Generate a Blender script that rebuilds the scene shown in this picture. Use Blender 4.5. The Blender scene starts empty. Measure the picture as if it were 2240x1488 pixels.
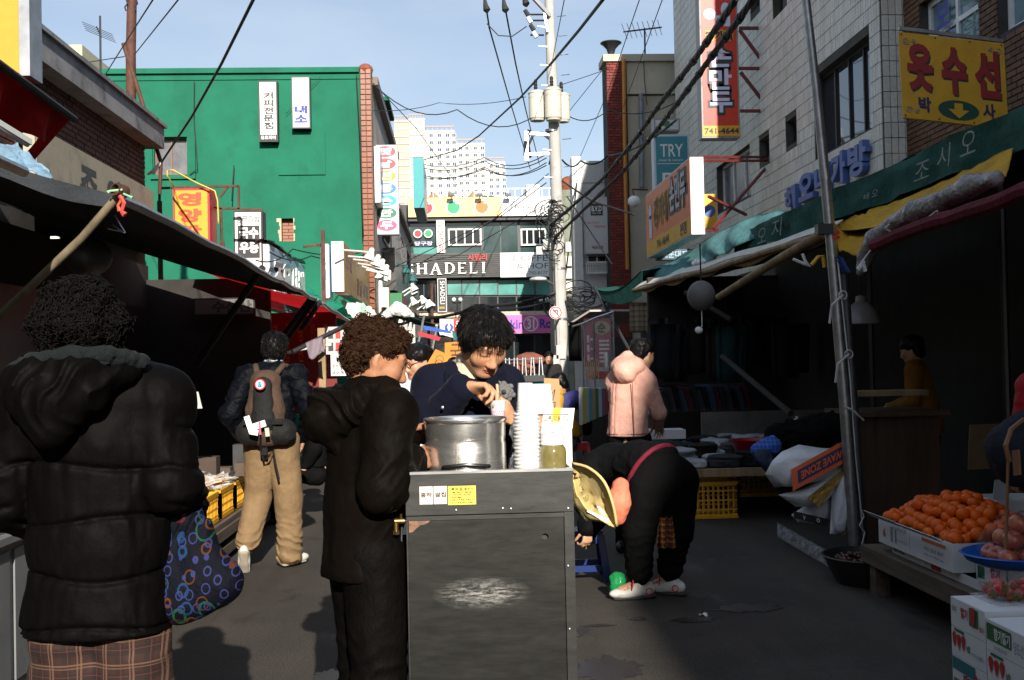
import bpy,bmesh,math,random
import numpy as np
from mathutils import Vector,Matrix
import openvdb
random.seed(5);RNG=np.random.RandomState(5)
sc=bpy.context.scene
COL=sc.collection
R=math.radians
# -- camera, sky, sun, exposure
CAM_H=1.48
FPX=2400.0
cam_d=bpy.data.cameras.new('camera');cam=bpy.data.objects.new('camera',cam_d);COL.objects.link(cam)
cam_d.sensor_width=36.0;cam_d.lens=36.0*FPX/2240.0
cam_d.clip_start=0.05;cam_d.clip_end=3000.0
YAW=math.atan(121/FPX);PITCH=math.atan(43.5/FPX);ROLL=R(1.2)
fw=Vector((math.sin(YAW)*math.cos(PITCH),math.cos(YAW)*math.cos(PITCH),math.sin(PITCH)))
r0=Vector((math.cos(YAW),-math.sin(YAW),0));u0=r0.cross(fw)
rt=r0*math.cos(ROLL)-u0*math.sin(ROLL);up=r0*math.sin(ROLL)+u0*math.cos(ROLL)
M3=Matrix((rt,up,-fw)).transposed()
cam.matrix_world=Matrix.Translation((0,0,CAM_H))@M3.to_4x4()
sc.camera=cam
cam_d.dof.use_dof=False
SUN_EL,SUN_AZ=25.0,8.5
world=bpy.data.worlds.new('World');sc.world=world;world.use_nodes=True
nt=world.node_tree;nt.nodes.clear()
wo=nt.nodes.new('ShaderNodeOutputWorld');bg=nt.nodes.new('ShaderNodeBackground')
sky=nt.nodes.new('ShaderNodeTexSky');sky.sky_type='NISHITA';sky.sun_disc=False
sky.sun_elevation=R(SUN_EL);sky.sun_rotation=R(180-SUN_AZ)
sky.air_density=1.0;sky.dust_density=0.6;sky.ozone_density=1.6
tc=nt.nodes.new('ShaderNodeTexCoord');mp=nt.nodes.new('ShaderNodeMapping');mp.inputs['Scale'].default_value=(1.5,1.5,5.0)
cl=nt.nodes.new('ShaderNodeTexNoise');cl.inputs['Scale'].default_value=2.2;cl.inputs['Detail'].default_value=7;cl.inputs['Roughness'].default_value=.55
cr=nt.nodes.new('ShaderNodeValToRGB');cr.color_ramp.elements[0].position=.3;cr.color_ramp.elements[1].position=.78
cr.color_ramp.elements[0].color=(.22,.22,.22,1);cr.color_ramp.elements[1].color=(.7,.7,.7,1)
mx=nt.nodes.new('ShaderNodeMix');mx.data_type='RGBA'
mx.inputs['B'].default_value=(5.4,6.1,7.1,1)
nt.links.new(tc.outputs['Generated'],mp.inputs['Vector']);nt.links.new(mp.outputs['Vector'],cl.inputs['Vector'])
nt.links.new(cl.outputs['Fac'],cr.inputs['Fac']);nt.links.new(cr.outputs['Color'],mx.inputs['Factor'])
nt.links.new(sky.outputs['Color'],mx.inputs['A']);nt.links.new(mx.outputs['Result'],bg.inputs['Color'])
bg.inputs['Strength'].default_value=0.084
nt.links.new(bg.outputs['Background'],wo.inputs['Surface'])
sun_d=bpy.data.lights.new('sun','SUN');sun_o=bpy.data.objects.new('sun',sun_d);COL.objects.link(sun_o)
sun_d.energy=5.0;sun_d.angle=R(0.5);sun_d.color=(1.0,.93,.82)
tosun=Vector((math.sin(R(SUN_AZ))*math.cos(R(SUN_EL)),-math.cos(R(SUN_AZ))*math.cos(R(SUN_EL)),math.sin(R(SUN_EL))))
sun_o.rotation_euler=tosun.to_track_quat('Z','Y').to_euler();sun_o.location=tosun*60
sc.view_settings.view_transform='Standard';sc.view_settings.look='None'
sc.view_settings.exposure=0.66;sc.view_settings.gamma=1.0;sc.view_settings.use_curve_mapping=False
sc.render.engine='CYCLES'
sc.cycles.use_denoising=True
sc.cycles.max_bounces=6;sc.cycles.diffuse_bounces=2;sc.cycles.glossy_bounces=3;sc.cycles.transmission_bounces=4;sc.cycles.transparent_max_bounces=10
sc.cycles.caustics_reflective=False;sc.cycles.caustics_refractive=False
# -- placing: where a sight line meets a plane of the place
EYE=Vector((0,0,CAM_H))
def ray(px,py):
 return(fw*FPX+rt*(px-1120.0)-up*(py-744.0)).normalized()
def at(px,py,Y):
 d=ray(px,py);return EYE+d*(Y/d.y)
def atx(px,py,X):
 d=ray(px,py);return EYE+d*(X/d.x)
def gr(px,py,z=0.0):
 d=ray(px,py);return EYE+d*((z-CAM_H)/d.z)
def topx(p):
 q=Vector(p)-EYE;z=q.dot(fw)
 if z<.05:return(-9999,-9999,.05)
 return(1120+FPX*q.dot(rt)/z,744-FPX*q.dot(up)/z,z)
# -- noise
_NR=np.random.RandomState(11).rand(32,32,32).astype(np.float32)
def vn(x,y,z):
 xi=np.floor(x).astype(np.int32);yi=np.floor(y).astype(np.int32);zi=np.floor(z).astype(np.int32)
 fx=x-xi;fy=y-yi;fz=z-zi
 fx=fx*fx*(3-2*fx);fy=fy*fy*(3-2*fy);fz=fz*fz*(3-2*fz)
 a=xi&31;b=yi&31;c=zi&31;a1=(a+1)&31;b1=(b+1)&31;c1=(c+1)&31
 def L(p,q,t):return p+(q-p)*t
 return L(L(L(_NR[a,b,c],_NR[a1,b,c],fx),L(_NR[a,b1,c],_NR[a1,b1,c],fx),fy),L(L(_NR[a,b,c1],_NR[a1,b,c1],fx),L(_NR[a,b1,c1],_NR[a1,b1,c1],fx),fy),fz)-.5
def fbm(x,y,z,o=3):
 s=0;a=1.
 for i in range(o):
  s=s+a*vn(x*2**i+7.3*i,y*2**i,z*2**i);a*=.5
 return s
# -- materials
def _nodes(m):
 m.use_nodes=True
 return m.node_tree,m.node_tree.nodes['Principled BSDF']
def N(t,kind,**kw):
 n=t.nodes.new(kind)
 for k,v in kw.items():
  if k in n.inputs:n.inputs[k].default_value=v
  else:setattr(n,k,v)
 return n
def noise(t,scale,detail=4,rough=.55,vec=None,stretch=None,out='Fac'):
 c=t.nodes.new('ShaderNodeTexCoord');n=N(t,'ShaderNodeTexNoise',Scale=scale,Detail=detail,Roughness=rough)
 src=vec or c.outputs['Object']
 if stretch:
  m=t.nodes.new('ShaderNodeMapping');m.inputs['Scale'].default_value=stretch
  t.links.new(src,m.inputs['Vector']);src=m.outputs['Vector']
 t.links.new(src,n.inputs['Vector'])
 return n.outputs[out]
def ramp(t,src,stops):
 r=t.nodes.new('ShaderNodeValToRGB');e=r.color_ramp.elements
 while len(e)<len(stops):e.new(.5)
 for i,(p,c)in enumerate(stops):
  e[i].position=p;e[i].color=(*c,1)if len(c)==3 else c
 t.links.new(src,r.inputs['Fac']);return r.outputs['Color']
def mixc(t,fac,a,b,mode='MIX'):
 m=t.nodes.new('ShaderNodeMix');m.data_type='RGBA';m.blend_type=mode
 for s,v in(('Factor',fac),('A',a),('B',b)):
  i=m.inputs[0]if s=='Factor' else m.inputs[6 if s=='A' else 7]
  if isinstance(v,(int,float)):i.default_value=v
  elif isinstance(v,tuple):i.default_value=(*v,1)if len(v)==3 else v
  else:t.links.new(v,i)
 return m.outputs[2]
def bumpn(t,b,src,strength,dist=.01):
 n=t.nodes.new('ShaderNodeBump');n.inputs['Strength'].default_value=strength;n.inputs['Distance'].default_value=dist
 t.links.new(src,n.inputs['Height']);t.links.new(n.outputs['Normal'],b.inputs['Normal'])
def gray(v):return(v,v,v)
_MC={}
def mat(name,col,rough=.6,metal=0.,var=.25,vs=6.,dirt=None,ds=3.,dirt_lo=.55,bump=0.,bs=60.,bd=.004,stretch=None,spec=.5,sheen=0,alpha=None,trans=0,emit=None,coat=0,rvar=0,subs=0):
 if name in _MC:return _MC[name]
 m=bpy.data.materials.new(name);t,b=_nodes(m)
 c1=tuple(min(1,x*(1+var))for x in col);c0=tuple(x*(1-var)for x in col)
 src=noise(t,vs,5,.6,stretch=stretch)
 c=ramp(t,src,[(.3,c0),(.7,c1)])
 if dirt:
  d=noise(t,ds,6,.7,stretch=stretch)
  c=mixc(t,ramp(t,d,[(dirt_lo,gray(0)),(min(.99,dirt_lo+.2),gray(1))]),c,dirt)
 t.links.new(c,b.inputs['Base Color'])
 b.inputs['Roughness'].default_value=rough;b.inputs['Metallic'].default_value=metal
 b.inputs['Specular IOR Level'].default_value=spec
 if rvar:
  t.links.new(ramp(t,noise(t,vs*1.7,5),[(.3,gray(max(0,rough-rvar))),(.7,gray(min(1,rough+rvar)))]),b.inputs['Roughness'])
 if bump:bumpn(t,b,noise(t,bs,5,.6,stretch=stretch),bump,bd)
 if sheen:b.inputs['Sheen Weight'].default_value=sheen;b.inputs['Sheen Roughness'].default_value=.5
 if alpha is not None:b.inputs['Alpha'].default_value=alpha
 if trans:b.inputs['Transmission Weight'].default_value=trans
 if coat:b.inputs['Coat Weight'].default_value=coat;b.inputs['Coat Roughness'].default_value=.1
 if subs:b.inputs['Subsurface Weight'].default_value=subs;b.inputs['Subsurface Radius'].default_value=(.012,.005,.003);b.inputs['Subsurface Scale'].default_value=1.0
 if emit:b.inputs['Emission Color'].default_value=(*emit[0],1);b.inputs['Emission Strength'].default_value=emit[1]
 _MC[name]=m;return m
def paint(name,col,**k):
 k.setdefault('rough',.5);k.setdefault('var',.06);k.setdefault('vs',9);return mat(name,col,**k)
# -- mesh building
def V(p):return Vector(p)
class MB:
 def __init__(s):s.v=[];s.f=[]
 def add(s,vs,fs):
  o=len(s.v);s.v+=[tuple(p)for p in vs];s.f+=[tuple(i+o for i in f)for f in fs];return s
 def poly(s,pts):return s.add(pts,[tuple(range(len(pts)))])
 def box(s,lo,hi):
  x0,y0,z0=lo;x1,y1,z1=hi
  return s.add([(x0,y0,z0),(x1,y0,z0),(x1,y1,z0),(x0,y1,z0),(x0,y0,z1),(x1,y0,z1),(x1,y1,z1),(x0,y1,z1)],[(0,3,2,1),(4,5,6,7),(0,1,5,4),(1,2,6,5),(2,3,7,6),(3,0,4,7)])
 def hexa(s,o,U,W,D):
  o,U,W,D=V(o),V(U),V(W),V(D)
  p=[o,o+U,o+U+D,o+D];p+=[q+W for q in p]
  f=[(0,3,2,1),(4,5,6,7),(0,1,5,4),(1,2,6,5),(2,3,7,6),(3,0,4,7)]
  if U.cross(D).dot(W)<0:f=[tuple(reversed(q))for q in f]
  return s.add(p,f)
 def bar(s,a,b,w,h=None,upv=(0,0,1)):
  a,b=V(a),V(b);h=h or w;d=(b-a).normalized();u=V(upv)
  if abs(d.dot(u))>.95:u=V((1,0,0))
  x=d.cross(u).normalized();z=x.cross(d)
  return s.hexa(a-x*w/2-z*h/2,x*w,z*h,b-a)
 def tube(s,pts,r,n=8,cap=True):
  pts=[V(p)for p in pts];m=len(pts)
  rs=[r]*m if isinstance(r,(int,float))else r
  o=len(s.v);t0=(pts[1]-pts[0]).normalized();ref=V((0,0,1))if abs(t0.z)<.9 else V((1,0,0))
  x=t0.cross(ref).normalized()
  for i,p in enumerate(pts):
   t=(pts[min(i+1,m-1)]-pts[max(i-1,0)])
   if t.length<1e-9:t=t0
   t=t.normalized();x=(x-t*x.dot(t))
   x=x.normalized()if x.length>1e-6 else t.orthogonal().normalized()
   y=t.cross(x)
   for k in range(n):
    a=2*math.pi*k/n;s.v.append(tuple(p+(x*math.cos(a)+y*math.sin(a))*rs[i]))
  for i in range(m-1):
   for k in range(n):
    a=o+i*n+k;b=o+i*n+(k+1)%n;s.f.append((a,b,b+n,a+n))
  if cap:
   s.f.append(tuple(o+k for k in reversed(range(n))));s.f.append(tuple(o+(m-1)*n+k for k in range(n)))
  return s
 def lathe(s,c,prof,n=24,ax=(0,0,1),sx=1.,sy=1.,close=True):
  c=V(c);z=V(ax).normalized();x=z.orthogonal().normalized()if abs(z.z)<.99 else V((1,0,0));y=z.cross(x)
  o=len(s.v);m=len(prof)
  for r,h in prof:
   for k in range(n):
    a=2*math.pi*k/n;s.v.append(tuple(c+x*(math.cos(a)*r*sx)+y*(math.sin(a)*r*sy)+z*h))
  for i in range(m-1):
   for k in range(n):
    a=o+i*n+k;b=o+i*n+(k+1)%n;s.f.append((a,b,b+n,a+n))
  if close:
   s.f.append(tuple(o+k for k in reversed(range(n))));s.f.append(tuple(o+(m-1)*n+k for k in range(n)))
  return s
 def ell(s,c,r,n=12,m=8,jit=0):
  c=V(c);o=len(s.v)
  for i in range(m+1):
   t=math.pi*i/m
   for k in range(n):
    a=2*math.pi*k/n;j=1+random.uniform(-jit,jit)
    s.v.append((c.x+r[0]*j*math.sin(t)*math.cos(a),c.y+r[1]*j*math.sin(t)*math.sin(a),c.z+r[2]*j*math.cos(t)))
  for i in range(m):
   for k in range(n):
    a=o+i*n+k;b=o+i*n+(k+1)%n;s.f.append((a,a+n,b+n,b))
  return s
 def prism(s,pts,d):
  pts=[V(p)for p in pts];d=V(d);n=len(pts)
  fs=[tuple(range(n)),tuple(reversed(range(n,2*n)))]+[(i,n+i,n+(i+1)%n,(i+1)%n)for i in range(n)]
  return s.add(pts+[p+d for p in pts],fs)
 def sheet(s,fn,nu,nv,th=0.0):
  """surface fn(u, v); with thickness th it gets a second skin and edges"""
  P=[[V(fn(i/nu,j/nv))for j in range(nv+1)]for i in range(nu+1)]
  o=len(s.v);w=nv+1
  nr=[]
  for i in range(nu+1):
   for j in range(w):
    a=P[min(i+1,nu)][j]-P[max(i-1,0)][j];b=P[i][min(j+1,nv)]-P[i][max(j-1,0)]
    nr.append(a.cross(b).normalized()if a.cross(b).length>1e-9 else V((0,0,1)))
    s.v.append(tuple(P[i][j]))
  for i in range(nu):
   for j in range(nv):
    a=o+i*w+j;s.f.append((a,a+w,a+w+1,a+1))
  if th:
   k=(nu+1)*w
   for i in range(nu+1):
    for j in range(w):s.v.append(tuple(P[i][j]-nr[i*w+j]*th))
   for i in range(nu):
    for j in range(nv):
     a=o+k+i*w+j;s.f.append((a,a+1,a+w+1,a+w))
   for i in range(nu):
    for j in(0,nv):
     a=o+i*w+j;s.f.append((a,a+w,a+w+k,a+k))
   for j in range(nv):
    for i in(0,nu):
     a=o+i*w+j;s.f.append((a,a+1,a+1+k,a+k))
  return s
 def build(s,name,m,parent=None,smooth=False,shift=None):
  off=V(shift)if shift is not None else(parent_loc(parent)if parent is not None else V((0,0,0)))
  me=bpy.data.meshes.new(name)
  if off.length_squared:vs=[(p[0]-off.x,p[1]-off.y,p[2]-off.z)for p in s.v]
  else:vs=s.v
  me.from_pydata(vs,[],s.f);me.materials.append(m)
  if smooth:
   me.polygons.foreach_set('use_smooth',[True]*len(me.polygons))
   if smooth!='all':me.set_sharp_from_angle(angle=R(40))
  o=bpy.data.objects.new(name,me);COL.objects.link(o)
  if parent is not None:o.parent=parent
  return o
def parent_loc(p):
 l=V((0,0,0))
 while p is not None:l+=p.location;p=p.parent
 return l
def tag(o,label=None,cat=None,group=None,kind=None):
 if label:o['label']=label
 if cat:o['category']=cat
 if group:o['group']=group
 if kind:o['kind']=kind
 return o
def thing(name,label,cat,loc=(0,0,0),group=None):
 o=bpy.data.objects.new(name,None);COL.objects.link(o);o.location=loc;o.empty_display_size=.1
 return tag(o,label,cat,group)
def solo(name,mb,m,label,cat,group=None,smooth=False):
 """a thing that is one mesh; its origin at the middle of its base"""
 a=np.array(mb.v);lo,hi=a.min(0),a.max(0);c=V(((lo[0]+hi[0])/2,(lo[1]+hi[1])/2,lo[2]))
 o=mb.build(name,m,None,smooth,shift=c);o.location=c
 return tag(o,label,cat,group)
def struct(name,mb,m,smooth=False):
 o=mb.build(name,m,None,smooth);o['kind']='structure';return o
def box(lo,hi):return MB().box(lo,hi)
def kids(o):return[c for c in COL.objects if c.parent==o]
def dup(root,loc,label=None,rz=None):
 r=root.copy();COL.objects.link(r);r.location=loc
 if rz is not None:r.rotation_euler.z=rz
 if label:r['label']=label
 for ch in root.children:
  c=ch.copy();COL.objects.link(c);c.parent=r
  for g in ch.children:
   d=g.copy();COL.objects.link(d);d.parent=c
 return r
# -- lettering
_TC={}
def glyphs(txt,bold=0.0,extr=0.0,shear=0.0):
 k=(txt,bold,extr,shear)
 if k not in _TC:
  cu=bpy.data.curves.new('lettering_curve','FONT');cu.body=txt;cu.offset=bold;cu.resolution_u=3;cu.extrude=extr;cu.shear=shear
  o=bpy.data.objects.new('lettering_curve',cu);COL.objects.link(o)
  dg=bpy.context.evaluated_depsgraph_get();me=bpy.data.meshes.new_from_object(o.evaluated_get(dg))
  a=np.array([v.co[:]for v in me.vertices])if len(me.vertices)else np.zeros((1,3));fs=[tuple(p.vertices)for p in me.polygons]
  lo,hi=a.min(0),a.max(0);a[:,:2]=(a[:,:2]-lo[:2])/np.maximum(hi[:2]-lo[:2],1e-6)
  bpy.data.objects.remove(o);bpy.data.curves.remove(cu);bpy.data.meshes.remove(me)
  _TC[k]=(a,fs)
 return _TC[k]
def write(mb,txt,o,U,W,rect=(0,0,1,1),bold=.02,vert=False,lift=.004,extr=0,shear=0,gap=.1):
 """set txt on the frame o, U (width), W (height), inside rect given in fractions"""
 o,U,W=V(o),V(U),V(W);n=U.cross(W).normalized()
 u0,v0,u1,v1=rect
 if vert:
  ch=[c for c in txt if c!=' '];k=len(ch);h=(v1-v0)/k
  for i,c in enumerate(ch):
   write(mb,c,o,U,W,(u0,v1-(i+1)*h+h*gap/2,u1,v1-i*h-h*gap/2),bold,False,lift,extr,shear)
  return mb
 a,fs=glyphs(txt,bold,1.0 if extr else 0.0,shear)
 pts=[o+U*(u0+(u1-u0)*p[0])+W*(v0+(v1-v0)*p[1])+n*(lift+(extr*(p[2]+1)/2 if extr else 0))for p in a]
 return mb.add(pts,fs)
def quad_on(mb,o,U,W,rect,lift=.003):
 o,U,W=V(o),V(U),V(W);n=U.cross(W).normalized()*lift;u0,v0,u1,v1=rect
 return mb.poly([o+U*u0+W*v0+n,o+U*u1+W*v0+n,o+U*u1+W*v1+n,o+U*u0+W*v1+n])
def disc_on(mb,o,U,W,c,r,lift=.004,n=28,asp=None):
 o,U,W=V(o),V(U),V(W);nn=U.cross(W).normalized()*lift
 rx=r if not isinstance(r,tuple)else r[0];ry=r*U.length/W.length if not isinstance(r,tuple)else r[1]
 return mb.poly([o+U*(c[0]+rx*math.cos(2*math.pi*k/n))+W*(c[1]+ry*math.sin(2*math.pi*k/n))+nn for k in range(n)])
def ring_on(mb,o,U,W,c,r,w,lift=.004,n=28):
 o,U,W=V(o),V(U),V(W);nn=U.cross(W).normalized()*lift;q=U.length/W.length
 pt=lambda rr,k:o+U*(c[0]+rr*math.cos(2*math.pi*k/n))+W*(c[1]+rr*q*math.sin(2*math.pi*k/n))+nn
 for k in range(n):mb.poly([pt(r,k),pt(r+w,k),pt(r+w,k+1),pt(r,k+1)])
 return mb
PAPER=paint('white_paper',(.78,.77,.75),rough=.7)
WHITE=paint('white_paint',(.8,.8,.78));BLACK=paint('black_paint',(.02,.02,.022));INK=paint('ink',(.03,.03,.03))
RED=paint('red_paint',(.55,.03,.025));YEL=paint('yellow_paint',(.75,.42,.03));DKMETAL=paint('dark_metal',(.06,.06,.065),rough=.4,metal=.6)
ALU=mat('aluminium',(.5,.51,.53),rough=.35,metal=.9,var=.1);RUST=mat('rusty_steel',(.085,.032,.019),rough=.75,var=.5,vs=12,dirt=(.035,.018,.012),bump=.3)
PIPE=mat('steel_pipe',(.34,.35,.36),rough=.38,metal=.85,var=.25,vs=14,dirt=(.16,.1,.06),dirt_lo=.62,bump=.15)
def sign(name,label,o,U,W,depth,face,frame,texts=(),border=.03,group=None,cat='sign',fname='frame',lift=.0):
 """a light box: frame shell, face panel 4 mm proud, lettering parts proud of it"""
 o,U,W=V(o),V(U),V(W);n=U.cross(W).normalized()
 t=thing(name,label,cat,o+U/2-n*depth/2,group)
 MB().hexa(o-n*depth,U,W,n*depth).build(fname,frame,t)
 b=border
 MB().hexa(o+U.normalized()*b+W.normalized()*b+n*.001,U-U.normalized()*2*b,W-W.normalized()*2*b,n*.004).build('face_panel',face,t)
 for tx in texts:
  s,rect,m=tx[:3];kw=tx[3]if len(tx)>3 else{}
  mb=MB();kw=dict(kw);kw['lift']=kw.get('lift',.004)+.005
  write(mb,s,o,U,W,rect,**kw);mb.build('lettering',m,t)
 return t
# -- walls of bricks or tiles: the 300 that show largest are parts, the rest one joined part
def tile_wall(parent,name,rest,o,U,W,tw,th,gap,dep,m,holes=(),stagger=False,mats2=None,jit=.003,nmax=300,only_view=True):
 o,U,W=V(o),V(U),V(W);n=U.cross(W).normalized();ul,wl=U.length,W.length;ud,wd=U/ul,W/wl
 nu,nw=max(1,round(ul/tw)),max(1,round(wl/th));cw,ch=ul/nu,wl/nw
 me=bpy.data.meshes.new(name);g=gap/2
 def shape(w,d):
  e=min(.004,gap*.6);q=MB()
  a=[(-w/2,-(ch/2-g)),(w/2,-(ch/2-g)),(w/2,ch/2-g),(-w/2,ch/2-g)]
  b=[(x*(1-e/(w/2)),y*(1-e/(ch/2)))for x,y in a]
  p=[ud*x+wd*y for x,y in a]+[ud*x+wd*y+n*(d-e*.5)for x,y in a]+[ud*x+wd*y+n*d for x,y in b]
  return p,[(i,(i+1)%4,4+(i+1)%4,4+i)for i in range(4)]+[(4+i,4+(i+1)%4,8+(i+1)%4,8+i)for i in range(4)]+[(8,9,10,11)]
 pv,pf=shape(cw-gap,dep);me.from_pydata([tuple(p)for p in pv],[],pf);me.materials.append(m)
 cells=[]
 for j in range(nw):
  sh=.5 if(stagger and j%2)else 0.
  for i in range(nu+(1 if sh else 0)):
   u0,u1=max(0,(i-sh)*cw),min(ul,(i+1-sh)*cw);v0,v1=j*ch,(j+1)*ch
   if any(u1>h[0]and u0<h[1]and v1>h[2]and v0<h[3]for h in holes):
# shorten pieces that only touch an opening from the side
    hit=[h for h in holes if u1>h[0]and u0<h[1]and v1>h[2]+ch*.3 and v0<h[3]-ch*.3]
    if hit:
     h=hit[0]
     if u0<h[0]-gap*2:u1=h[0]
     elif u1>h[1]+gap*2:u0=h[1]
     else:continue
   if u1-u0<gap*2.5:continue
   c=o+ud*(u0+u1)/2+wd*(v0+v1)/2
   x,y,z=topx(c);vis=-10<x<2250 and-10<y<1500
   cells.append((z if vis else 1e6+z,c,u1-u0,abs(u1-u0-cw)<1e-5))
 cells.sort(key=lambda q:q[0]);cnt=0;mb=MB();base=parent_loc(parent)
 for z,c,w,full in cells:
  jj=n*random.uniform(-jit,jit)
  if full and cnt<nmax and z<1e6:
   ob=bpy.data.objects.new(name,me);COL.objects.link(ob);ob.parent=parent;ob.location=c-base+jj;cnt+=1
  else:
   p,f=shape(max(w-gap,.004),dep);mb.add([q+c+jj for q in p],f)
 if mb.v:
  ob=mb.build(rest,m,parent);ob['kind']='stuff'
def var_mat(name,cols,rough=.7,scale=1.,bump=.2,bs=80,dirt=None,spec=.3):
 """a material whose colour differs from object to object (random per brick) and with fine grain"""
 m=bpy.data.materials.new(name);t,b=_nodes(m)
 oi=t.nodes.new('ShaderNodeObjectInfo');geo=t.nodes.new('ShaderNodeNewGeometry')
 add=N(t,'ShaderNodeMath',operation='ADD');fr=N(t,'ShaderNodeMath',operation='FRACT')
 t.links.new(oi.outputs['Random'],add.inputs[0]);t.links.new(geo.outputs['Random Per Island'],add.inputs[1]);t.links.new(add.outputs[0],fr.inputs[0])
 c=ramp(t,fr.outputs[0],[(i/max(1,len(cols)-1),q)for i,q in enumerate(cols)])
 c=mixc(t,.35,c,mixc(t,1.,c,ramp(t,noise(t,30,5,.7,vec=geo.outputs['Position']),[(.3,gray(.45)),(.7,gray(1.3))]),'MULTIPLY'))
 if dirt:c=mixc(t,ramp(t,noise(t,1.1,6,.7,vec=geo.outputs['Position'],stretch=(1,1,.35)),[(.5,gray(0)),(.75,gray(.75))]),c,dirt)
 t.links.new(c,b.inputs['Base Color']);b.inputs['Roughness'].default_value=rough;b.inputs['Specular IOR Level'].default_value=spec
 if bump:bumpn(t,b,noise(t,bs,4,.6,vec=geo.outputs['Position']),bump,.003)
 return m
def cable(name,pts,r,m,label,cat='cable',sag=0.0,n=10,group=None,ns=5):
 pts=[V(p)for p in pts];out=[]
 for a,b in zip(pts[:-1],pts[1:]):
  for i in range(n):
   t=i/n;p=a.lerp(b,t);p.z-=sag*4*t*(1-t);out.append(p)
 out.append(pts[-1])
 return solo(name,MB().tube(out,r,ns),m,label,cat,group,smooth='all')
# -- helpers for walls
def rc(px0,py0,px1,py1,Y):
 c=at((px0+px1)/2,(py0+py1)/2,Y);k=Y/FPX;w,h=(px1-px0)*k,(py1-py0)*k
 return V((c.x-w/2,Y,c.z-h/2)),V((w,0,0)),V((0,0,h))
def fr(px0,px1,ptop,pbot,X,ref=None):
 """rectangle on the street-parallel plane x = X; px0 is its left edge in the picture"""
 a=atx(px0,(ptop+pbot)/2,X);b=atx(px1,(ptop+pbot)/2,X)
 r=px1 if ref is None else ref
 t=atx(r,ptop,X).z;o=atx(r,pbot,X).z
 return V((X,a.y,o)),V((0,b.y-a.y,0)),V((0,0,t-o))
def holed(mb,o,U,W,holes,th):
 o,U,W=V(o),V(U),V(W);n=U.cross(W).normalized();ul,wl=U.length,W.length;ud,wd=U/ul,W/wl
 us=sorted({0,ul,*[min(max(h[i],0),ul)for h in holes for i in(0,1)]});ws=sorted({0,wl,*[min(max(h[i],0),wl)for h in holes for i in(2,3)]})
 for i in range(len(us)-1):
  for j in range(len(ws)-1):
   cu,cw=(us[i]+us[i+1])/2,(ws[j]+ws[j+1])/2
   if any(h[0]<cu<h[1]and h[2]<cw<h[3]for h in holes):continue
   mb.hexa(o+ud*us[i]+wd*ws[j]-n*th,ud*(us[i+1]-us[i]),wd*(ws[j+1]-ws[j]),n*th)
 return mb
def window(parent,o,U,W,fm,pm,split=1,fw_=.05,dep=.06,rows=1,name='window',back=.03):
 """frame of real bars with a pane set back in it"""
 o,U,W=V(o),V(U),V(W);n=U.cross(W).normalized();ud,wd=U.normalized(),W.normalized();m=MB()
 m.hexa(o-n*dep,U,wd*fw_,n*dep);m.hexa(o+W-wd*fw_-n*dep,U,wd*fw_,n*dep)
 hh=W-wd*2*fw_
 m.hexa(o+wd*fw_-n*dep,ud*fw_,hh,n*dep);m.hexa(o+U-ud*fw_+wd*fw_-n*dep,ud*fw_,hh,n*dep)
 for k in range(1,split):m.hexa(o+U*(k/split)-ud*fw_*.4+wd*fw_-n*(dep-.004),ud*fw_*.8,hh,n*(dep-.008))
 for k in range(1,rows):m.hexa(o+ud*fw_+W*(k/rows)-wd*fw_*.4-n*(dep-.006),U-ud*2*fw_,wd*fw_*.8,n*(dep-.014))
 f=m.build(name,fm,parent)
 MB().hexa(o+ud*fw_*.5+wd*fw_*.5-n*(back+.012),U-ud*fw_,W-wd*fw_,n*.008).build('pane',pm,f)
 return f
GLASS_DK=mat('dark_window_glass',(.012,.016,.018),rough=.06,var=.3,spec=.8)
GLASS_TEAL=mat('teal_window_glass',(.1,.3,.27),rough=.12,var=.35,vs=.8,spec=.7)
GLASS_MID=mat('grey_teal_window_glass',(.035,.065,.065),rough=.08,var=.4,vs=.7,spec=.8)
GLASS_GR=mat('dusty_grey_window_glass',(.14,.14,.15),rough=.25,var=.3,vs=3,spec=.6)
# -- ground
def asphalt():
 m=bpy.data.materials.new('worn_asphalt');t,b=_nodes(m)
 g=t.nodes.new('ShaderNodeNewGeometry');p=g.outputs['Position']
 base=ramp(t,noise(t,.9,6,.65,vec=p),[(.3,(.027,.023,.0195)),(.7,(.054,.045,.037))])
 sp=ramp(t,noise(t,110,4,.85,vec=p),[(.35,gray(.25)),(.5,gray(.95)),(.64,gray(2.5))])
 base=mixc(t,.9,base,sp,'MULTIPLY')
 vo=N(t,'ShaderNodeTexVoronoi',Scale=.9);vo.feature='DISTANCE_TO_EDGE';wv_=noise(t,2.5,5,.6,vec=p,out='Color');t.links.new(mixc(t,.22,p,wv_),vo.inputs['Vector'])
 base=mixc(t,ramp(t,vo.outputs['Distance'],[(.0,gray(.45)),(.007,gray(0))]),base,(.018,.016,.015))
 st=ramp(t,noise(t,1.7,7,.72,vec=p,stretch=(1,.55,1)),[(.56,gray(0)),(.63,gray(.8))])
 base=mixc(t,st,base,(.022,.02,.019))
 tr=ramp(t,noise(t,.5,5,.6,vec=p,stretch=(3,.35,1)),[(.5,gray(0)),(.72,gray(.5))])
 base=mixc(t,tr,base,(.095,.08,.066))
 t.links.new(base,b.inputs['Base Color'])
 t.links.new(ramp(t,st,[(0,gray(.88)),(1,gray(.55))]),b.inputs['Roughness'])
 b.inputs['Specular IOR Level'].default_value=.3
 bumpn(t,b,noise(t,150,4,.7,vec=p),.55,.004)
 return m
ASPH=asphalt()
struct('ground',MB().poly([(-1500,-1500,0),(1500,-1500,0),(1500,2200,0),(-1500,2200,0)]),ASPH)
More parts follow.
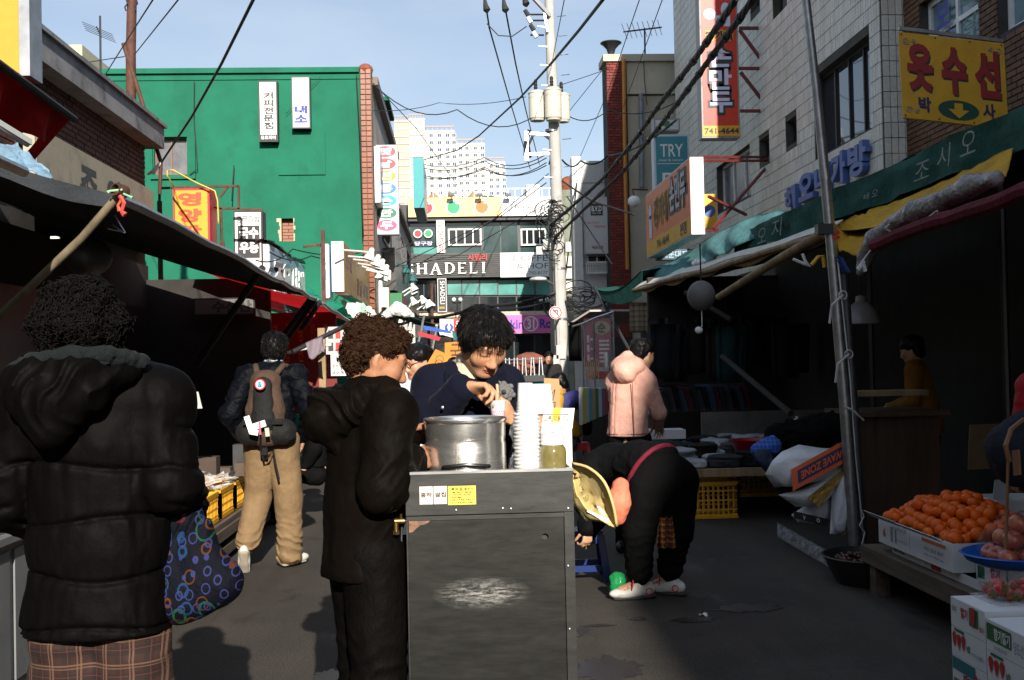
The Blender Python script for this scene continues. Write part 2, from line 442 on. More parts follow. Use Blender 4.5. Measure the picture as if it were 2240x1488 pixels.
# tar repair strip and gutter line along the right stalls
def stain(px,py,rx,ry,seed,m,name,label):
 c=gr(px,py,.004);rr=random.Random(seed);n=34
 pts=[(c.x+rx*math.cos(2*math.pi*k/n)*(1+rr.uniform(-.28,.28)),c.y+ry*math.sin(2*math.pi*k/n)*(1+rr.uniform(-.28,.28)),.004)for k in range(n)]
 o=MB().poly(pts).build(name,m);o['kind']='structure';return o
WETM=mat('wet_asphalt',(.022,.02,.019),rough=.35,var=.3,vs=20,bump=.5,bs=150)
for q in((1330,1462,.16,.2,1),(1215,1390,.12,.1,2),(720,1478,.07,.1,3),(1395,1352,.05,.06,4),(1310,1368,.09,.03,6),(1520,1355,.12,.06,8),(1640,1330,.2,.1,9)):
 stain(*q,WETM,'puddle_stain','')
# -- left: low brown brick house with concrete eave
BRICK_L=var_mat('dark_red_brick',[(.06,.022,.017),(.11,.036,.026),(.085,.03,.022),(.13,.05,.036)],dirt=(.03,.018,.015))
MORTAR=mat('mortar',(.05,.045,.042),rough=.95,var=.3,bump=.4)
CONC=mat('grey_concrete',(.27,.27,.28),rough=.9,var=.3,vs=2,dirt=(.1,.095,.09),ds=2.5,dirt_lo=.52,bump=.3,bs=30)
LX=-4.5
L0,L1=10.2,atx(318,300,LX).y
bl=thing('brick_house','low dark red brick house with grey concrete eave, left of the green building','house',(LX,(L0+L1)/2,0))
MB().box((-9.5,L0,0),(LX-.03,L1,4.72)).build('wall',MORTAR,bl)
ez0,ez1=4.72,5.03
MB().box((-9.7,L0-.1,ez0),(LX+.22,L1+.2,ez1)).box((-9.7,L0-.1,ez1),(LX+.26,L1+.24,ez1+.05)).build('eave',CONC,bl)
tile_wall(bl,'brick','brick_field',(LX-.03,L0,3.2),(0,L1-L0,0),(0,0,1.52),.2,.068,.012,.02,BRICK_L,stagger=True,jit=.004)
tile_wall(bl,'brick','brick_field',(LX-.5,L1,3.2),(.47,0,0),(0,0,1.5),.2,.068,.012,.02,BRICK_L,stagger=True,nmax=0)
o_,U_,W_=fr(150,312,332,470,LX+.06)
BEIGE=paint('weathered_beige_board',(.42,.37,.28),dirt=(.22,.19,.15),ds=2,rough=.7)
U2=V((0,L1-.2-11.6,0));o2=V((LX+.16,11.6,3.15));W2=V((0,0,.88))
sign('shop_signboard','long weathered beige signboard with brushed black letters under the brick wall',o2,U2,W2,.12,BEIGE,BEIGE,[('중',(.30,.18,.44,.82),INK,dict(bold=.03)),('앙',(.52,.2,.66,.84),INK,dict(bold=.03)),('내과',(.82,.25,.97,.7),RED)])
# things on its flat roof
def rooftop(name,label,cat,mb,m,smooth=False):return solo(name,mb,m,label,cat,smooth=smooth)
c=at(84,80,14.5);MB_=MB().lathe((c.x,14.5,5.1),[(.0,0),(.42,0),(.45,.1),(.42,.75),(.3,.95),(.12,1.02)],20)
tk=rooftop('water_tank','pale round water tank behind the eave of the brick house','tank',MB().lathe((at(76,75,17).x,17,5.3),[(.02,0),(.3,0),(.32,.2),(.3,.95),(.12,1.12)],20).lathe((at(95,88,17.6).x,17.6,5.3),[(.02,0),(.24,0),(.26,.2),(.24,.7),(.1,.88)],20),WHITE,True)
ph=thing('roof_shed','small cream shed with overhanging slab behind the brick eave','shed',(at(130,130,24).x,24,5))
a=at(115,110,24);b_=at(168,140,24)
CREAM=paint('cream_render',(.55,.5,.34),rough=.85,bump=.2)
MB().box((a.x-.4,24,4.5),(b_.x-.1,26,a.z-.25)).build('wall',CREAM,ph);MB().box((a.x-.7,23.6,a.z-.24),(b_.x+.25,26.4,a.z)).build('slab',CREAM,ph)
for k in range(3):MB().tube([at(140+5*k,112+4*k,23.9),at(152+5*k,116,23.9)],.1,8).build('duct',ALU,ph)
p0=at(220,178,19);p1=at(219,35,19)
an=thing('roof_antenna','thin television antenna mast above the brick house','antenna',(p0.x,19,5.0))
MB().tube([(p0.x,19,5.0),p1],.018,6).build('mast',DKMETAL,an)
ang=MB();e=at(211,58,19);ang.tube([e,at(222,82,19)],.012,5)
for k in range(5):
 q=at(213+2*k,62+4.5*k,19);ang.tube([q+V((-.16,-.3,.02)),q+V((.16,.3,-.02))],.005,4)
ang.build('aerial',DKMETAL,an)
c=at(205,178,18.4);rooftop('flue_pipe','stubby black flue pipe at the end of the brick eave','pipe',MB().lathe((c.x,18.4,4.9),[(.1,0),(.1,at(205,158,18.4).z-4.9),(.08,at(205,158,18.4).z-4.9)],16),BLACK,True)
# rusty post with bracing strut in front of the green wall
rp=thing('rusty_pole','tall rusty brown steel pole at the corner of the brick house','pole',(at(284,300,16.6).x,16.6,0))
MB().tube([(at(284,300,16.6).x,16.6,0),at(286,120,16.6),at(290,-60,16.6)],[.085,.075,.07],12).build('shaft',RUST,rp,smooth=True)
MB().tube([at(270,95,16.55),at(352,355,16.55),at(349,425,16.55)],[.035,.03,.03],8).build('strut',RUST,rp)
for k in range(2):
 x=(276,298)[k];MB().tube([at(x,-2,16.5),at(x+3,8,16.5),at(x-3,16,16.5),at(x,24,16.5)],.012,5).build('chain',DKMETAL,rp)
MB().box((at(262,222,16.5).x,16.45,at(262,222,16.5).z-.02),(at(284,216,16.5).x,16.52,at(262,216,16.5).z)).build('clamp',RUST,rp)
tag(MB().tube([at(352,355,16.5),at(336,375,16.5),at(322,382,16.5)],[.02,.035,.012],8).build('insulator',WHITE,rp))
# -- green building
GY=24.0
GREEN=mat('green_wall_paint',(.007,.135,.076),rough=.8,var=.2,vs=.9,dirt=(.005,.1,.055),ds=1.3,dirt_lo=.52,bump=.25,bs=25,spec=.3)
gx1=at(791,400,GY).x;gx0=gx1-8.2;gz=at(790,157,GY).z
gb=thing('green_building','tall green painted building with a blank front wall and brown tiled corner','building',((gx0+gx1)/2,GY,0))
wo_,wU,wW=rc(338,303,408,382,GY);ho,hU,hW=rc(615,478,642,528,GY)
H=lambda q,u,w:(q.x-gx0,q.x-gx0+u.x,q.z,q.z+w.z)
holed(MB(),(gx0,GY,0),(gx1-gx0,0,0),(0,0,gz),[H(wo_,wU,wW),H(ho,hU,hW)],.25).build('wall',GREEN,gb)
MB().box((gx0,GY+.26,0),(gx1,GY+9,gz-.1)).build('core',mat('dim_core',(.05,.05,.05)),gb)
MB().box((gx0,GY-.07,gz-.02),(gx1-.01,GY+.3,gz+.09)).build('parapet_coping',GREEN,gb)
MB().box((gx0,GY-.025,gz-.16),(gx1-.01,GY,gz-.1)).build('parapet_groove',GREEN,gb)
for(a0,b0,a1,b1,d)in((610,290,711,383,.035),(331,292,427,392,.06)):
 o_,U_,W_=rc(a0,b0,a1,b1,GY)
 if d==.035:MB().hexa(o_-V((0,d,0)),U_,W_,(0,d,0)).build('raised_panel',GREEN,gb)
 else:
  m=MB();hx=wo_.x-o_.x;holed(m,o_-V((0,d,0)),U_,W_,[(hx-.02,hx+wU.x+.02,wo_.z-o_.z-.02,wo_.z-o_.z+wW.z+.02)],d);m.build('window_surround',GREEN,gb)
window(gb,wo_+V((0,.1,0)),wU,wW,paint('brown_window_frame',(.2,.1,.05)),GLASS_GR,2,.03)
m=MB();rr=random.Random(3)
for k in range(6):
 z=ho.z+hW.z*k/6
 m.box((ho.x-rr.uniform(.02,.09),GY-.02,z),(ho.x+.01,GY+.05,z+hW.z/6));m.box((ho.x+hU.x,GY-.02,z),(ho.x+hU.x+rr.uniform(.0,.05),GY+.05,z+hW.z/6+.001))
m.build('broken_edge',mat('bare_plaster',(.5,.42,.3),rough=.9,bump=.4),gb)
tile_wall(gb,'brick','brick_field',(ho.x,GY+.2,ho.z),hU,hW,.19,.07,.01,.03,var_mat('old_pink_brick',[(.3,.13,.09),(.36,.17,.12),(.26,.12,.08)]),stagger=True,nmax=60)
# tiled corner pier: two columns of brown glazed roof-like tiles
TERRA=var_mat('glazed_brown_tile',[(.2,.06,.028),(.28,.085,.04),(.17,.05,.025)],rough=.3,spec=.6)
px1=at(816,400,GY).x
MB().box((gx1+.01,GY-.03,0),(px1,GY+.35,gz+.05)).build('corner_pier',mat('pier_mortar',(.2,.14,.1),rough=.9),gb)
tile_wall(gb,'tile','tile_field',(gx1+.012,GY-.03,2.2),(px1-gx1-.014,0,0),(0,0,gz-2.15),.124,.115,.014,.045,TERRA,jit=.008)
MB().ell(((gx1+px1)/2,GY+.1,gz+.06),(.17,.2,.14),12,6).build('pier_cap',TERRA,gb)
# its street side, going away
SIDE=mat('side_render',(.35,.33,.3),rough=.85,var=.2,vs=1.2,bump=.2)
sx=px1;s0,s1=GY+.36,44.5
dz=6.15
sb=thing('street_terrace','narrow terrace with metal shop fascia running back beside the green building','building',(sx-1,34,0))
MB().box((sx-4,s0+9,0),(sx-.02,s1,dz)).box((gx1+.02,s0,0),(sx-.02,s0+8.99,gz-.2)).build('wall',SIDE,sb)
MB().box((sx-.3,s0,gz-.2),(sx+.12,s0+8.99,gz-.02)).build('roof_edge',paint('brown_trim',(.12,.07,.05)),sb)
MB().box((sx-4,s0+9,dz),(sx+.12,s1,dz+.15)).build('roof_edge',paint('brown_trim',(.12,.07,.05)),sb)
FASC=mat('brushed_dark_fascia',(.09,.085,.085),rough=.3,metal=.7,var=.3,vs=3,stretch=(1,1,8))
for k in range(3):
 y0=27+k*5.6
 MB().box((sx,y0,3.25),(sx+.3,y0+5.5,4.3)).build('fascia_panel',FASC,sb)
for k in range(6):
 y0=25.2+k*3.1
 MB().box((sx-.01,y0,0),(sx+.22,y0+.5,3.2)).build('column',paint('cream_column',(.62,.58,.5),rough=.8),sb)
for k in range(5):
 window(sb,(sx+.03,25.8+k*3.1,.2),(0,2.4,0),(0,0,2.6),DKMETAL,GLASS_DK,2,.06)
for k in range(4):
 window(sb,(sx+.02,27+k*4.2,4.5),(0,2.6,0),(0,0,1.1),DKMETAL,GLASS_DK,3,.05)
o_,U_,W_=rc(846,217,866,292,30)
MB().box((sx-2.2,30,gz-.3),(sx-.15,32,at(850,225,30).z)).build('stair_house',TERRA,sb)
MB().box((sx-2.4,29.7,at(850,225,30).z),(sx+.05,32.3,at(850,217,30).z)).build('stair_house_roof',GREEN,sb)
# signs on the green wall
SIGNW=paint('sign_white',(.78,.77,.74),dirt=(.55,.52,.46),ds=3,dirt_lo=.6)
o_,U_,W_=rc(566,177,607,310,GY-.22)
sign('coffee_sign','tall white sign in a black box on the green wall, left of the two',o_,U_,W_,.2,SIGNW,BLACK,[('커피전문점',(.26,.2,.78,.82),INK,dict(vert=True,bold=.035)),('유토피아',(.1,.035,.9,.1),WHITE)],.03)
b_=MB();quad_on(b_,o_,U_,W_,(.06,.02,.94,.115),.006);b_.build('black_strip',BLACK,COL.objects['coffee_sign'])
o_,U_,W_=rc(638,168,678,281,GY-.24)
BLUEI=paint('blue_ink',(.02,.03,.3));GOLDI=paint('faded_gold_ink',(.5,.44,.32))
sign('information_sign','white vertical sign with blue letters on the green wall, right of the two',o_,U_,W_,.22,SIGNW,DKMETAL,[('안',(.18,.47,.82,.62),GOLDI,dict(bold=.04)),('내소',(.15,.1,.85,.45),BLUEI,dict(vert=True,bold=.05))],.025)
# projecting dumpling sign with seven coloured ovals
o_,U_,W_=rc(818,317,871,513,25.4)
osg=sign('dumpling_sign','tall white projecting sign with seven coloured ovals down it',o_,U_,W_,.3,paint('sign_grey_white',(.62,.61,.62)),paint('frame_grey',(.5,.5,.5)),[],.02)
for k,(ch,cc)in enumerate(zip('옛날전통손만두',[(.5,.06,.08),(.5,.06,.08),(.7,.3,.03),(.04,.2,.5),(.02,.38,.38),(.02,.17,.1),(.65,.08,.18)])):
 cy=.925-k*.1375;d=MB();disc_on(d,o_,U_,W_,(.5,cy),(.42,.062),.007);d.build('oval',paint('oval_%d'%k,cc),osg)
 m=MB();write(m,ch,o_,U_,W_,(.24,cy-.042,.76,cy+.042),.045,lift=.012,shear=.1);m.build('lettering',WHITE,osg)
# blue fascia sign on the side wall up high
o_,U_,W_=V((sx+.12,GY+.5,5.05)),V((0,5.6,0)),V((0,0,1.25))
sign('blue_fascia_sign','pale blue sign panel high on the side of the green building',o_,U_,W_,.12,paint('pale_blue_panel',(.2,.34,.5),rough=.3),paint('sign_edge_white',(.75,.75,.75)),[('수예점',(.05,.2,.6,.8),paint('mid_blue',(.1,.2,.35)),dict(bold=.04))])
o_,U_,W_=V((sx+.2,33.5,5.1)),V((0,4.2,0)),V((0,0,2.0))
sign('teal_end_sign','teal edged projecting sign box at the end of the terrace',V((sx+.75,37,at(895,455,37).z)),(0,4,0),(0,0,at(895,345,37).z-at(895,455,37).z),.35,paint('grey_blue_panel',(.17,.22,.25),rough=.3),paint('teal_edge',(.02,.28,.3)),[])
# -- facing building at the end of the street
SY=52.0
fb=thing('corner_building','three storey building closing the street, with billboard and dark glass floors','building',(at(1060,700,SY).x,SY,0))
STONE=mat('rough_beige_stone',(.5,.42,.3),rough=.9,var=.35,vs=9,bump=.6,bs=30)
DARKW=mat('dark_cladding',(.02,.021,.021),rough=.5)
fx0=at(860,600,SY).x;fx1=at(1262,600,SY).x;ftop=at(1060,434,SY).z
MB().box((fx0,SY+.4,0),(fx1,SY+9,ftop-.2)).build('wall',DARKW,fb)
o_,U_,W_=rc(880,683,1216,694,SY);MB().hexa(o_-V((0,.1,0)),U_,W_,(0,.5,0)).build('stone_band',STONE,fb)
for(a0,b0,a1,b1,mm,sp)in((895,482,958,556,GLASS_MID,1),(973,482,1055,556,GLASS_MID,1),(1055,482,1135,556,GLASS_MID,2),(1135,482,1214,556,GLASS_MID,1)):
 o_,U_,W_=rc(a0,b0,a1,b1,SY+.25);window(fb,o_,U_,W_,DKMETAL,mm,sp,.06)
for(a0,a1)in((980,1053),(1139,1195)):
 o_,U_,W_=rc(a0,500,a1,537,SY+.12);window(fb,o_,U_,W_,WHITE,GLASS_DK,4,.07)
# wide tea-green glass of the first floor: six tall panes
xs=[978,1010,1049,1089,1130,1170,1214]
for i in range(6):
 o_,U_,W_=rc(xs[i],612,xs[i+1],646,SY+.25);window(fb,o_,U_,W_,DKMETAL,GLASS_TEAL,1,.03)
 o_,U_,W_=rc(xs[i],648,xs[i+1],683,SY+.25);window(fb,o_,U_,W_,DKMETAL,GLASS_DK,1,.03)
o_,U_,W_=rc(900,612,955,683,SY+.25);window(fb,o_,U_,W_,DKMETAL,GLASS_DK,2,.05)
o_,U_,W_=rc(900,732,1216,860,SY+.3);window(fb,o_,U_,W_,DKMETAL,GLASS_DK,7,.08,name='shop_window')
# roof things
rl=MB();
for k in range(30):
 x=fx0+.3+k*.33
 rl.tube([(x,SY+1,ftop-.2),(x,SY+1,ftop+.62)],.02,5)
rl.bar((fx0+.3,SY+1,ftop+.6),(fx0+9.9,SY+1,ftop+.6),.04)
rl.build('roof_railing',ALU,fb)
THATCH=mat('straw_thatch',(.32,.2,.1),rough=.95,var=.5,vs=14,bump=.8,bs=40)
for k,(x,w)in enumerate(((948,34),(985,36),(1035,30))):
 c=at(x,428,SY+3)
 h=thing('roof_hut',['low straw roofed hut on the left of the billboard roof','taller straw hut in the middle of the billboard roof','small straw hut beside the blue tub on the billboard roof'][k],'hut',(c.x,c.y,ftop-.2))
 ww=w/2*SY/FPX
 MB().lathe((c.x,c.y,ftop+.2),[(ww*1.25,0),(ww*.8,.3),(ww*.2,.55),(.02,.62)],10).build('roof',THATCH,h)
 MB().box((c.x-ww*.8,c.y-ww*.8,ftop-.2),(c.x+ww*.8,c.y+ww*.8,ftop+.22)).build('wall',mat('wattle',(.2,.15,.1),rough=.9,var=.5,vs=20,stretch=(6,6,.5)),h)
c=at(1068,424,SY+2);solo('blue_tub',MB().lathe((c.x,c.y,ftop-.19),[(.3,0),(.45,.55),(.4,.55)],16),paint('blue_plastic_far',(.05,.25,.5)),'small blue tub on the billboard roof','tub')
# billboard
o_,U_,W_=rc(893,432,1096,474,SY-.35)
YB=paint('billboard_yellow',(.72,.55,.22));WB=paint('billboard_white',(.8,.8,.8))
bb=thing('billboard','long billboard with red, green and orange balls and billiard club lettering','billboard',(o_.x+U_.x,SY,o_.z))
MB().hexa(o_,U_,W_,(0,.3,0)).build('yellow_panel',YB,bb)
for(x,cc)in((932,(.5,.02,.03)),(992,(.01,.3,.12)),(1054,(.75,.16,.02))):
 u=(x-893)/203;m=MB();disc_on(m,o_,U_,W_,(u,.48),.08,.01);m.build('ball_rim',WHITE,bb)
 m=MB();disc_on(m,o_,U_,W_,(u,.48),.068,.016);m.build('ball',paint('ball_%d'%x,cc),bb)
 m=MB();disc_on(m,o_,U_,W_,(u+.035,.7),(.014,.05),.022,12);m.build('ball_glint',WHITE,bb)
o_,U_,W_=rc(1096,430,1214,472,SY-.35)
MB().hexa(o_,U_,W_,(0,.3,0)).build('white_panel',WB,bb)
for s,r_ in(('Billiard',(.26,.36,.66,.56)),('Club',(.40,.14,.66,.32))):
 m=MB();write(m,s,o_,U_,W_,r_,.005,lift=.008);m.build('lettering',INK,bb)
m=MB()
m.poly([o_+U_*u+W_*v+V((0,-.008,0))for u,v in((.74,.3),(.76,.3),(.78,.75),(.76,.78))]);m.poly([o_+U_*u+W_*v+V((0,-.008,0))for u,v in((.5,.8),(.62,.86),(.64,.82),(.52,.77))])
m.build('player_print',paint('print_grey',(.4,.42,.45)),bb)
o_,U_,W_=rc(893,474,1214,482,SY-.2);MB().hexa(o_,U_,W_,(0,.6,0)).build('lower_edge',BLACK,bb)
for k in range(4):
 c=at(925+k*62,430,SY-.7);l=MB();l.tube([(c.x,SY-.3,c.z-.1),(c.x,SY-.75,c.z+.1)],.02,5);l.box((c.x-.14,SY-.95,c.z),(c.x+.14,SY-.7,c.z+.12));l.build('floodlight',DKMETAL,bb)
# cafe fascia: dark slats with white serif letters, and white panel
o_,U_,W_=rc(858,555,1094,608,SY-.3)
cf=thing('cafe_sign','black slatted cafe sign with large white serif letters','sign',(o_.x+U_.x/2,SY-.3,o_.z))
MB().hexa(o_+V((0,.05,0)),U_,W_,(0,.5,0)).build('backing',BLACK,cf)
for k in range(12):
 MB().hexa(o_+W_*((k+.12)/12)+V((0,.012,0)),U_,W_*(.7/12),(0,.036,0)).build('slat',mat('dark_slat',(.04,.038,.037),rough=.5,var=.4,vs=3),cf)
def serif(ch,mb,o,U,W,u0,u1,v0,v1,ex):
 o,U,W=V(o),V(U),V(W);n=U.cross(W).normalized()
 P=lambda x,y:o+U*(u0+(u1-u0)*x)+W*(v0+(v1-v0)*y)
 def pg(*p):mb.prism([P(*q)for q in p],n*ex)
 def st(x,w=.2):pg((x,.07),(x+w,.07),(x+w,.93),(x,.93));pg((x-.07,0),(x+w+.07,0),(x+w+.07,.069),(x-.07,.069));pg((x-.07,.931),(x+w+.07,.931),(x+w+.07,1),(x-.07,1))
 if ch=='H':st(.07);st(.73);pg((.272,.46),(.728,.46),(.728,.56),(.272,.56))
 if ch=='I':st(.4,.2)
 if ch=='L':st(.12,.22);pg((.412,0),(.95,0),(1,.26),(.9,.1),(.412,.07))
 if ch=='E':st(.1,.2);pg((.38,.931),(.92,1),(.95,.78),(.85,.9),(.38,.9));pg((.38,0),(.95,0),(1,.24),(.88,.08),(.38,.07));pg((.302,.47),(.7,.47),(.7,.55),(.302,.55))
 if ch=='A':pg((.08,0),(.2,0),(.56,1),(.46,1));pg((.68,.001),(.9,.001),(.585,.995),(.47,.8));pg((.28,.28),(.7,.28),(.68,.36),(.3,.36));pg((-.02,-.06),(.3,-.06),(.3,-.004),(-.02,-.004));pg((.6,-.06),(1,-.06),(1,-.004),(.6,-.004))
 if ch=='D':
  st(.1,.2);k=10;a=[(.38+.58*math.cos(-math.pi/2+math.pi*i/k),.5+.5*math.sin(-math.pi/2+math.pi*i/k))for i in range(k+1)];b=[(.38+.36*math.cos(-math.pi/2+math.pi*i/k),.5+.42*math.sin(-math.pi/2+math.pi*i/k))for i in range(k+1)]
  for i in range(k):pg(a[i],a[i+1],b[i+1],b[i])
LETW=paint('letter_white',(.82,.82,.8))
for ch,a0,a1 in(('H',911,935),('A',940,967),('D',972,996),('E',1001,1020),('L',1026,1044),('I',1047,1068)):
 m=MB();serif(ch,m,o_,U_,W_,(a0-858)/236,(a1-858)/236,.16,.62,.08);m.build('letter',LETW,cf)
m=MB();write(m,'S',o_,U_,W_,(.1,.16,.2,.62),.01,extr=.08);m.build('letter',LETW,cf)
m=MB();write(m,'샤델리',o_,U_,W_,(.70,.68,.88,.96),.03,extr=.05);m.build('lettering',paint('dark_red',(.4,.03,.03)),cf)
o_,U_,W_=rc(1094,552,1216,606,SY-.35)
sign('coffee_hof_sign','white coffee and hof sign panel right of the slatted cafe sign',o_,U_,W_,.3,WB,paint('panel_edge',(.6,.6,.6)),[('COFFEE',(.22,.64,.97,.88),INK,dict(bold=-.005)),('& HOF',(.3,.33,.87,.56),INK,dict(bold=-.005)),('TEL.742-8177',(.35,.1,.85,.23),paint('print_grey2',(.2,.2,.22)),dict(bold=0))],.02)
o_,U_,W_=rc(957,609,977,683,SY-.25)
vs=sign('cafe_banner','narrow black vertical banner with sideways white lettering beside the wide glass',o_,U_,W_,.1,paint('charcoal',(.03,.03,.034)),paint('silver',(.5,.5,.5)),[],.04)
m=MB();write(m,'SHADELI',o_+W_,-W_,U_,(.08,.3,.76,.8),.0,lift=.012);m.build('lettering',WHITE,vs)
m=MB();write(m,'BEER',o_,U_,W_,(.2,.1,.8,.16),.01,lift=.012);m.build('lettering',YEL,vs)
# small ball posters and vertical pool sign in the upper window
o_,U_,W_=rc(895,490,955,556,SY+.05)
pp=thing('pool_hall_poster','window poster with a red and a green ball at the far cafe building','poster',(o_.x,SY,o_.z))
for(x,cc)in((.32,(.6,.02,.03)),(.7,(.01,.3,.1))):
 m=MB();disc_on(m,o_,U_,W_,(x,.68),.16,.002);m.build('ball_rim',WHITE,pp);m=MB();disc_on(m,o_,U_,W_,(x,.68),.125,.01);m.build('ball',paint('pball%d'%int(x*10),cc),pp)
m=MB();write(m,'당구장',o_,U_,W_,(.2,.28,.85,.42),.03);m.build('lettering',paint('lilac',(.55,.5,.7)),pp)
m=MB();quad_on(m,o_,U_,W_,(.15,0,1,.22),.003);m.build('lower_panel',GLASS_TEAL,pp)
o_,U_,W_=rc(955,481,973,553,SY-.2)
sign('pool_sign','narrow white vertical sign with red letters on the upper floor',o_,U_,W_,.15,SIGNW,SIGNW,[('당구장',(.15,.02,.85,.7),RED,dict(vert=True)),('아트',(.15,.74,.85,.98),INK,dict(vert=True))],.01)
# ground floor shop signs
o_,U_,W_=rc(962,697,1062,732,SY-.5)
og=sign('red_shop_sign','red and white shop sign with a blue round emblem at the street end',o_,U_,W_,.3,paint('sign_red',(.45,.02,.025)),SIGNW,[('옥스퍼드',(.34,.2,1.0,.9),WHITE,dict(bold=.02))],.01)
m=MB();quad_on(m,o_,U_,W_,(.01,.02,.3,.98),.009);m.build('white_field',WHITE,og)
m=MB();disc_on(m,o_,U_,W_,(.2,.45),.095,.013);m.build('emblem',paint('emblem_blue',(.03,.06,.3)),og)
m=MB();m.poly([o_+U_*(.2+x)+W_*(.45+y)+V((0,-.018,0))for x,y in((0,.34),(.04,0),(0,-.25),(-.04,0))]);m.build('emblem_star',WHITE,og)
o_,U_,W_=rc(1062,688,1260,729,SY-.5)
PINK=paint('sign_pink',(.7,.13,.4))
ig=sign('ice_cream_sign','bright pink ice cream shop sign at the far street end',o_,U_,W_,.3,PINK,SIGNW,[],.01)
for s,r_,mm in(('Bas',(.1,.25,.26,.72),BLUEI),('kin',(.275,.25,.42,.75),BLUEI),('Robbins',(.6,.25,.98,.75),BLUEI),('31',(.46,.22,.54,.78),WHITE)):
 m=MB();write(m,s,o_,U_,W_,r_,.03,lift=.012);m.build('lettering',mm,ig)
m=MB();ring_on(m,o_,U_,W_,(.5,.5),.072,.012,.012);m.build('ring',WHITE,ig)
for x in(1000,1190):
 c=at(x,657,SY-.6);g=thing('twin_globe_lamp','twin globe lamp on thin post %s the wide cafe glass'%('at the left of' if x==1000 else 'at the right of'),'lamp',(c.x,SY-.6,at(x,684,SY-.6).z))
 MB().tube([(c.x,SY-.6,at(x,684,SY).z),(c.x,SY-.6,c.z)],.03,6).bar((c.x-.14,SY-.6,c.z-.05),(c.x+.14,SY-.6,c.z-.05),.03).build('post',BLACK,g)
 for s in(-1,1):MB().ell((c.x+s*.15,SY-.6,c.z+.03),(.1,.1,.1),12,8).build('globe',WHITE,g,smooth='all')
c=at(944,620,SY-1);solo('rusty_post',MB().tube([(c.x,SY-1,0),(c.x,SY-1,c.z)],.07,8),RUST,'thin rusty post in front of the dark cafe window','post')
# -- apartment block far behind
AY=400.0
ab=thing('apartment_block','tall cream white apartment block rising far behind the billboard','apartment block',(at(990,600,AY).x,AY,0))
AW=paint('apartment_white',(.6,.58,.53),rough=.9);AB=paint('apartment_beige',(.52,.44,.33),rough=.9)
ws=bpy.data.meshes.new('window');wmb=MB()
fl=16.1*AY/FPX
segs=[(868,900,262,0,AB,[]),(900,935,258,2,AW,[]),(935,1000,284,8,AW,[940,958,976,990]),(1000,1066,312,20,AW,[1004,1018,1036,1052]),(1066,1110,352,34,AW,[1070,1084,1098])]
wfr=MB();k=AY/FPX
wfr.box((-4.6*k,-.25,-4.6*k),(4.6*k,0,-3.8*k)).box((-4.6*k,-.25,3.8*k),(4.6*k,0,4.6*k)).box((-4.6*k,-.25,-3.8*k),(-3.9*k,0,3.8*k)).box((3.9*k,-.25,-3.8*k),(4.6*k,0,3.8*k)).box((-.3*k,-.2,-3.8*k),(.3*k,0,3.8*k))
wme=bpy.data.meshes.new('window');wme.from_pydata(wfr.v,[],wfr.f);wme.materials.append(WHITE)
pme=bpy.data.meshes.new('pane');pq=MB().box((-3.9*k,-.08,-3.8*k),(3.9*k,.02,3.8*k));pme.from_pydata(pq.v,[],pq.f);pme.materials.append(mat('far_window_glass',(.06,.1,.15),rough=.1,var=.4))
abl=parent_loc(ab)
for(a0,a1,tp,dy,mm,cols)in segs:
 o_,U_,W_=rc(a0,tp,a1,900,AY+dy)
 MB().box((o_.x,AY+dy,0),(o_.x+U_.x,AY+dy+14,o_.z+W_.z)).build('wall',mm,ab)
 top=o_.z+W_.z
 fq=MB()
 for q in range(6):fq.bar((o_.x+U_.x*(.1+q*.16),AY+dy+1,top),(o_.x+U_.x*(.1+q*.16),AY+dy+1,top+1.6),.25)
 fq.bar((o_.x,AY+dy+1,top+1.6),(o_.x+U_.x,AY+dy+1,top+1.6),.5);fq.build('roof_frame',paint('roof_frame_brown',(.3,.24,.22)),ab)
 nfl=int((436-tp)/16.1)
 for ci,x in enumerate(cols):
  cx=at(x+5,400,AY+dy).x
  if ci%2==1:MB().box((cx-6.0*k,AY+dy-.3,30),(cx-5.2*k,AY+dy,top-1)).build('pier',AB,ab)
  for f in range(nfl+1):
   z=top-fl*(f+.75)
   w=bpy.data.objects.new('window',wme);COL.objects.link(w);w.parent=ab;w.location=V((cx,AY+dy-.02,z))-abl
   p=bpy.data.objects.new('pane',pme);COL.objects.link(p);p.parent=w
   if ci%2==0 and f<nfl:pass
 for f in range(nfl+2):
  z=top-fl*(f+.22)
  MB().box((o_.x-.05,AY+dy-.35,z-.3),(o_.x+U_.x+.05,AY+dy-.02,z+.1)).build('floor_band',paint('band_white',(.7,.68,.64)),ab)
c=at(1170,425,70);solo('rooftop_unit',MB().box((at(1152,420,70).x,70,8),(at(1180,420,70).x,72,at(1160,404,70).z)),WHITE,'small white roof block behind the billiard billboard','roof unit')
# -- right: far buildings
BY=28.9
bv=thing('white_shop_building','white building with an underwear sign beside the red brick pier','building',(at(1300,600,BY).x,BY,0))
x0=at(1263,500,BY).x;x1=at(1420,500,BY).x;zt=at(1300,352,BY).z
PALE=paint('pale_wall_tile',(.6,.6,.6),rough=.7,dirt=(.45,.44,.42),ds=1.5)
wo_,wU,wW=rc(1284,556,1330,578,BY)
holed(MB(),(x0,BY,0),(x1-x0,0,0),(0,0,zt),[(wo_.x-x0,wo_.x-x0+wU.x,wo_.z,wo_.z+wW.z)],.25).build('wall',PALE,bv)
MB().box((x0,BY+.3,0),(x1,BY+1.6,zt-.1)).build('core',mat('dim_core',(.05,.05,.05)),bv)
for k in range(6):
 z=zt-1.1*k-.6;MB().box((x0+.02,BY-.012,z),(x1,BY,z+.025)).build('joint',paint('joint_grey',(.3,.3,.3)),bv)
MB().box((x0-.12,BY-.1,0),(x0+.12,BY+.3,zt+.1)).build('edge_pier',paint('edge_white',(.78,.78,.76)),bv)
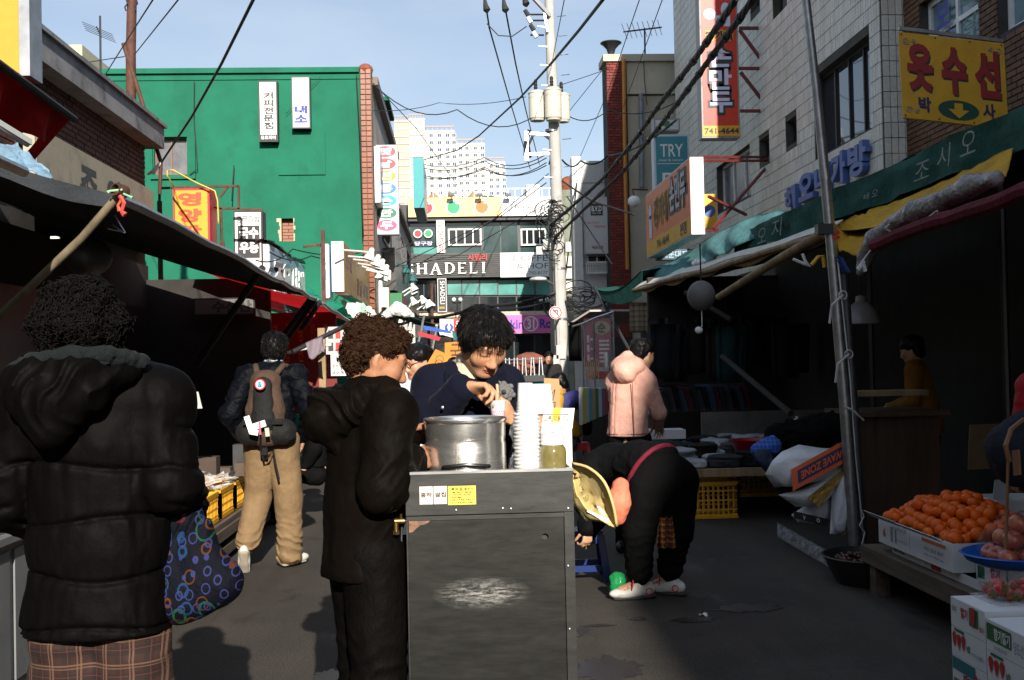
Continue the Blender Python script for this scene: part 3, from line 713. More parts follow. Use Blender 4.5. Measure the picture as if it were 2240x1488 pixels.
window(bv,wo_+V((0,.1,0)),wU,wW,ALU,GLASS_DK,2,.05)
rl=MB();o_,U_,W_=rc(1283,574,1333,597,BY-.25)
for k in range(12):rl.bar(o_+U_*(k/11),o_+U_*(k/11)+W_,.025)
rl.bar(o_+W_,o_+W_+U_,.05);rl.bar(o_,o_+U_,.04);rl.build('balcony_rail',WHITE,bv)
o_,U_,W_=rc(1279,430,1332,556,BY-.5)
bs=sign('underwear_sign','tall pale grey sign with a black emblem box on the white building',o_,U_,W_,.25,paint('pale_sign',(.6,.6,.61)),paint('pale_sign_edge',(.5,.5,.5)),[('B.V.D',(.29,.74,.72,.84),WHITE,dict(bold=.04,lift=.012)),('NEW YORK',(.31,.695,.70,.725),WHITE,dict(bold=.0,lift=.012)),('New Yorker\'s',(.08,.53,.62,.57),RED,dict(bold=.0)),('Underwear',(.36,.46,.88,.51),RED,dict(bold=0)),('해운대점',(.28,.08,.75,.14),INK)],.02)
m=MB();quad_on(m,o_,U_,W_,(.25,.67,.76,.88),.009);m.build('emblem_box',BLACK,bs)
# slim green-grey building and pink strip between pole and white building
o_,U_,W_=rc(1228,414,1266,700,44)
gs=thing('narrow_building','narrow grey green building squeezed behind the utility pole','building',(o_.x+U_.x/2,44,0))
MB().box((o_.x,44,0),(o_.x+U_.x+.6,50,o_.z+W_.z)).build('wall',mat('grey_green_wall',(.2,.22,.16),rough=.9,var=.4,vs=1.5,dirt=(.08,.09,.07)),gs)
MB().box((o_.x-.08,43.9,2),(o_.x+.04,44,o_.z+W_.z)).build('pink_strip',paint('strip_pink',(.7,.08,.4)),gs)
MB().lathe((at(1243,404,45).x,45,o_.z+W_.z),[(.34,0),(.42,.3),(.3,.6),(.1,.7)],14).build('roof_tank',mat('rust_tank',(.22,.06,.03),rough=.8,var=.5),gs)
m=MB()
for k in range(3):
 for j in range(2):m.box((o_.x+.15+j*.3,43.8,o_.z+W_.z-3.1-k*.5),(o_.x+.4+j*.3,44,o_.z+W_.z-2.7-k*.5))
m.build('meter_box',paint('meter_cream',(.6,.57,.48)),gs)
# cream building with a red brick pier
CY=28.0
cb=thing('cream_building','cream rendered building with a red brick pier facing the street','building',(at(1400,500,CY).x,CY,0))
CRM=mat('cream_wall',(.5,.46,.36),rough=.85,var=.12,vs=1,dirt=(.36,.33,.26),ds=1.2,bump=.15)
bx0=at(1330,400,CY).x;bx1=at(1376,400,CY).x;cx1=at(1620,400,CY).x;cz=at(1400,135,CY).z
MB().box((bx0+.02,CY,0),(bx1,CY+.8,cz)).build('pier_core',MORTAR,cb)
MB().box((bx1+.002,CY+.12,0),(cx1,CY+.75,at(1400,205,CY).z-.03)).box((bx1+.002,CY+.02,at(1400,205,CY).z),(cx1,CY+.75,cz)).build('wall',CRM,cb)
MB().box((bx0-.06,CY-.08,cz),(cx1,CY+.85,at(1400,120,CY).z)).build('coping',CRM,cb)
BRK=var_mat('red_brick',[(.2,.035,.028),(.27,.05,.038),(.16,.03,.025),(.3,.07,.05)],dirt=(.12,.03,.025))
tile_wall(cb,'brick','brick_field',(bx0+.02,CY,2.0),(bx1-bx0-.04,0,0),(0,0,cz-2.0),.19,.072,.012,.02,BRK,stagger=True)
ORG=paint('orange_conduit',(.55,.22,.03),rough=.4)
MB().tube([at(1364,130,CY-.12),at(1366,300,CY-.12),at(1372,590,CY-.12)],.05,8).build('conduit',ORG,cb)
MB().tube([at(1402,205,CY-.05),at(1404,350,CY-.05),at(1404,410,CY-.05)],.06,8).build('downpipe',mat('grey_pipe',(.2,.23,.26),rough=.4),cb)
MB().tube([at(1407,122,CY-.02),at(1410,180,CY-.02),at(1416,230,CY-.02)],.01,5).build('crack_cable',DKMETAL,cb)
c=at(1338,118,CY);lp=thing('horn_loudspeaker','dark horn loudspeaker on the roof corner above the brick pier','loudspeaker',(c.x,CY+.1,c.z))
MB().lathe((c.x,CY+.1,c.z-.05),[(.07,0),(.09,.1),(.12,.2),(.22,.31),(.28,.35),(.27,.37)],20).build('horn',DKMETAL,lp,smooth=True)
MB().box((c.x-.08,CY,c.z-.3),(c.x+.08,CY+.2,c.z-.04)).build('bracket',RUST,lp)
c0=at(1411,120,CY+.5);c1=at(1410,62,CY+.5)
an2=thing('yagi_antenna','comb shaped television antenna on the cream building roof','antenna',(c0.x,CY+.5,c0.z))
MB().tube([c0,c1],.025,6).build('mast',DKMETAL,an2);MB().tube([at(1364,70,CY+.3),at(1447,60,CY+.7)],.022,6).build('boom',DKMETAL,an2)
m=MB()
for k in range(8):
 p=at(1366+k*11,69-k*1.2,CY+.5);m.tube([p+V((-.15,-.5,.05)),p+V((.15,.5,-.05))],.008,4)
m.build('element',DKMETAL,an2)
# globe street lamp on bracket
c=at(1387,441,24);gl=thing('globe_lamp','white globe lamp hanging at the foot of the brick pier','lamp',(c.x,24,c.z))
MB().ell((c.x,24,c.z),(.14,.14,.13),16,10).build('globe',WHITE,gl,smooth='all');MB().tube([(c.x,24,c.z+.12),(c.x,24.2,c.z+.3),(c.x+.4,24.5,c.z+.33)],.02,6).build('bracket',RUST,gl)
# -- right: tiled building
TX=5.4
TILE=var_mat('grey_cream_tile',[(.62,.6,.53),(.7,.68,.6),(.57,.55,.48),(.74,.72,.64)],rough=.45,dirt=(.44,.4,.32),spec=.5,bump=.05)
GROUT=mat('dark_grout',(.07,.065,.055),rough=.95)
ty0=atx(1932,300,TX).y;ty1=atx(1478,200,TX).y;TZ=12.5;tz0=3.0
tb=thing('tiled_building','tall building clad in narrow grey cream tiles on the right','building',(TX,(ty0+ty1)/2,0))
def trect(pl,pr,ptop,pbot,ref):
 o,U,W=fr(pl,pr,ptop,pbot,TX,ref)
 return(ty1-o.y,ty1-(o.y+U.y),o.z,o.z+W.z)
HO={'big':trect(1780,1904,74,283,1900),'small':trect(1719,1744,250,308,1744),'slot':trect(1661,1684,292,340,1684),'white':trect(1568,1642,312,425,1642),'up':trect(1690,1722,-60,18,1722),'up2':trect(1640,1662,-120,10,1662)}
holes=[h for h in HO.values()]
T_o,T_U,T_W=V((TX-.03,ty1,tz0)),V((0,-(ty1-ty0),0)),V((0,0,TZ-tz0))
hz=[(h[0],h[1],h[2]-tz0,h[3]-tz0)for h in holes]
def add_wall():
 m=MB();holed(m,V((TX+.0,ty1,0)),T_U,V((0,0,TZ)),holes,.3);m.box((TX+.31,ty0+.3,0),(TX+8,ty1,TZ-.1));m.build('wall',GROUT,tb)
add_wall()
tile_wall(tb,'tile','tile_field',V((TX,ty1,tz0)),T_U,T_W,.088,.195,.009,.012,TILE,holes=hz,jit=.0015)
rx=atx(1972,300,TX+.26).x
MB().box((TX+.001,ty0-.02,0),(TX+8,ty0+.29,TZ-.02)).build('end_wall',GROUT,tb)
tile_wall(tb,'tile','tile_field',V((TX+.005,ty0-.02,tz0)),V((.36,0,0)),T_W,.088,.195,.009,.012,TILE,nmax=0)
def tw(key,fm,pm,split,rows=1,inset=.12,fw_=.045):
 h=HO[key];o=V((TX+inset,ty1-h[0],h[2]));return window(tb,o,V((0,-(h[1]-h[0]),0)),V((0,0,h[3]-h[2])),fm,pm,split,fw_,rows=rows)
REFL=mat('reflecting_window_glass',(.03,.035,.04),rough=.03,var=.2,spec=1.0)
tw('big',paint('black_frame',(.015,.015,.016)),REFL,4);tw('small',BLACK,GLASS_DK,2);tw('slot',BLACK,GLASS_DK,1);tw('white',WHITE,GLASS_GR,3);tw('up',BLACK,GLASS_GR,2);tw('up2',BLACK,GLASS_GR,1)
# channel letters on its wall
BLUL=paint('blue_letter',(.07,.13,.36),rough=.45)
lt=thing('wall_letters','row of raised blue letters on the tiled wall above the green tarp','sign',(TX-.06,14.5,3.4))
for ch,pl,pr,top,bot in(('헤',1728,1752,408,463),('오',1758,1790,378,438),('너',1794,1822,360,420),('가',1830,1862,333,405),('방',1868,1908,312,385)):
 o,U,W=fr(pl,pr,top,bot,TX-.02,(pl+pr)/2);m=MB();write(m,ch,o,U,W,(0,0,1,1),.045,lift=0,extr=.09);m.build('letter',BLUL,lt)
# -- right: brown brick building, nearest
NX=TX+.30
BRN=var_mat('brown_brick',[(.13,.062,.032),(.18,.085,.042),(.1,.048,.026),(.2,.1,.055)],dirt=(.07,.04,.025))
nb=thing('brown_brick_building','brown brick building at the right with white framed upper windows','building',(NX,7,0))
ny1=ty0-.03;ny0=-3.0;NZ=7.2
def nrect(pl,pr,ptop,pbot,ref):
 o,U,W=fr(pl,pr,ptop,pbot,NX,ref);return(ny1-o.y,ny1-(o.y+U.y),o.z,o.z+W.z)
NH=[nrect(2012,2142,-90,88,2140),nrect(2183,2330,-120,76,2190)]
m=MB();holed(m,V((NX,ny1,0)),V((0,-(ny1-ny0),0)),V((0,0,NZ)),NH,.25);m.box((NX+.26,ny0,0),(NX+8,ny1,NZ-.05));m.build('wall',MORTAR,nb)
MB().box((NX-.15,ny0,NZ),(NX+8,ny1,NZ+.2)).build('coping',CONC,nb)
tile_wall(nb,'brick','brick_field',V((NX,ny1,3.0)),V((0,-(ny1-7.2),0)),V((0,0,3.6)),.2,.066,.011,.018,BRN,holes=[(h[0],h[1],h[2]-3,h[3]-3)for h in NH],stagger=True)
for i,h in enumerate(NH):
 w_=window(nb,V((NX+.1,ny1-h[0],h[2])),V((0,-(h[1]-h[0]),0)),V((0,0,h[3]-h[2])),WHITE,mat('pale_film_glass',(.16,.24,.28),rough=.2,var=.3),2,.07,rows=2)
 if i==0:
  o=V((NX+.066,ny1-h[0],h[2]));U=V((0,-(h[1]-h[0]),0));W=V((0,0,h[3]-h[2]))
  for s,r_,mm in(('보험',(.2,.06,.44,.9),BLUEI),('상담',(.62,.04,.9,.44),paint('dark_green_ink',(.02,.1,.06))),('계획',(.62,.54,.92,.9),paint('dark_green_ink',(.02,.1,.06)))):
   q=MB();write(q,s,o,U,W,r_,.02,vert=True,lift=.004);q.build('lettering',mm,w_)
# -- blocks beside and behind the photographer (they throw the street's shade)
for nm,lo,hi,lb in(('rear_block',(4.9,-44,0),(14,-6.0,12.4),'plain tall block behind the photographer on the right'),('rear_left_block',(-14,-34,0),(-5.2,8.8,7.5),'plain block along the left side, beside the photographer')):
 t=thing(nm,lb,'building',((lo[0]+hi[0])/2,(lo[1]+hi[1])/2,0));box(lo,hi).build('wall',mat('rear_render',(.3,.28,.26),rough=.9),t)
 fx=lo[0]if lo[0]>0 else hi[0];s=-1 if lo[0]>0 else 1
 for f in range(3):
  for k in range(5):
   y=lo[1]+3+k*5.2;z=2.2+f*2.9 if lo[0]>0 else 1.8+f*2.0
   if s<0:window(t,(fx-.02,y+2,z),(0,-2,0),(0,0,1.4),WHITE,GLASS_DK,2,.07)
   else:window(t,(fx+.02,y,z),(0,2,0),(0,0,1.2),WHITE,GLASS_DK,2,.07)
# -- utility pole with transformers
PY=26.0
POLEC=mat('pole_concrete',(.42,.41,.39),rough=.85,var=.15,vs=2,dirt=(.25,.24,.22),ds=3,bump=.15,bs=30)
TRF=paint('transformer_cream',(.55,.53,.44),rough=.45,dirt=(.35,.33,.27),ds=5)
BLK=mat('black_rubber',(.012,.012,.013),rough=.6)
pb=at(1231,860,PY)
up_=thing('utility_pole','tall concrete utility pole carrying three transformer cans','utility pole',(pb.x,PY,0))
MB().tube([(pb.x,PY,0),at(1229,800,PY),at(1222,550,PY),at(1213,300,PY),at(1203,60,PY),at(1199,-120,PY)],[.175,.165,.15,.135,.115,.105],18).build('shaft',POLEC,up_,smooth=True)
for(x,y,r,h,dy)in((1175,232,.2,.72,-.12),(1210,228,.2,.78,-.36),(1231,236,.17,.7,.1)):
 c=at(x,y,PY+dy)
 MB().lathe((c.x,c.y,c.z-h/2),[(.02,-.02),(r*.85,0),(r*.9,.04),(r,.06),(r,h*.9),(r*1.06,h*.9),(r*1.06,h*.93),(r*.7,h),(.02,h+.02)],22).lathe((c.x,c.y,c.z+h*.25),[(r*1.02,0),(r*1.02,.04)],22).build('transformer',TRF,up_,smooth=True)
 MB().lathe((c.x-.03,c.y-.04,c.z+h*.45),[(.05,0),(.05,.05),(.035,.07),(.05,.1),(.035,.13),(.05,.17),(.035,.2),(.045,.26),(.02,.3)],10).build('bushing',BLK,up_)
for k,y in enumerate((62,105,146,190,330,390,455)):
 c=at(1206+k*3,y,PY);MB().tube([(c.x-.13,PY-.1,c.z),(c.x-.34,PY-.1,c.z+.02)],.012,5).build('step_bolt',ALU,up_)
 MB().tube([(c.x+.13,PY-.1,c.z+.25),(c.x+.34,PY-.1,c.z+.27)],.012,5).build('step_bolt',ALU,up_)
MB().bar(at(1203,35,PY-.15),at(1160,-12,PY-.3),.08).bar(at(1190,25,PY-.15),at(1198,70,PY-.15),.05).build('crossarm',ALU,up_)
for(x,y)in((1148,-5),(1062,8),(1103,8)):
 MB().tube([at(x-2,y-12,PY),at(x,y+4,PY),at(x+3,y+14,PY),at(x+3,y+20,PY)],[.03,.06,.09,.03],10).build('insulator',BLK,up_)
for k in range(4):
 MB().tube([at(1148+6*k,22+16*k,PY-.2),at(1156+6*k,34+16*k,PY-.2)],[.05,.06],8).build('fuse_cutout',WHITE if k%2 else DKMETAL,up_)
for y in(32,45,77):MB().tube([at(1160,y,PY-.1),at(1190,y,PY-.1)],.022,6).build('arm_insulator',BLK,up_)
# square bracket with coiled lead on the left of the shaft
fq=MB();fq.bar(at(1153,292,PY),at(1206,295,PY),.07).bar(at(1156,338,PY),at(1208,336,PY),.07).bar(at(1151,288,PY),at(1152,352,PY),.09);fq.build('side_bracket',ALU,up_)
MB().tube([at(1160,345,PY),at(1156,318,PY),at(1166,296,PY),at(1185,291,PY),at(1203,305,PY),at(1209,335,PY),at(1202,360,PY)],.035,6).build('coiled_lead',BLK,up_,smooth='all')
MB().tube([at(1158,285,PY),at(1150,310,PY),at(1146,340,PY-.4)],[.05,.05,.01],8).build('bushing',BLK,up_)
for(x,y,w,h)in((1196,535,18,22),(1180,548,14,18),(1244,540,14,22),(1227,770,20,30),(1216,790,12,26)):
 o_,U_,W_=rc(x-w/2,y-h/2,x+w/2,y+h/2,PY-.22);MB().hexa(o_,U_,W_,(0,.16,0)).build('junction_box',paint('box_grey',(.42,.42,.4)),up_)
c=at(1178,612,PY-.6);MB().ell((c.x,PY-.6,c.z),(.22,.3,.07),14,8).build('street_light',paint('lamp_grey',(.55,.55,.53)),up_,smooth='all')
MB().tube([(c.x+.15,PY-.5,c.z+.03),at(1212,625,PY)],.03,6).build('light_arm',ALU,up_)
MB().tube([at(1216,560,PY-.16),at(1219,680,PY-.17),at(1223,800,PY-.18)],.035,8).build('conduit',paint('conduit_grey',(.4,.4,.39)),up_)
MB().tube([at(1230,840,PY),(pb.x,PY,0)],.18,18).build('anti_poster_wrap',mat('pole_wrap',(.12,.13,.15),rough=.7,bump=.5,bs=50),up_)
for z in(2.4,3.6,5.2,6.9):MB().lathe((at(1224,600,PY).x+(z-3.2)*-.028,PY,z),[(.165,0),(.168,.05)],18).build('steel_band',ALU,up_)
m=MB();rr=random.Random(9)
for k in range(16):
 a=at(1205+rr.uniform(-8,20),470+rr.uniform(-30,90),PY-.25);pts=[a]
 r_=rr.uniform(.1,.3);w_=rr.uniform(.5,1.6);pts=[a+V((r_*math.cos(q*.5+k)*w_,.1*math.sin(q*.4+k),r_*math.sin(q*.5+k)-.02*q))for q in range(14)]
 m.tube(pts,.012,4)
for k in range(14):
 a=at(1245+rr.uniform(-15,40),660+rr.uniform(-30,30),PY+1);pts=[a]
 r_=rr.uniform(.1,.28);w_=rr.uniform(1.,2.6);pts=[a+V((r_*math.cos(q*.5+k)*w_,.1*math.sin(q*.4+k),r_*math.sin(q*.5+k)-.01*q))for q in range(14)]
 m.tube(pts,.014,4)
m.build('cable_tangle',BLK,up_)['kind']='stuff'
o_,U_,W_=rc(1202,667,1229,701,PY-.9)
rs=thing('road_sign','round white no left turn sign with red rim at the pole','road sign',(o_.x+U_.x/2,PY-.9,o_.z))
MB().lathe(o_+U_/2+W_/2,[(.0,0),(.15,0),(.15,.02),(0,.02)],28,ax=(0,1,0)).build('plate',WHITE,rs)
m=MB();ring_on(m,o_,U_,W_,(.5,.5),.4,.1,.004);m.build('red_rim',RED,rs)
P_=lambda*q:[o_+U_*u+W_*v+V((0,-.006,0))for u,v in q]
m=MB();m.poly(P_((.62,.3),(.7,.3),(.7,.66),(.62,.66)));m.poly(P_((.4,.58),(.62,.58),(.62,.66),(.4,.66)));m.poly(P_((.26,.62),(.42,.5),(.42,.74)));m.build('arrow',BLACK,rs)
m=MB();m.poly([q+V((0,-.004,0))for q in P_((.24,.7),(.3,.76),(.78,.32),(.72,.26))]);m.build('slash',RED,rs)
MB().bar(o_+U_+W_*.5,at(1228,684,PY-.1),.04).build('bracket',ALU,rs)
# -- overhead cables
def cab(pts,r,lab,sag=0.,grp=None,name='overhead_cable',n=8):
 cable(name,[at(*p)for p in pts],r,BLK,lab,'cable',sag,n,grp,5)
A=[(1612,-4,8.6),(1521,129,11),(1445,226,13.6),(1392,302,16),(1320,391,20),(1206,492,25.8)]
B=[(1650,-4,8.6),(1562,117,10.7),(1489,218,13),(1433,290,15.2),(1360,379,18.6),(1214,520,25.8)]
for nm,P,lb in(('thick_cable_bundle',A,'upper of the two thick twisted black cable bundles sweeping down to the pole'),('thick_cable_bundle',B,'lower of the two thick twisted black cable bundles sweeping down to the pole')):
 pts=[at(*p)for p in P];out=[];n=14
 for a,b in zip(pts[:-1],pts[1:]):
  for i in range(n):out.append(a.lerp(b,i/n))
 out.append(pts[-1])
 for _ in range(3):out=[out[0]]+[(out[i-1]+out[i]*2+out[i+1])/4 for i in range(1,len(out)-1)]+[out[-1]]
 t=thing(nm,lb,'cable',out[-1])
 for s in range(4):
  q=[p+(rt*math.cos(i*.9+s*1.57)+up*math.sin(i*.9+s*1.57))*.017 for i,p in enumerate(out)]
  MB().tube(q,.0165,5).build('strand',BLK,t,smooth='all')
 for i in range(4,len(out)-1,5):MB().tube([out[i],out[i+1]],.04,7).build('binding_tie',BLK,t)
cab([(1322,-4,10),(1268,65,12),(1206,139,15),(1139,213,19),(1048,297,27),(1000,329,33),(905,356,45)],.018,'long black cable crossing the sky in front of the transformers')
cab([(556,-4,9.5),(484,141,11.6),(420,255,14),(353,356,16.4)],.016,'dark cable coming down to the strut of the rusty pole')
cab([(337,-4,10),(286,75,13),(225,172,16)],.008,'thin wire left of the rusty pole top')
cab([(393,-4,10),(294,120,16.5)],.008,'thin wire right of the rusty pole top')
cab([(170,140,22),(272,124,16.6)],.008,'thin wire from the cream roof shed to the rusty pole')
cab([(1064,20,26),(1070,60,27),(1118,230,38),(1160,370,60)],.022,'left of the two high voltage wires dropping behind the pole')
cab([(1105,18,26),(1128,140,30),(1150,240,38),(1180,360,60)],.022,'right of the two high voltage wires dropping behind the pole')
cab([(1065,52,26),(1090,78,26),(1120,80,26),(1152,58,26)],.014,'slack loop of wire between the upper insulators',0)
cab([(815,182,24.3),(1000,240,25),(1175,250,26)],.013,'wire from the green roof corner to the transformers',.35)
cab([(1240,252,26),(1330,240,27),(1490,218,24)],.013,'wire from the transformers to the tiled building',.2)
cab([(800,165,24.4),(910,280,30),(1000,405,45)],.011,'thin wire from the tiled corner pier down past the apartments')
cab([(790,240,24),(960,225,30),(1150,212,26)],.009,'faint wire high above the apartments',.1)
cab([(1215,190,26),(1290,165,27),(1332,150,27.8)],.009,'thin wire from the pole to the horn loudspeaker')
cab([(1240,250,26),(1300,175,27),(1333,135,27.8)],.009,'slanting thin wire under the horn loudspeaker')
cab([(1235,-4,14),(1205,150,26)],.007,'thin wire beside the pole top')
cab([(1400,-4,16),(1330,200,24),(1245,400,34)],.008,'left thin stay wire behind the brick pier')
cab([(1450,-4,16),(1380,190,24),(1330,320,30)],.008,'right thin stay wire in front of the cream wall')
for k,(y0,y1,y2)in enumerate(((352,345,338),(360,352,346),(376,370,356),(382,366,362))):
 cab([(905,y0,40),(1060,y1,32),(1195,y2,26)],.013,['topmost','second','third','lowest'][k]+' of the four wires running level in front of the apartments',.25)
cab([(1230,350,26),(1270,352,27),(1330,340,27.9),(1480,262,20)],.022,'black cable from the pole over the white building to the tiled wall',.15)
cab([(1228,395,26),(1295,440,24),(1388,470,21)],.022,'slack cable from the pole to the globe lamp')
cab([(1240,430,26),(1300,520,24),(1340,580,22)],.016,'cable sagging from the pole to the dark green awning')
cab([(1195,400,26),(1100,470,28),(905,585,34)],.013,'cable slanting across the billboard to the terrace')
cab([(1200,380,26),(1080,480,28),(820,605,26)],.012,'second cable slanting across the cafe front to the terrace')
cab([(1205,440,26),(1000,560,30),(830,590,25)],.010,'third thin cable crossing the cafe letters')
cab([(1215,640,25.8),(1050,668,27),(905,697,29),(850,705,28)],.04,'thick cable bundle drooping under the cafe windows',.1)
cab([(1215,655,25.8),(1050,676,27),(900,690,30)],.022,'thinner cable drooping under the cafe windows',.1)
cab([(1232,655,26),(1280,668,25),(1330,655,23)],.03,'black cable from the pole into the right awnings',.1)
cab([(1236,610,26),(1262,400,28.8)],.02,'dark riser cable beside the white building')
cab([(625,250,23.9),(700,170,23.9)],.005,'stray wire end on the green wall')
cab([(780,165,23.9),(788,300,23.8),(795,520,23.8)],.012,'black wire hanging down the tiled corner pier')
cab([(425,175,23.9),(424,260,23.9),(432,370,23.9),(415,382,23.9)],.01,'black wire hanging on the green wall above its window')
cab([(512,362,23.9),(509,400,23.8),(507,440,23.8)],.012,'short black wire on the green wall above the food signs')
cab([(560,570,17),(640,545,20),(800,550,24),(905,530,30)],.012,'cable running above the yellow restaurant sign',.1)
cab([(590,552,17.5),(680,560,20),(800,556,24)],.012,'second cable running above the yellow restaurant sign',.1)
HOSE=paint('yellow_hose',(.55,.42,.06),rough=.4)
cable('yellow_hose',[at(*p)for p in((380,408,17),(366,385,16.8),(366,374,16.8),(378,372,16.8),(430,400,16.9),(470,418,16.9),(476,440,16.9),(478,490,16.9))],.013,HOSE,'yellow hose looped over the red and yellow sign','hose',0,6)
# -- left: small signs and lamps before the green wall
fy=17.0
sf=thing('sign_gantry','rusty angle iron frame that carries the small food signs','frame',(at(440,410,fy).x,fy+.3,0))
m=MB()
for a,b in(((349,412),(522,407)),((522,407),(522,458)),((470,455),(575,460)),((483,455),(486,540)),((349,412),(349,470)),((499,408),(480,432))):
 m.bar(at(*a,fy+.35),at(*b,fy+.35),.035)
m.tube([at(349,440,fy+.35),(at(349,440,fy+.35).x,fy+.35,0)],.04,6);m.tube([at(486,530,fy+.35),(at(486,530,fy+.35).x,fy+.35,0)],.04,6)
m.build('angle_iron',RUST,sf)
o_,U_,W_=rc(380,413,458,560,fy)
OCH=paint('ochre_panel',(.62,.32,.01));ORR=paint('orange_red_ink',(.75,.07,.015))
y_=sign('red_yellow_sign','red light box with orange letters on ochre, left of the food signs',o_,U_,W_,.5,OCH,paint('box_red',(.5,.02,.015)),[('영',(.14,.74,.78,.94),ORR,dict(bold=.05)),('양',(.14,.5,.78,.7),ORR,dict(bold=.05)),('탕',(.14,.26,.78,.46),ORR,dict(bold=.05))],.03)
o_,U_,W_=rc(512,462,574,590,18.2)
n_=sign('noodle_sign','white and black noodle shop light box in front of the green wall',o_,U_,W_,.35,SIGNW,BLACK,[('충무김밥',(.1,.8,.92,.92),INK,dict(bold=.01))],.025)
m=MB();quad_on(m,o_,U_,W_,(.14,.2,.9,.75),.009);m.build('black_field',BLACK,n_)
for s,r_ in(('국수',(.2,.53,.86,.72)),('우동',(.2,.28,.86,.47))):
 m=MB();write(m,s,o_,U_,W_,r_,.045,lift=.014);m.build('lettering',WHITE,n_)
# light blue sign, parallel to the street
o_=V((-3.05,18.2,2.42));U_=V((0,4.2,0));W_=V((0,0,at(655,590,21).z-2.45+.25))
W_=V((0,0,1.05))
lb=sign('light_blue_sign','light blue sign with white letters along the stall roof',o_,U_,W_,.18,paint('light_blue_face',(.3,.45,.58)),paint('frame_pale',(.6,.6,.6)),[('조은시별',(.08,.15,.95,.85),WHITE,dict(bold=.05,extr=.03))],.04)
m=MB();write(m,'조은시별',o_-V((0,0,.02)),U_,W_,(.085,.14,.955,.84),.06,lift=.007);m.build('letter_shadow_board',paint('navy_board',(.03,.06,.14)),lb)
TARPD=mat('black_plastic_sheet',(.015,.015,.016),rough=.3,bump=.5,bs=9,bd=.03)
solo('plastic_cover',MB().sheet(lambda u,v:(-3.28+v*.26+.02*math.sin(u*30),18.1+u*4.4,3.50+.03*math.sin(u*9)*v+.05*float(vn(np.float32(u*14),np.float32(v*3),np.float32(0.)))+.03*math.sin(3.1*v)),30,5,.01),TARPD,'crumpled black plastic on top of the light blue sign','sheet',smooth='all')
o_,U_,W_=rc(702,534,719,652,18.6)
wb=sign('white_blue_sign','narrow white light box with blue letters seen edge on',o_,U_,W_,.5,SIGNW,SIGNW,[('식당',(.25,.3,.75,.8),paint('sky_ink',(.1,.35,.75)),dict(vert=True))],.01)
MB().hexa(o_+U_+V((.0,.02,.02)),(.012,0,0),W_-V((0,0,.04)),(0,.44,0)).build('blue_side',paint('side_blue',(.25,.45,.7)),wb)
MB().bar(at(664,540,18.5),at(702,536,18.6),.04).build('arm',RUST,wb)
YX=-1.86
y0_,y1_=atx(752,600,YX).y,24.0-.2
o_=V((YX,y0_,2.68));U_=V((0,y1_-y0_,0));W_=V((0,0,.84))
YF=paint('mustard_face',(.42,.25,.055),dirt=(.33,.19,.05),ds=2)
ys=sign('restaurant_sign','long mustard yellow restaurant sign with faded painted letters and white end',o_,U_,W_,.2,YF,SIGNW,[],.01)
for k,(ch,cc)in enumerate(zip('옛날 갈남시대',[(.35,.14,.1),(.3,.1,.12),(.12,.2,.1),(.2,.05,.04),(.22,.08,.1),(.1,.16,.1),(.1,.12,.25)])):
 if ch==' ':continue
 m=MB();v0=.5 if k<3 else .12;write(m,ch,o_,U_,W_,(.06+k*.125,v0,.15+k*.125,v0+.38),.04,lift=.012,shear=.15);m.build('lettering',paint('faded_%d'%k,cc),ys)
MB().box((YX-.35,y0_-.15,2.3),(YX-.29,y0_-.09,3.7)).build('post',RUST,ys)
# spotlights on long arms above the yellow sign and further along
SPW=paint('spot_white',(.75,.74,.7),rough=.4)
def spot(base,head,aim,lab,grp):
 base,head,aim=V(base),V(head),V(aim).normalized()
 t=thing('spotlight',lab,'spotlight',head,grp)
 MB().tube([base,head],.016,6).build('arm',SPW,t)
 z=aim;MB().lathe(head-z*.06,[(.01,-.02),(.045,0),(.05,.05),(.085,.13),(.1,.2),(.085,.2),(.03,.08)],14,ax=z).build('shade',SPW,t,smooth=True)
 MB().ell(head+z*.1,(.045,.045,.045),8,6).build('bulb',WHITE,t)
spots=[((735,546,18),(812,552,18.6)),((752,560,19),(826,566,19.6)),((760,566,20),(836,575,20.6)),((775,575,21),(845,587,21.6)),((785,580,22),(834,597,22)),((800,590,23),(843,600,22.8)),((805,592,23),(850,598,23.6))]
for k,(b,h)in enumerate(spots):spot(at(*b),at(*h),(-.35,-.1,-1),'white spotlight on a long arm above the mustard restaurant sign','spotlights above the yellow sign')
for k,(b,h)in enumerate([((880,640,27),(903,626,27)),((880,650,27.6),(902,634,27.6)),((895,672,26),(903,656,26)),((905,668,26),(924,653,26)),((912,678,26),(934,662,26)),((925,676,26.5),(940,662,26.5))]):
 spot(at(*b),at(*h),(.5,-.2,-1),'white spotlight on an angled arm beside the green box sign','spotlights near the green box sign')
for k,(x,y,Y)in enumerate(((862,588,28),(888,605,31),(903,622,34))):
 c=at(x,y,Y);t=thing('wall_lantern',['nearest teal lantern under the metal fascia','middle teal lantern under the metal fascia','farthest teal lantern under the metal fascia'][k],'lantern',c)
 TEALM=paint('lantern_teal',(.02,.12,.12))
 MB().lathe(c+V((0,0,.1)),[(.16,0),(.1,.1),(.03,.2),(.02,.3)],6).lathe(c+V((0,0,-.2)),[(.07,0),(.09,.03)],6).build('cap',TEALM,t);MB().lathe(c+V((0,0,-.17)),[(.08,0),(.11,.27)],6).build('glass',GLASS_MID,t)
 MB().bar(c+V((0,0,.35)),c+V((-.4,0,.3)),.03).build('bracket',TEALM,t)
o_,U_,W_=rc(826,612,836,668,25.5);
sign('calligraphy_sign','white edged sign with dark brush letters below the spotlights',V((o_.x+U_.x,25.5,o_.z)),(0,3.4,0),W_,.3,paint('calligraphy_grey',(.4,.4,.42)),SIGNW,[('한방',(.08,.1,.92,.9),INK,dict(shear=.3,bold=.02))],.01)
o_,U_,W_=rc(866,641,879,678,26.5)
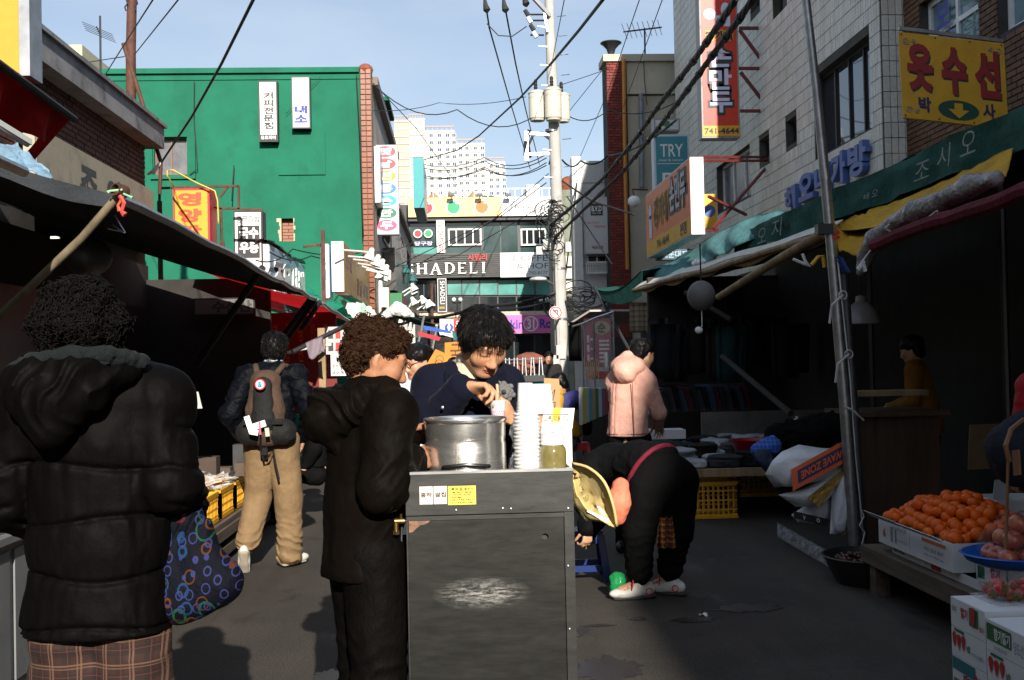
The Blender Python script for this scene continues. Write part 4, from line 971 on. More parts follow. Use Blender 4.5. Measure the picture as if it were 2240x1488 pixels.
sign('green_box_sign','green sided box sign with brown face beyond the white plastic',V((o_.x+U_.x,26.5,o_.z)),(0,3.2,0),W_,.28,paint('brown_face',(.2,.06,.05)),paint('box_green',(.01,.16,.05)),[],.01)
# -- right: projecting and parallel signs
SR=18.8
o_,U_,W_=rc(1531,-40,1617,305,SR)
SGR=paint('sign_orange_red',(.6,.03,.008),rough=.4);LAV=paint('lavender_letter',(.62,.62,.82));SYEL=paint('sign_yellow',(.7,.36,.02))
vr=sign('dumpling_shop_sign','tall orange red projecting sign with lavender letters and phone number',o_,U_,W_,.3,SGR,paint('sign_steel',(.28,.27,.27),dirt=(.12,.08,.06)),[],.03)
m=MB();quad_on(m,o_,U_,W_,(.02,.012,.98,.078),.008);m.build('yellow_strip',SYEL,vr)
m=MB();write(m,'741-4644',o_,U_,W_,(.06,.024,.96,.064),.025,lift=.014);m.build('lettering',INK,vr)
m=MB();write(m,'강가네',o_,U_,W_,(.12,.622,.87,.70),.11,lift=.010);m.build('lettering_edge',SYEL,vr)
m=MB();write(m,'강가네',o_,U_,W_,(.14,.63,.84,.69),.045,lift=.016);m.build('lettering',INK,vr)
for k,ch in enumerate('손만두'):
 v1=.598-k*.147;m=MB();write(m,ch,o_,U_,W_,(.16,v1-.16,.86,v1+.012),.13,lift=.010);m.build('lettering_edge',INK,vr)
 m=MB();write(m,ch,o_,U_,W_,(.22,v1-.142,.8,v1-.006),.035,lift=.018);m.build('lettering',LAV,vr)
m=MB();disc_on(m,o_,U_,W_,(.27,.80),(.17,.035),.01);m.build('dish_dome',LAV,vr);m=MB();quad_on(m,o_,U_,W_,(.42,.72,.8,.79),.01);disc_on(m,o_,U_,W_,(.68,.83),(.12,.045),.01);m.build('chef_print',LAV,vr)
br=MB();a=lambda x,y:at(x,y,SR+.1)
for p,q in(((1617,62),(1683,62)),((1617,150),(1686,150)),((1617,243),(1691,243)),((1682,58),(1690,248)),((1618,66),(1676,146)),((1620,158),(1682,238)),((1676,62),(1684,244))):br.bar(a(*p),a(*q),.05)
br.build('bracket',mat('red_oxide_steel',(.14,.02,.018),rough=.6,dirt=(.2,.09,.05)),vr)
# orange parallel sign box
OX=3.5
yn=atx(1511,430,OX).y;yf=atx(1414,500,OX).y
z1=4.49;z0=atx(1511,514,OX).z
o_=V((OX,yf,z0));U_=V((0,yn-yf,0));W_=V((0,0,atx(1511,342,OX).z-z0))
os_=sign('orange_shop_sign','wide orange sign box with white end, parallel to the street',o_,U_,W_,.2,paint('sign_orange',(.72,.13,.015),rough=.4),SIGNW,[],.015)
m=MB();quad_on(m,o_,U_,W_,(.01,.015,.99,.24),.008);m.build('yellow_strip',SYEL,os_)
for s,r_ in(('741-4644',(.28,.06,.56,.18)),('본점',(.8,.05,.92,.22))):
 m=MB();write(m,s,o_,U_,W_,r_,.02,lift=.014);m.build('lettering',INK,os_)
m=MB();write(m,'강가네',o_,U_,W_,(.2,.36,.56,.84),.11,lift=.01);m.build('lettering_edge',SYEL,os_)
m=MB();write(m,'강가네',o_,U_,W_,(.22,.38,.54,.82),.035,lift=.016);m.build('lettering',paint('dark_brown_ink',(.1,.03,.01)),os_)
m=MB();write(m,'손만두',o_,U_,W_,(.57,.4,.95,.96),.12,lift=.01);m.build('lettering_edge',INK,os_)
m=MB();write(m,'손만두',o_,U_,W_,(.6,.45,.92,.91),.035,lift=.018);m.build('lettering',paint('lavender_grey',(.45,.45,.5)),os_)
m=MB();quad_on(m,o_,U_,W_,(.09,.28,.16,.62),.01);disc_on(m,o_,U_,W_,(.125,.68),(.035,.12),.01);m.build('bottle_print',LAV,os_)
br=MB()
for p,q in(((1528,344,16.6),(1688,344,18.8)),((1528,352,16.6),(1688,352,18.8)),((1686,344,18.8),(1688,470,18.8)),((1530,504,16.7),(1570,504,17.6)),((1682,360,18.8),(1560,500,17.3)),((1550,430,17),(1632,470,18.2))):br.bar(at(*p),at(*q),.04)
br.build('bracket',mat('red_oxide_steel',(.14,.02,.018)),os_)
# teal underwear sign and cross sign behind it
o_,U_,W_=rc(1431,293,1510,470,22)
ts=sign('teal_shop_sign','teal vertical light box sign behind the orange sign',o_,U_,W_,.3,paint('sign_teal',(.05,.26,.32)),paint('sign_frame_pale',(.55,.62,.68)),[('TRY',(.17,.72,.82,.88),WHITE,dict(bold=.012)),('clean & nature',(.12,.665,.82,.695),WHITE,dict(bold=0))],.04)
m=MB();quad_on(m,o_,U_,W_,(.08,.63,.84,.637),.008);m.build('rule',WHITE,ts)
m=MB();quad_on(m,o_,U_,W_,(.22,.3,.84,.52),.008);m.build('white_field',SIGNW,ts);m=MB();write(m,'E',o_,U_,W_,(.3,.33,.5,.49),.04,lift=.014);m.build('lettering',paint('sign_teal',(.05,.26,.32)),ts)
o_,U_,W_=rc(1430,259,1488,287,22.4)
ps=sign('pharmacy_sign','small white sign with a green cross above the teal sign',o_,U_,W_,.3,paint('dull_white',(.55,.56,.54)),paint('sign_steel',(.28,.27,.27)),[],.03)
m=MB();quad_on(m,o_,U_,W_,(.42,.2,.6,.8),.008);quad_on(m,o_,U_,W_,(.32,.4,.419,.62),.008);quad_on(m,o_,U_,W_,(.601,.4,.72,.62),.008);m.build('cross',paint('cross_green',(.05,.14,.07)),ps)
o_,U_,W_=rc(1436,545,1520,568,19.8)
sign('dark_blue_sign','dark blue sign panel with pale letters just under the orange sign',o_,U_,W_,.2,paint('panel_navy',(.01,.05,.09)),paint('panel_navy',(.01,.05,.09)),[('해운대지점',(.12,.15,.98,.85),paint('pale_blue_ink',(.3,.42,.5)))],.01)
c=at(1551,462,19);t=thing('round_yellow_sign','small yellow sign with a blue round badge beside the orange sign','sign',c)
MB().hexa(c+V((-.12,0,-.3)),(.26,0,0),(0,0,.6),(0,.08,0)).build('panel',SYEL,t);m=MB();disc_on(m,c+V((-.12,0,-.3)),V((.26,0,0)),V((0,0,.6)),(.5,.5),.4,.004);m.build('badge',paint('badge_blue',(.05,.1,.35)),t)
# yellow mending sign
ZY=9.3
tl,tr_,bl_=at(1966,70,ZY),at(2196,95,ZY-.05),at(1976,258,ZY)
U_=tr_-tl;W_=tl-bl_;o_=bl_
YS=mat('mending_yellow',(.62,.33,.015),rough=.55,var=.1,dirt=(.5,.25,.02),ds=4)
ms=sign('mending_sign','yellow clothes mending sign with dark red letters and a green arrow oval',o_,U_,W_,.02,YS,YS,[],.004)
DRD=paint('maroon_letter',(.27,.012,.015));DGR=paint('oval_green',(.004,.06,.035));NAVY=paint('navy_ink',(.02,.02,.09))
for k,ch in enumerate('옷수선'):
 u0=(.06,.385,.70)[k];m=MB();write(m,ch,o_,U_,W_,(u0+.015,.31,u0+.255,.86),.05,lift=.006);m.build('letter_shadow_print',INK,ms)
 m=MB();write(m,ch,o_,U_,W_,(u0,.33,u0+.24,.885),.05,lift=.010);m.build('lettering',DRD,ms)
for s,u0 in(('박',.15),('사',.76)):
 m=MB();write(m,s,o_,U_,W_,(u0,.09,u0+.12,.27),.04,lift=.01);m.build('lettering',NAVY,ms)
m=MB();disc_on(m,o_,U_,W_,(.53,.155),(.195,.115),.008);m.build('oval',DGR,ms)
m=MB();m.poly([o_+U_*u+W_*v+U_.cross(W_).normalized()*.012 for u,v in((.49,.235),(.49,.16),(.43,.16),(.53,.06),(.63,.16),(.57,.16),(.57,.235))]);m.build('arrow',YS,ms)
nn=U_.cross(W_).normalized()
for(cu,cv,sx_,sy_)in((.06,.9,1,-1),(.94,.9,-1,-1),(.06,.1,1,1),(.94,.1,-1,1)):
 m=MB()
 for(du,dv,r_)in((.0,.0,.035),(.075,-.01,.022)):
  pts=[o_+U_*(cu+sx_*(du+r_*(1-k/26)*math.cos(k*.5)))+W_*(cv+sy_*(dv+1.25*r_*(1-k/26)*math.sin(k*.5)))+nn*.007 for k in range(20)]
  m.tube(pts,.0045,4)
 m.build('scroll',paint('scroll_grey',(.3,.28,.22)),ms)
m=MB()
for u in(.02,.34,.67,.97):
 for v in(.03,.97):disc_on(m,o_,U_,W_,(u,v),.009,.012,8)
m.build('rivet',BLACK,ms)
MB().tube([at(2190,255,ZY+.05),at(2203,335,ZY+.05),(at(2203,335,ZY).x,ZY+.05,2.9)],.03,8).bar(at(1966,62,ZY+.03),at(2192,90,ZY),.03).build('post',PIPE,ms)
# -- people: one continuous surface grown from a distance field
class Field:
 def __init__(s,lo,hi,h):
  s.lo=np.array(lo,float);s.h=h;s.n=np.ceil((np.array(hi)-s.lo)/h).astype(int)+1
  s.a=np.full(s.n,.5,np.float32)
 def _win(s,lo,hi):
  i0=np.clip(np.floor((np.array(lo)-s.lo)/s.h).astype(int),0,s.n);i1=np.clip(np.ceil((np.array(hi)-s.lo)/s.h).astype(int)+1,0,s.n)
  if(i1<=i0).any():return None
  ax=[s.lo[k]+s.h*np.arange(i0[k],i1[k],dtype=np.float32)for k in range(3)]
  return tuple(slice(i0[k],i1[k])for k in range(3)),np.meshgrid(*ax,indexing='ij',sparse=False)
 def put(s,fn,lo,hi,k=.02,cut=False):
  m=k+2*s.h+.02
  w=s._win(np.array(lo)-m,np.array(hi)+m)
  if w is None:return s
  sl,(x,y,z)=w;d=fn(x,y,z).astype(np.float32);a=s.a[sl]
  if cut:d=-d;h=np.clip(.5+.5*(d-a)/k,0,1);s.a[sl]=a*(1-h)+d*h+k*h*(1-h)
  else:h=np.clip(.5+.5*(a-d)/k,0,1);s.a[sl]=a*(1-h)+d*h-k*h*(1-h)
  return s
 def cone(s,a,b,ra,rb,k=.02,sq=None,cut=False):
  """tapered capsule; sq = (axis, factor) squashes the section along an axis"""
  a=np.array(a,float);b=np.array(b,float);d=b-a;L2=max(float(d@d),1e-9)
  def fn(x,y,z):
   X,Y,Z=x-a[0],y-a[1],z-a[2];t=np.clip((X*d[0]+Y*d[1]+Z*d[2])/L2,0,1)
   X,Y,Z=X-d[0]*t,Y-d[1]*t,Z-d[2]*t;r=ra+(rb-ra)*t
   if sq is not None:
    n=np.array(sq[0],float);n/=np.linalg.norm(n);q=(X*n[0]+Y*n[1]+Z*n[2])*(1/sq[1]-1);X,Y,Z=X+n[0]*q,Y+n[1]*q,Z+n[2]*q
   return np.sqrt(X*X+Y*Y+Z*Z)-r
  r=max(ra,rb);return s.put(fn,np.minimum(a,b)-r,np.maximum(a,b)+r,k,cut)
 def chain(s,pts,rs,k=.02,sq=None):
  for i in range(len(pts)-1):s.cone(pts[i],pts[i+1],rs[i],rs[i+1],k,sq)
  return s
 def ell(s,c,r,k=.02,M=None,cut=False):
  c=np.array(c,float);r=np.array(r,float);A=np.eye(3)if M is None else np.array(M)
  def fn(x,y,z):
   X,Y,Z=x-c[0],y-c[1],z-c[2]
   u=[(A[i][0]*X+A[i][1]*Y+A[i][2]*Z)/r[i]for i in range(3)]
   q=np.sqrt(u[0]**2+u[1]**2+u[2]**2)+1e-6
   g=np.sqrt((u[0]/r[0])**2+(u[1]/r[1])**2+(u[2]/r[2])**2)+1e-6
   return q*(q-1)/g
  m=r.max();return s.put(fn,c-m,c+m,k,cut)
 def slab(s,o,n,k=.004):
  """keep only the side of the plane that n points away from"""
  o=np.array(o,float);n=np.array(n,float);n/=np.linalg.norm(n)
  x,y,z=np.meshgrid(*[s.lo[i]+s.h*np.arange(s.n[i],dtype=np.float32)for i in range(3)],indexing='ij')
  d=(x-o[0])*n[0]+(y-o[1])*n[1]+(z-o[2])*n[2];s.a=np.maximum(s.a,d.astype(np.float32));return s
 def warp(s,fn,band=.06):
  """add fn(x, y, z) to the distance near the surface: folds, seams, curls"""
  i=np.nonzero(np.abs(s.a)<band);p=[s.lo[k]+s.h*i[k].astype(np.float32)for k in range(3)]
  s.a[i]+=fn(*p).astype(np.float32);return s
 def mesh(s,name,m,parent=None,loc=(0,0,0),rz=0.,tint=None):
  c=4*s.h;g=openvdb.FloatGrid(c);g.copyFromArray(np.clip(s.a,-c,c))
  p,q=g.convertToQuads(0.0);P=p*s.h+s.lo
  return np_mesh(name,P,q,m,parent,tint)
def np_mesh(name,P,q,m,parent,tint=None):
 me=bpy.data.meshes.new(name);me.vertices.add(len(P));me.vertices.foreach_set('co',np.ascontiguousarray(P,np.float32).ravel())
 me.loops.add(len(q)*4);me.loops.foreach_set('vertex_index',np.ascontiguousarray(q,np.int32).ravel())
 me.polygons.add(len(q));me.polygons.foreach_set('loop_start',np.arange(len(q),dtype=np.int32)*4)
 me.update();me.validate();me.polygons.foreach_set('use_smooth',[True]*len(me.polygons));me.materials.append(m)
 if tint is not None:
  at_=me.color_attributes.new('tint','FLOAT_COLOR','POINT');c=np.ones((len(P),4),np.float32);c[:,:3]=tint(P);at_.data.foreach_set('color',c.ravel())
 o=bpy.data.objects.new(name,me);COL.objects.link(o)
 if parent is not None:o.parent=parent
 return o
def skin_mat():
 m=bpy.data.materials.new('skin');t,b=_nodes(m);a=N(t,'ShaderNodeAttribute',attribute_name='tint')
 c=mixc(t,1.,a.outputs['Color'],ramp(t,noise(t,55,4,.6),[(.3,gray(.86)),(.7,gray(1.1))]),'MULTIPLY')
 t.links.new(c,b.inputs['Base Color']);b.inputs['Roughness'].default_value=.48;b.inputs['Specular IOR Level'].default_value=.4
 b.inputs['Subsurface Weight'].default_value=.12;b.inputs['Subsurface Radius'].default_value=(.012,.005,.003);b.inputs['Subsurface Scale'].default_value=.5
 bumpn(t,b,noise(t,260,3,.6),.12,.001)
 return m
SKIN=skin_mat()
def cloth(name,col,rough=.75,weave=420,fold=.4,sheen=.02,var=.2,spec=.15,vs=9):
 m=bpy.data.materials.new(name);t,b=_nodes(m)
 c=ramp(t,noise(t,vs,6,.65),[(.3,tuple(x*(1-var)for x in col)),(.7,tuple(min(1,x*(1+var))for x in col))])
 t.links.new(c,b.inputs['Base Color']);b.inputs['Roughness'].default_value=rough;b.inputs['Specular IOR Level'].default_value=spec
 b.inputs['Sheen Weight'].default_value=sheen;b.inputs['Sheen Roughness'].default_value=.4
 h=N(t,'ShaderNodeMath',operation='ADD');w=N(t,'ShaderNodeMath',operation='MULTIPLY');w.inputs[1].default_value=.35
 t.links.new(noise(t,weave,2,.6),w.inputs[0]);t.links.new(w.outputs[0],h.inputs[0]);q_=N(t,'ShaderNodeMath',operation='SUBTRACT');q_.inputs[1].default_value=.5;a_=N(t,'ShaderNodeMath',operation='ABSOLUTE');g_=N(t,'ShaderNodeMath',operation='MULTIPLY');g_.inputs[1].default_value=7.;t.links.new(noise(t,10,4,.62,stretch=(1,1,.7)),q_.inputs[0]);t.links.new(q_.outputs[0],a_.inputs[0]);t.links.new(a_.outputs[0],g_.inputs[0]);t.links.new(g_.outputs[0],h.inputs[1])
 bumpn(t,b,h.outputs[0],fold,.006)
 return m
def hair_mat(name,col,rough=.4):
 m=bpy.data.materials.new(name);t,b=_nodes(m)
 c=ramp(t,noise(t,60,5,.7),[(.3,tuple(x*.55 for x in col)),(.72,tuple(x*1.7 for x in col))])
 t.links.new(c,b.inputs['Base Color']);b.inputs['Roughness'].default_value=rough;b.inputs['Specular IOR Level'].default_value=.16
 b.inputs['Specular Tint'].default_value=(1,.8,.65,1)if col[0]>.02 else(1,.95,.9,1)
 bumpn(t,b,noise(t,300,4,.7),.4,.002)
 return m
def frame(fwd,upv=(0,0,1)):
 f=np.array(fwd,float);f/=np.linalg.norm(f);u=np.array(upv,float);r=np.cross(f,u);r/=np.linalg.norm(r);u=np.cross(r,f)
 return np.array([r,f,u])
class Head:
 """the local frame of a head: c = middle of the head, height about 0.22"""
 def __init__(s,c,fwd,upv=(0,0,1),sc=1.0):s.c=np.array(c,float);s.M=frame(fwd,upv);s.s=sc
 def p(s,x,y,z):return s.c+(s.M[0]*x+s.M[1]*y+s.M[2]*z)*s.s
 def inv(s,P):return(P-s.c)@s.M.T/s.s
def head_field(F,H,neck=None,female=True):
 s=H.s;e=lambda c,r,k,cut=False:F.ell(H.p(*c),np.array(r)*s,k*s,H.M,cut)
 e((0,-.012,.032),(.074,.092,.084),.01);e((0,.022,-.02),(.064,.066,.086),.03)
 F.cone(H.p(0,.035,-.05),H.p(0,.062,-.094),.044*s,.024*s,.03*s)
 for x in(-1,1):
  e((x*.036,.056,-.024),(.03,.026,.032),.025);F.cone(H.p(x*.058,.0,-.05),H.p(x*.022,.06,-.09),.02*s,.018*s,.03*s)
  e((x*.031,.089,.012),(.017,.012,.010),.014,True);e((x*.031,.074,.008),(.0165,.0125,.0125),.004)
  e((x*.0745,-.006,-.006),(.010,.019,.032),.008);e((x*.081,.003,-.004),(.006,.010,.018),.006,True)
  e((x*.013,.094,-.036),(.0085,.01,.008),.008)
  F.cone(H.p(x*.012,.086,.028),H.p(x*.048,.07,.03),.009*s,.007*s,.014*s)
 F.cone(H.p(0,.082,.014),H.p(0,.103,-.028),.008*s,.0115*s,.014*s);e((0,.104,-.033),(.012,.011,.0095),.01)
 e((0,.086,-.0575),(.023,.0125,.0062),.006);e((0,.084,-.0685),(.019,.0125,.0068),.005)
 F.cone(H.p(-.021,.0945,-.063),H.p(.021,.0945,-.063),.0022*s,.0022*s,.003*s,cut=True)
 e((0,.068,-.088),(.02,.016,.014),.015)
 if neck is not None:F.cone(H.p(0,-.02,-.06),neck,.05*s,.056*s,.03*s)
def head_tint(H,base=(.5,.28,.17),lips=(.38,.1,.08),brow=(.03,.02,.015)):
 base=np.array(base)
 def f(P):
  q=H.inv(P);x,y,z=q.T;c=np.tile(base,(len(P),1));sm=lambda d:np.clip(1-d,0,1)[:,None]
  n=fbm(P[:,0]*60,P[:,1]*60,P[:,2]*60)[:,None];c=c*(1+.12*n)
  ck=sm(((np.abs(x)-.04)/.03)**2+((z+.028)/.028)**2+((y-.06)/.05)**2);c=c*(1-.3*ck)+np.array((.5,.17,.1))*.3*ck
  ns=sm((x/.02)**2+((z+.033)/.02)**2+((y-.105)/.03)**2);c=c*(1-.25*ns)+np.array((.5,.18,.12))*.25*ns
  on=(y>.05)
  lp=(np.clip(1.25-((x/.025)**2+((z+.0632)/.0125)**2),0,1)*2.5).clip(0,1)*on;c=c*(1-lp[:,None])+np.array(lips)*lp[:,None]
  ml=np.exp(-((z+.063+1.2*x*x)/.0014)**2)*(np.abs(x)<.022)*on;c=c*(1-.75*ml[:,None])
  ax=np.abs(x)
  bz=.031+.10*(ax-.03)-9*np.clip(ax-.034,0,1)**2
  br=np.exp(-((z-bz)/.0034)**2)*(ax>.010)*(ax<.052)*on;c=c*(1-.93*br[:,None])+np.array(brow)*.93*br[:,None]
  lz=.0015+14*(ax-.031)**2
  la=np.exp(-((z-lz)/.0024)**2)*(ax>.014)*(ax<.049)*on;c=c*(1-.95*la[:,None])+np.array((.012,.008,.006))*.95*la[:,None]
  cr=np.exp(-((z-.0155+8*(ax-.031)**2)/.0016)**2)*(ax>.016)*(ax<.046)*on;c=c*(1-.45*cr[:,None])
  st=np.exp(-((z+.036)/.004)**2-((ax-.006)/.004)**2)*on*(y>.09);c=c*(1-.6*st[:,None])
# hands a little redder
  return np.clip(c,0,1)
 return f
def hand(F,w,d,n,curl=(.5,.5,.5,.5),thumb=.5,side=1,s=1.,spread=.06,thumb_up=0.0):
 """w wrist, d towards the fingers, n out of the palm; side +1 puts the thumb on d x n"""
 w=np.array(w,float);d=np.array(d,float);d/=np.linalg.norm(d);n=np.array(n,float);n-=d*(n@d);n/=np.linalg.norm(n);t=np.cross(d,n)*side
 c=w+d*.05*s;F.ell(c,np.array((.047,.04,.0155))*s,.012,np.array([d,t,n]));F.ell(w+d*.02*s+t*.018*s+n*.008*s,np.array((.03,.018,.017))*s,.012,np.array([d,t,n]))
 F.cone(w-d*.03*s,w+d*.02*s,.027*s,.029*s,.015,(n,.72))
 L=(.078,.086,.08,.062)
 for i in range(4):
  o=(1.5-i)*.0195*s;p=w+d*(.087-.004*abs(1-i))*s+t*o;a=0.;dirv=d+t*(1.5-i)*spread;dirv/=np.linalg.norm(dirv)
  F.cone(w+d*.045*s+t*o*.8,p,.0105*s,.0098*s,.006)
  for j,(fr_,r0_,r1_)in enumerate(((.45,.0094,.0086),(.3,.0086,.0078),(.25,.0078,.0064))):
   a+=curl[i]*(1.0,1.15,.75)[j];v=dirv*math.cos(a)+n*math.sin(a);q=p+v*L[i]*fr_*s;F.cone(p,q,r0_*s,r1_*s,.0035);p=q
 p=w+d*.022*s+t*.03*s+n*.004*s
 for j,(l,r0_,r1_,k)in enumerate(((.036,.0135,.0115,.0),(.03,.0112,.0098,.5),(.024,.0098,.0074,.9))):
  v=d*(.75+.12*j)+t*(.75-thumb*(.6+.6*k))+n*(.25+thumb*(.55+.5*k))-d*thumb_up*.3;v/=np.linalg.norm(v);q=p+v*l*s;F.cone(p,q,r0_*s,r1_*s,.006);p=q
def folds(amp,sx=7.,sy=7.,sz=7.,seed=0.,sharp=1.):
 def f(x,y,z):
  n=fbm(x*sx+seed,y*sy+seed*1.7,z*sz+seed*.6,3);r=np.abs(n)**sharp
  return amp*(r*2-.4)
 return f
def limb(F,a,b,c,ra,rb,rc_,k=.03):F.cone(a,b,ra,rb,k);F.cone(b,c,rb,rc_,k)
def curls(P,Nn,count,rad,rx,turns,ln,m,name,parent,seed=0,out=.35,n=7):
 """small curled locks standing on the hair surface, one joined mesh"""
 rr=np.random.RandomState(seed);idx=rr.randint(0,len(P),count);mb=MB()
 for i in idx:
  p=V(P[i]);nv=V(Nn[i]).normalized();t=nv.cross(V(rr.normal(size=3)));
  if t.length<1e-3:continue
  t=t.normalized();b=nv.cross(t);ph=rr.rand()*6.28;L=ln*(.6+.8*rr.rand())
  pts=[p+nv*(.002+out*L*k/n)+(t*(math.cos(ph+turns*6.28*k/n)-math.cos(ph))+b*(math.sin(ph+turns*6.28*k/n)-math.sin(ph)))*rx+t*L*.8*k/n for k in range(n)]
  mb.tube(pts,[rad]*(n-1)+[rad*.3],3,cap=False)
 return mb.build(name,m,parent,smooth='all',shift=(0,0,0))
def strands(P,Nn,count,rad,ln,flow,m,name,parent,seed=0,lift=.004,n=5,jit=.25):
 rr=np.random.RandomState(seed);idx=rr.randint(0,len(P),count);mb=MB()
 for i in idx:
  p=V(P[i]);nv=V(Nn[i]).normalized();f=flow(p)+V(rr.normal(size=3))*jit;t=f-nv*f.dot(nv)
  if t.length<1e-4:continue
  t=t.normalized();L=ln*(.5+rr.rand());pts=[p+t*L*k/n+nv*(lift*math.sin(math.pi*min(1,k/n*1.1+.1))-.0*k)+f*(.01*(k/n)**2)for k in range(n)]
  mb.tube(pts,[rad]*(n-1)+[rad*.25],3,cap=False)
 return mb.build(name,m,parent,smooth='all',shift=(0,0,0))
def surf(o):
 me=o.data;P=np.empty(len(me.vertices)*3,np.float32);me.vertices.foreach_get('co',P);Q=np.empty(len(me.vertices)*3,np.float32);me.vertices.foreach_get('normal',Q);return P.reshape(-1,3),Q.reshape(-1,3)
def shoe(F,ank,fwd,L=.25,h=.07,w=.042,sole=.0):
 a=np.array(ank,float);f=np.array(fwd,float);f/=np.linalg.norm(f);up_v=np.array((0,0,1.));r=np.cross(f,up_v);
 if np.linalg.norm(r)<.1:r=np.array((1.,0,0))
 r/=np.linalg.norm(r);u=np.cross(r,f);M=np.array([r,f,u])
 F.ell(a-f*.035*L/.25-u*.035,(w*.85,.065,.045),.02,M);F.ell(a+f*.09*L/.25-u*.052,(w,.095*L/.25,.034),.03,M);F.cone(a+u*.02,a+f*.03-u*.03,.042,.04,.03)
def plaid_mat(name,base,lines,scale=1.,axes=(0,2)):
 m=bpy.data.materials.new(name);t,b=_nodes(m);c=t.nodes.new('ShaderNodeTexCoord');s=t.nodes.new('ShaderNodeSeparateXYZ');t.links.new(c.outputs['Object'],s.inputs[0])
 col=base
 for(period,width,off,cc,ax)in lines:
  for i in([ax]if ax is not None else axes):
   a=N(t,'ShaderNodeMath',operation='ADD');a.inputs[1].default_value=off+50*period
   t.links.new(s.outputs[i],a.inputs[0]);mo=N(t,'ShaderNodeMath',operation='MODULO');mo.inputs[1].default_value=period;t.links.new(a.outputs[0],mo.inputs[0])
   lt=N(t,'ShaderNodeMath',operation='LESS_THAN');lt.inputs[1].default_value=width;t.links.new(mo.outputs[0],lt.inputs[0])
   fa=N(t,'ShaderNodeMath',operation='MULTIPLY');fa.inputs[1].default_value=.62;t.links.new(lt.outputs[0],fa.inputs[0])
   col=mixc(t,fa.outputs[0],col,cc)
 t.links.new(col,b.inputs['Base Color']);b.inputs['Roughness'].default_value=.85;bumpn(t,b,noise(t,300,3),.3,.003)
 return m
def person(label,loc,rz,nm='person'):
 t=thing(nm,label,'person',loc);t.rotation_euler.z=rz;return t
NBODY=np.array
def base_skel(F,J,r=1.0,arms=True):
 """slim continuous body under the clothes: J holds the joints"""
 F.chain([J['pel'],J['wst'],J['chs']],[.075*r,.08*r,.09*r],.04);F.cone(J['chs'],J['nck'],.09*r,.05*r,.04)
 for s in 'lr':
  F.cone(J['chs'],J['sh'+s],.08*r,.045*r,.03);F.chain([J['sh'+s],J['el'+s],J['wr'+s]],[.042*r,.034*r,.026*r],.015)
  F.chain([J['hp'+s],J['kn'+s],J['an'+s]],[.06*r,.046*r,.036*r],.02);F.cone(J['pel'],J['hp'+s],.07*r,.06*r,.03)
  f=J.get('ft'+s)
  if f is not None:F.cone(J['an'+s],np.array(J['an'+s])+np.array(f)*.12-np.array((0,0,.035)),.034,.028,.015)
BLK_PUFF=cloth('black_puffer',(.0024,.002,.002),rough=.6,sheen=.0,fold=.16,spec=.045)
BLK_CLOTH=cloth('black_cloth',(.0045,.0045,.0048),rough=.85,sheen=.0,spec=.06)
BROWNBLK=cloth('dark_brown_shell',(.0042,.003,.0022),rough=.6,sheen=.0,fold=.2,spec=.04)
NAVYW=cloth('navy_wool',(.0058,.007,.0155),rough=.95,weave=300,fold=.25,sheen=.03,spec=.08)
KHAKI=cloth('khaki_cotton',(.2,.13,.068),rough=.9)
PERM=hair_mat('permed_dark_hair',(.0022,.0017,.0015),.75);PERMB=hair_mat('permed_brown_hair',(.032,.0145,.008),.55);BLKH=hair_mat('black_hair',(.0045,.004,.0042),.38)
SHOEW=mat('white_leather',(.62,.6,.55),rough=.5,var=.12,dirt=(.35,.31,.26),ds=14,bump=.2,bs=60);SOLE=mat('shoe_sole',(.3,.26,.2),rough=.8,bump=.6,bs=120)
RIB=cloth('fleece',(.010,.013,.014),rough=1.,fold=1.,weave=200)
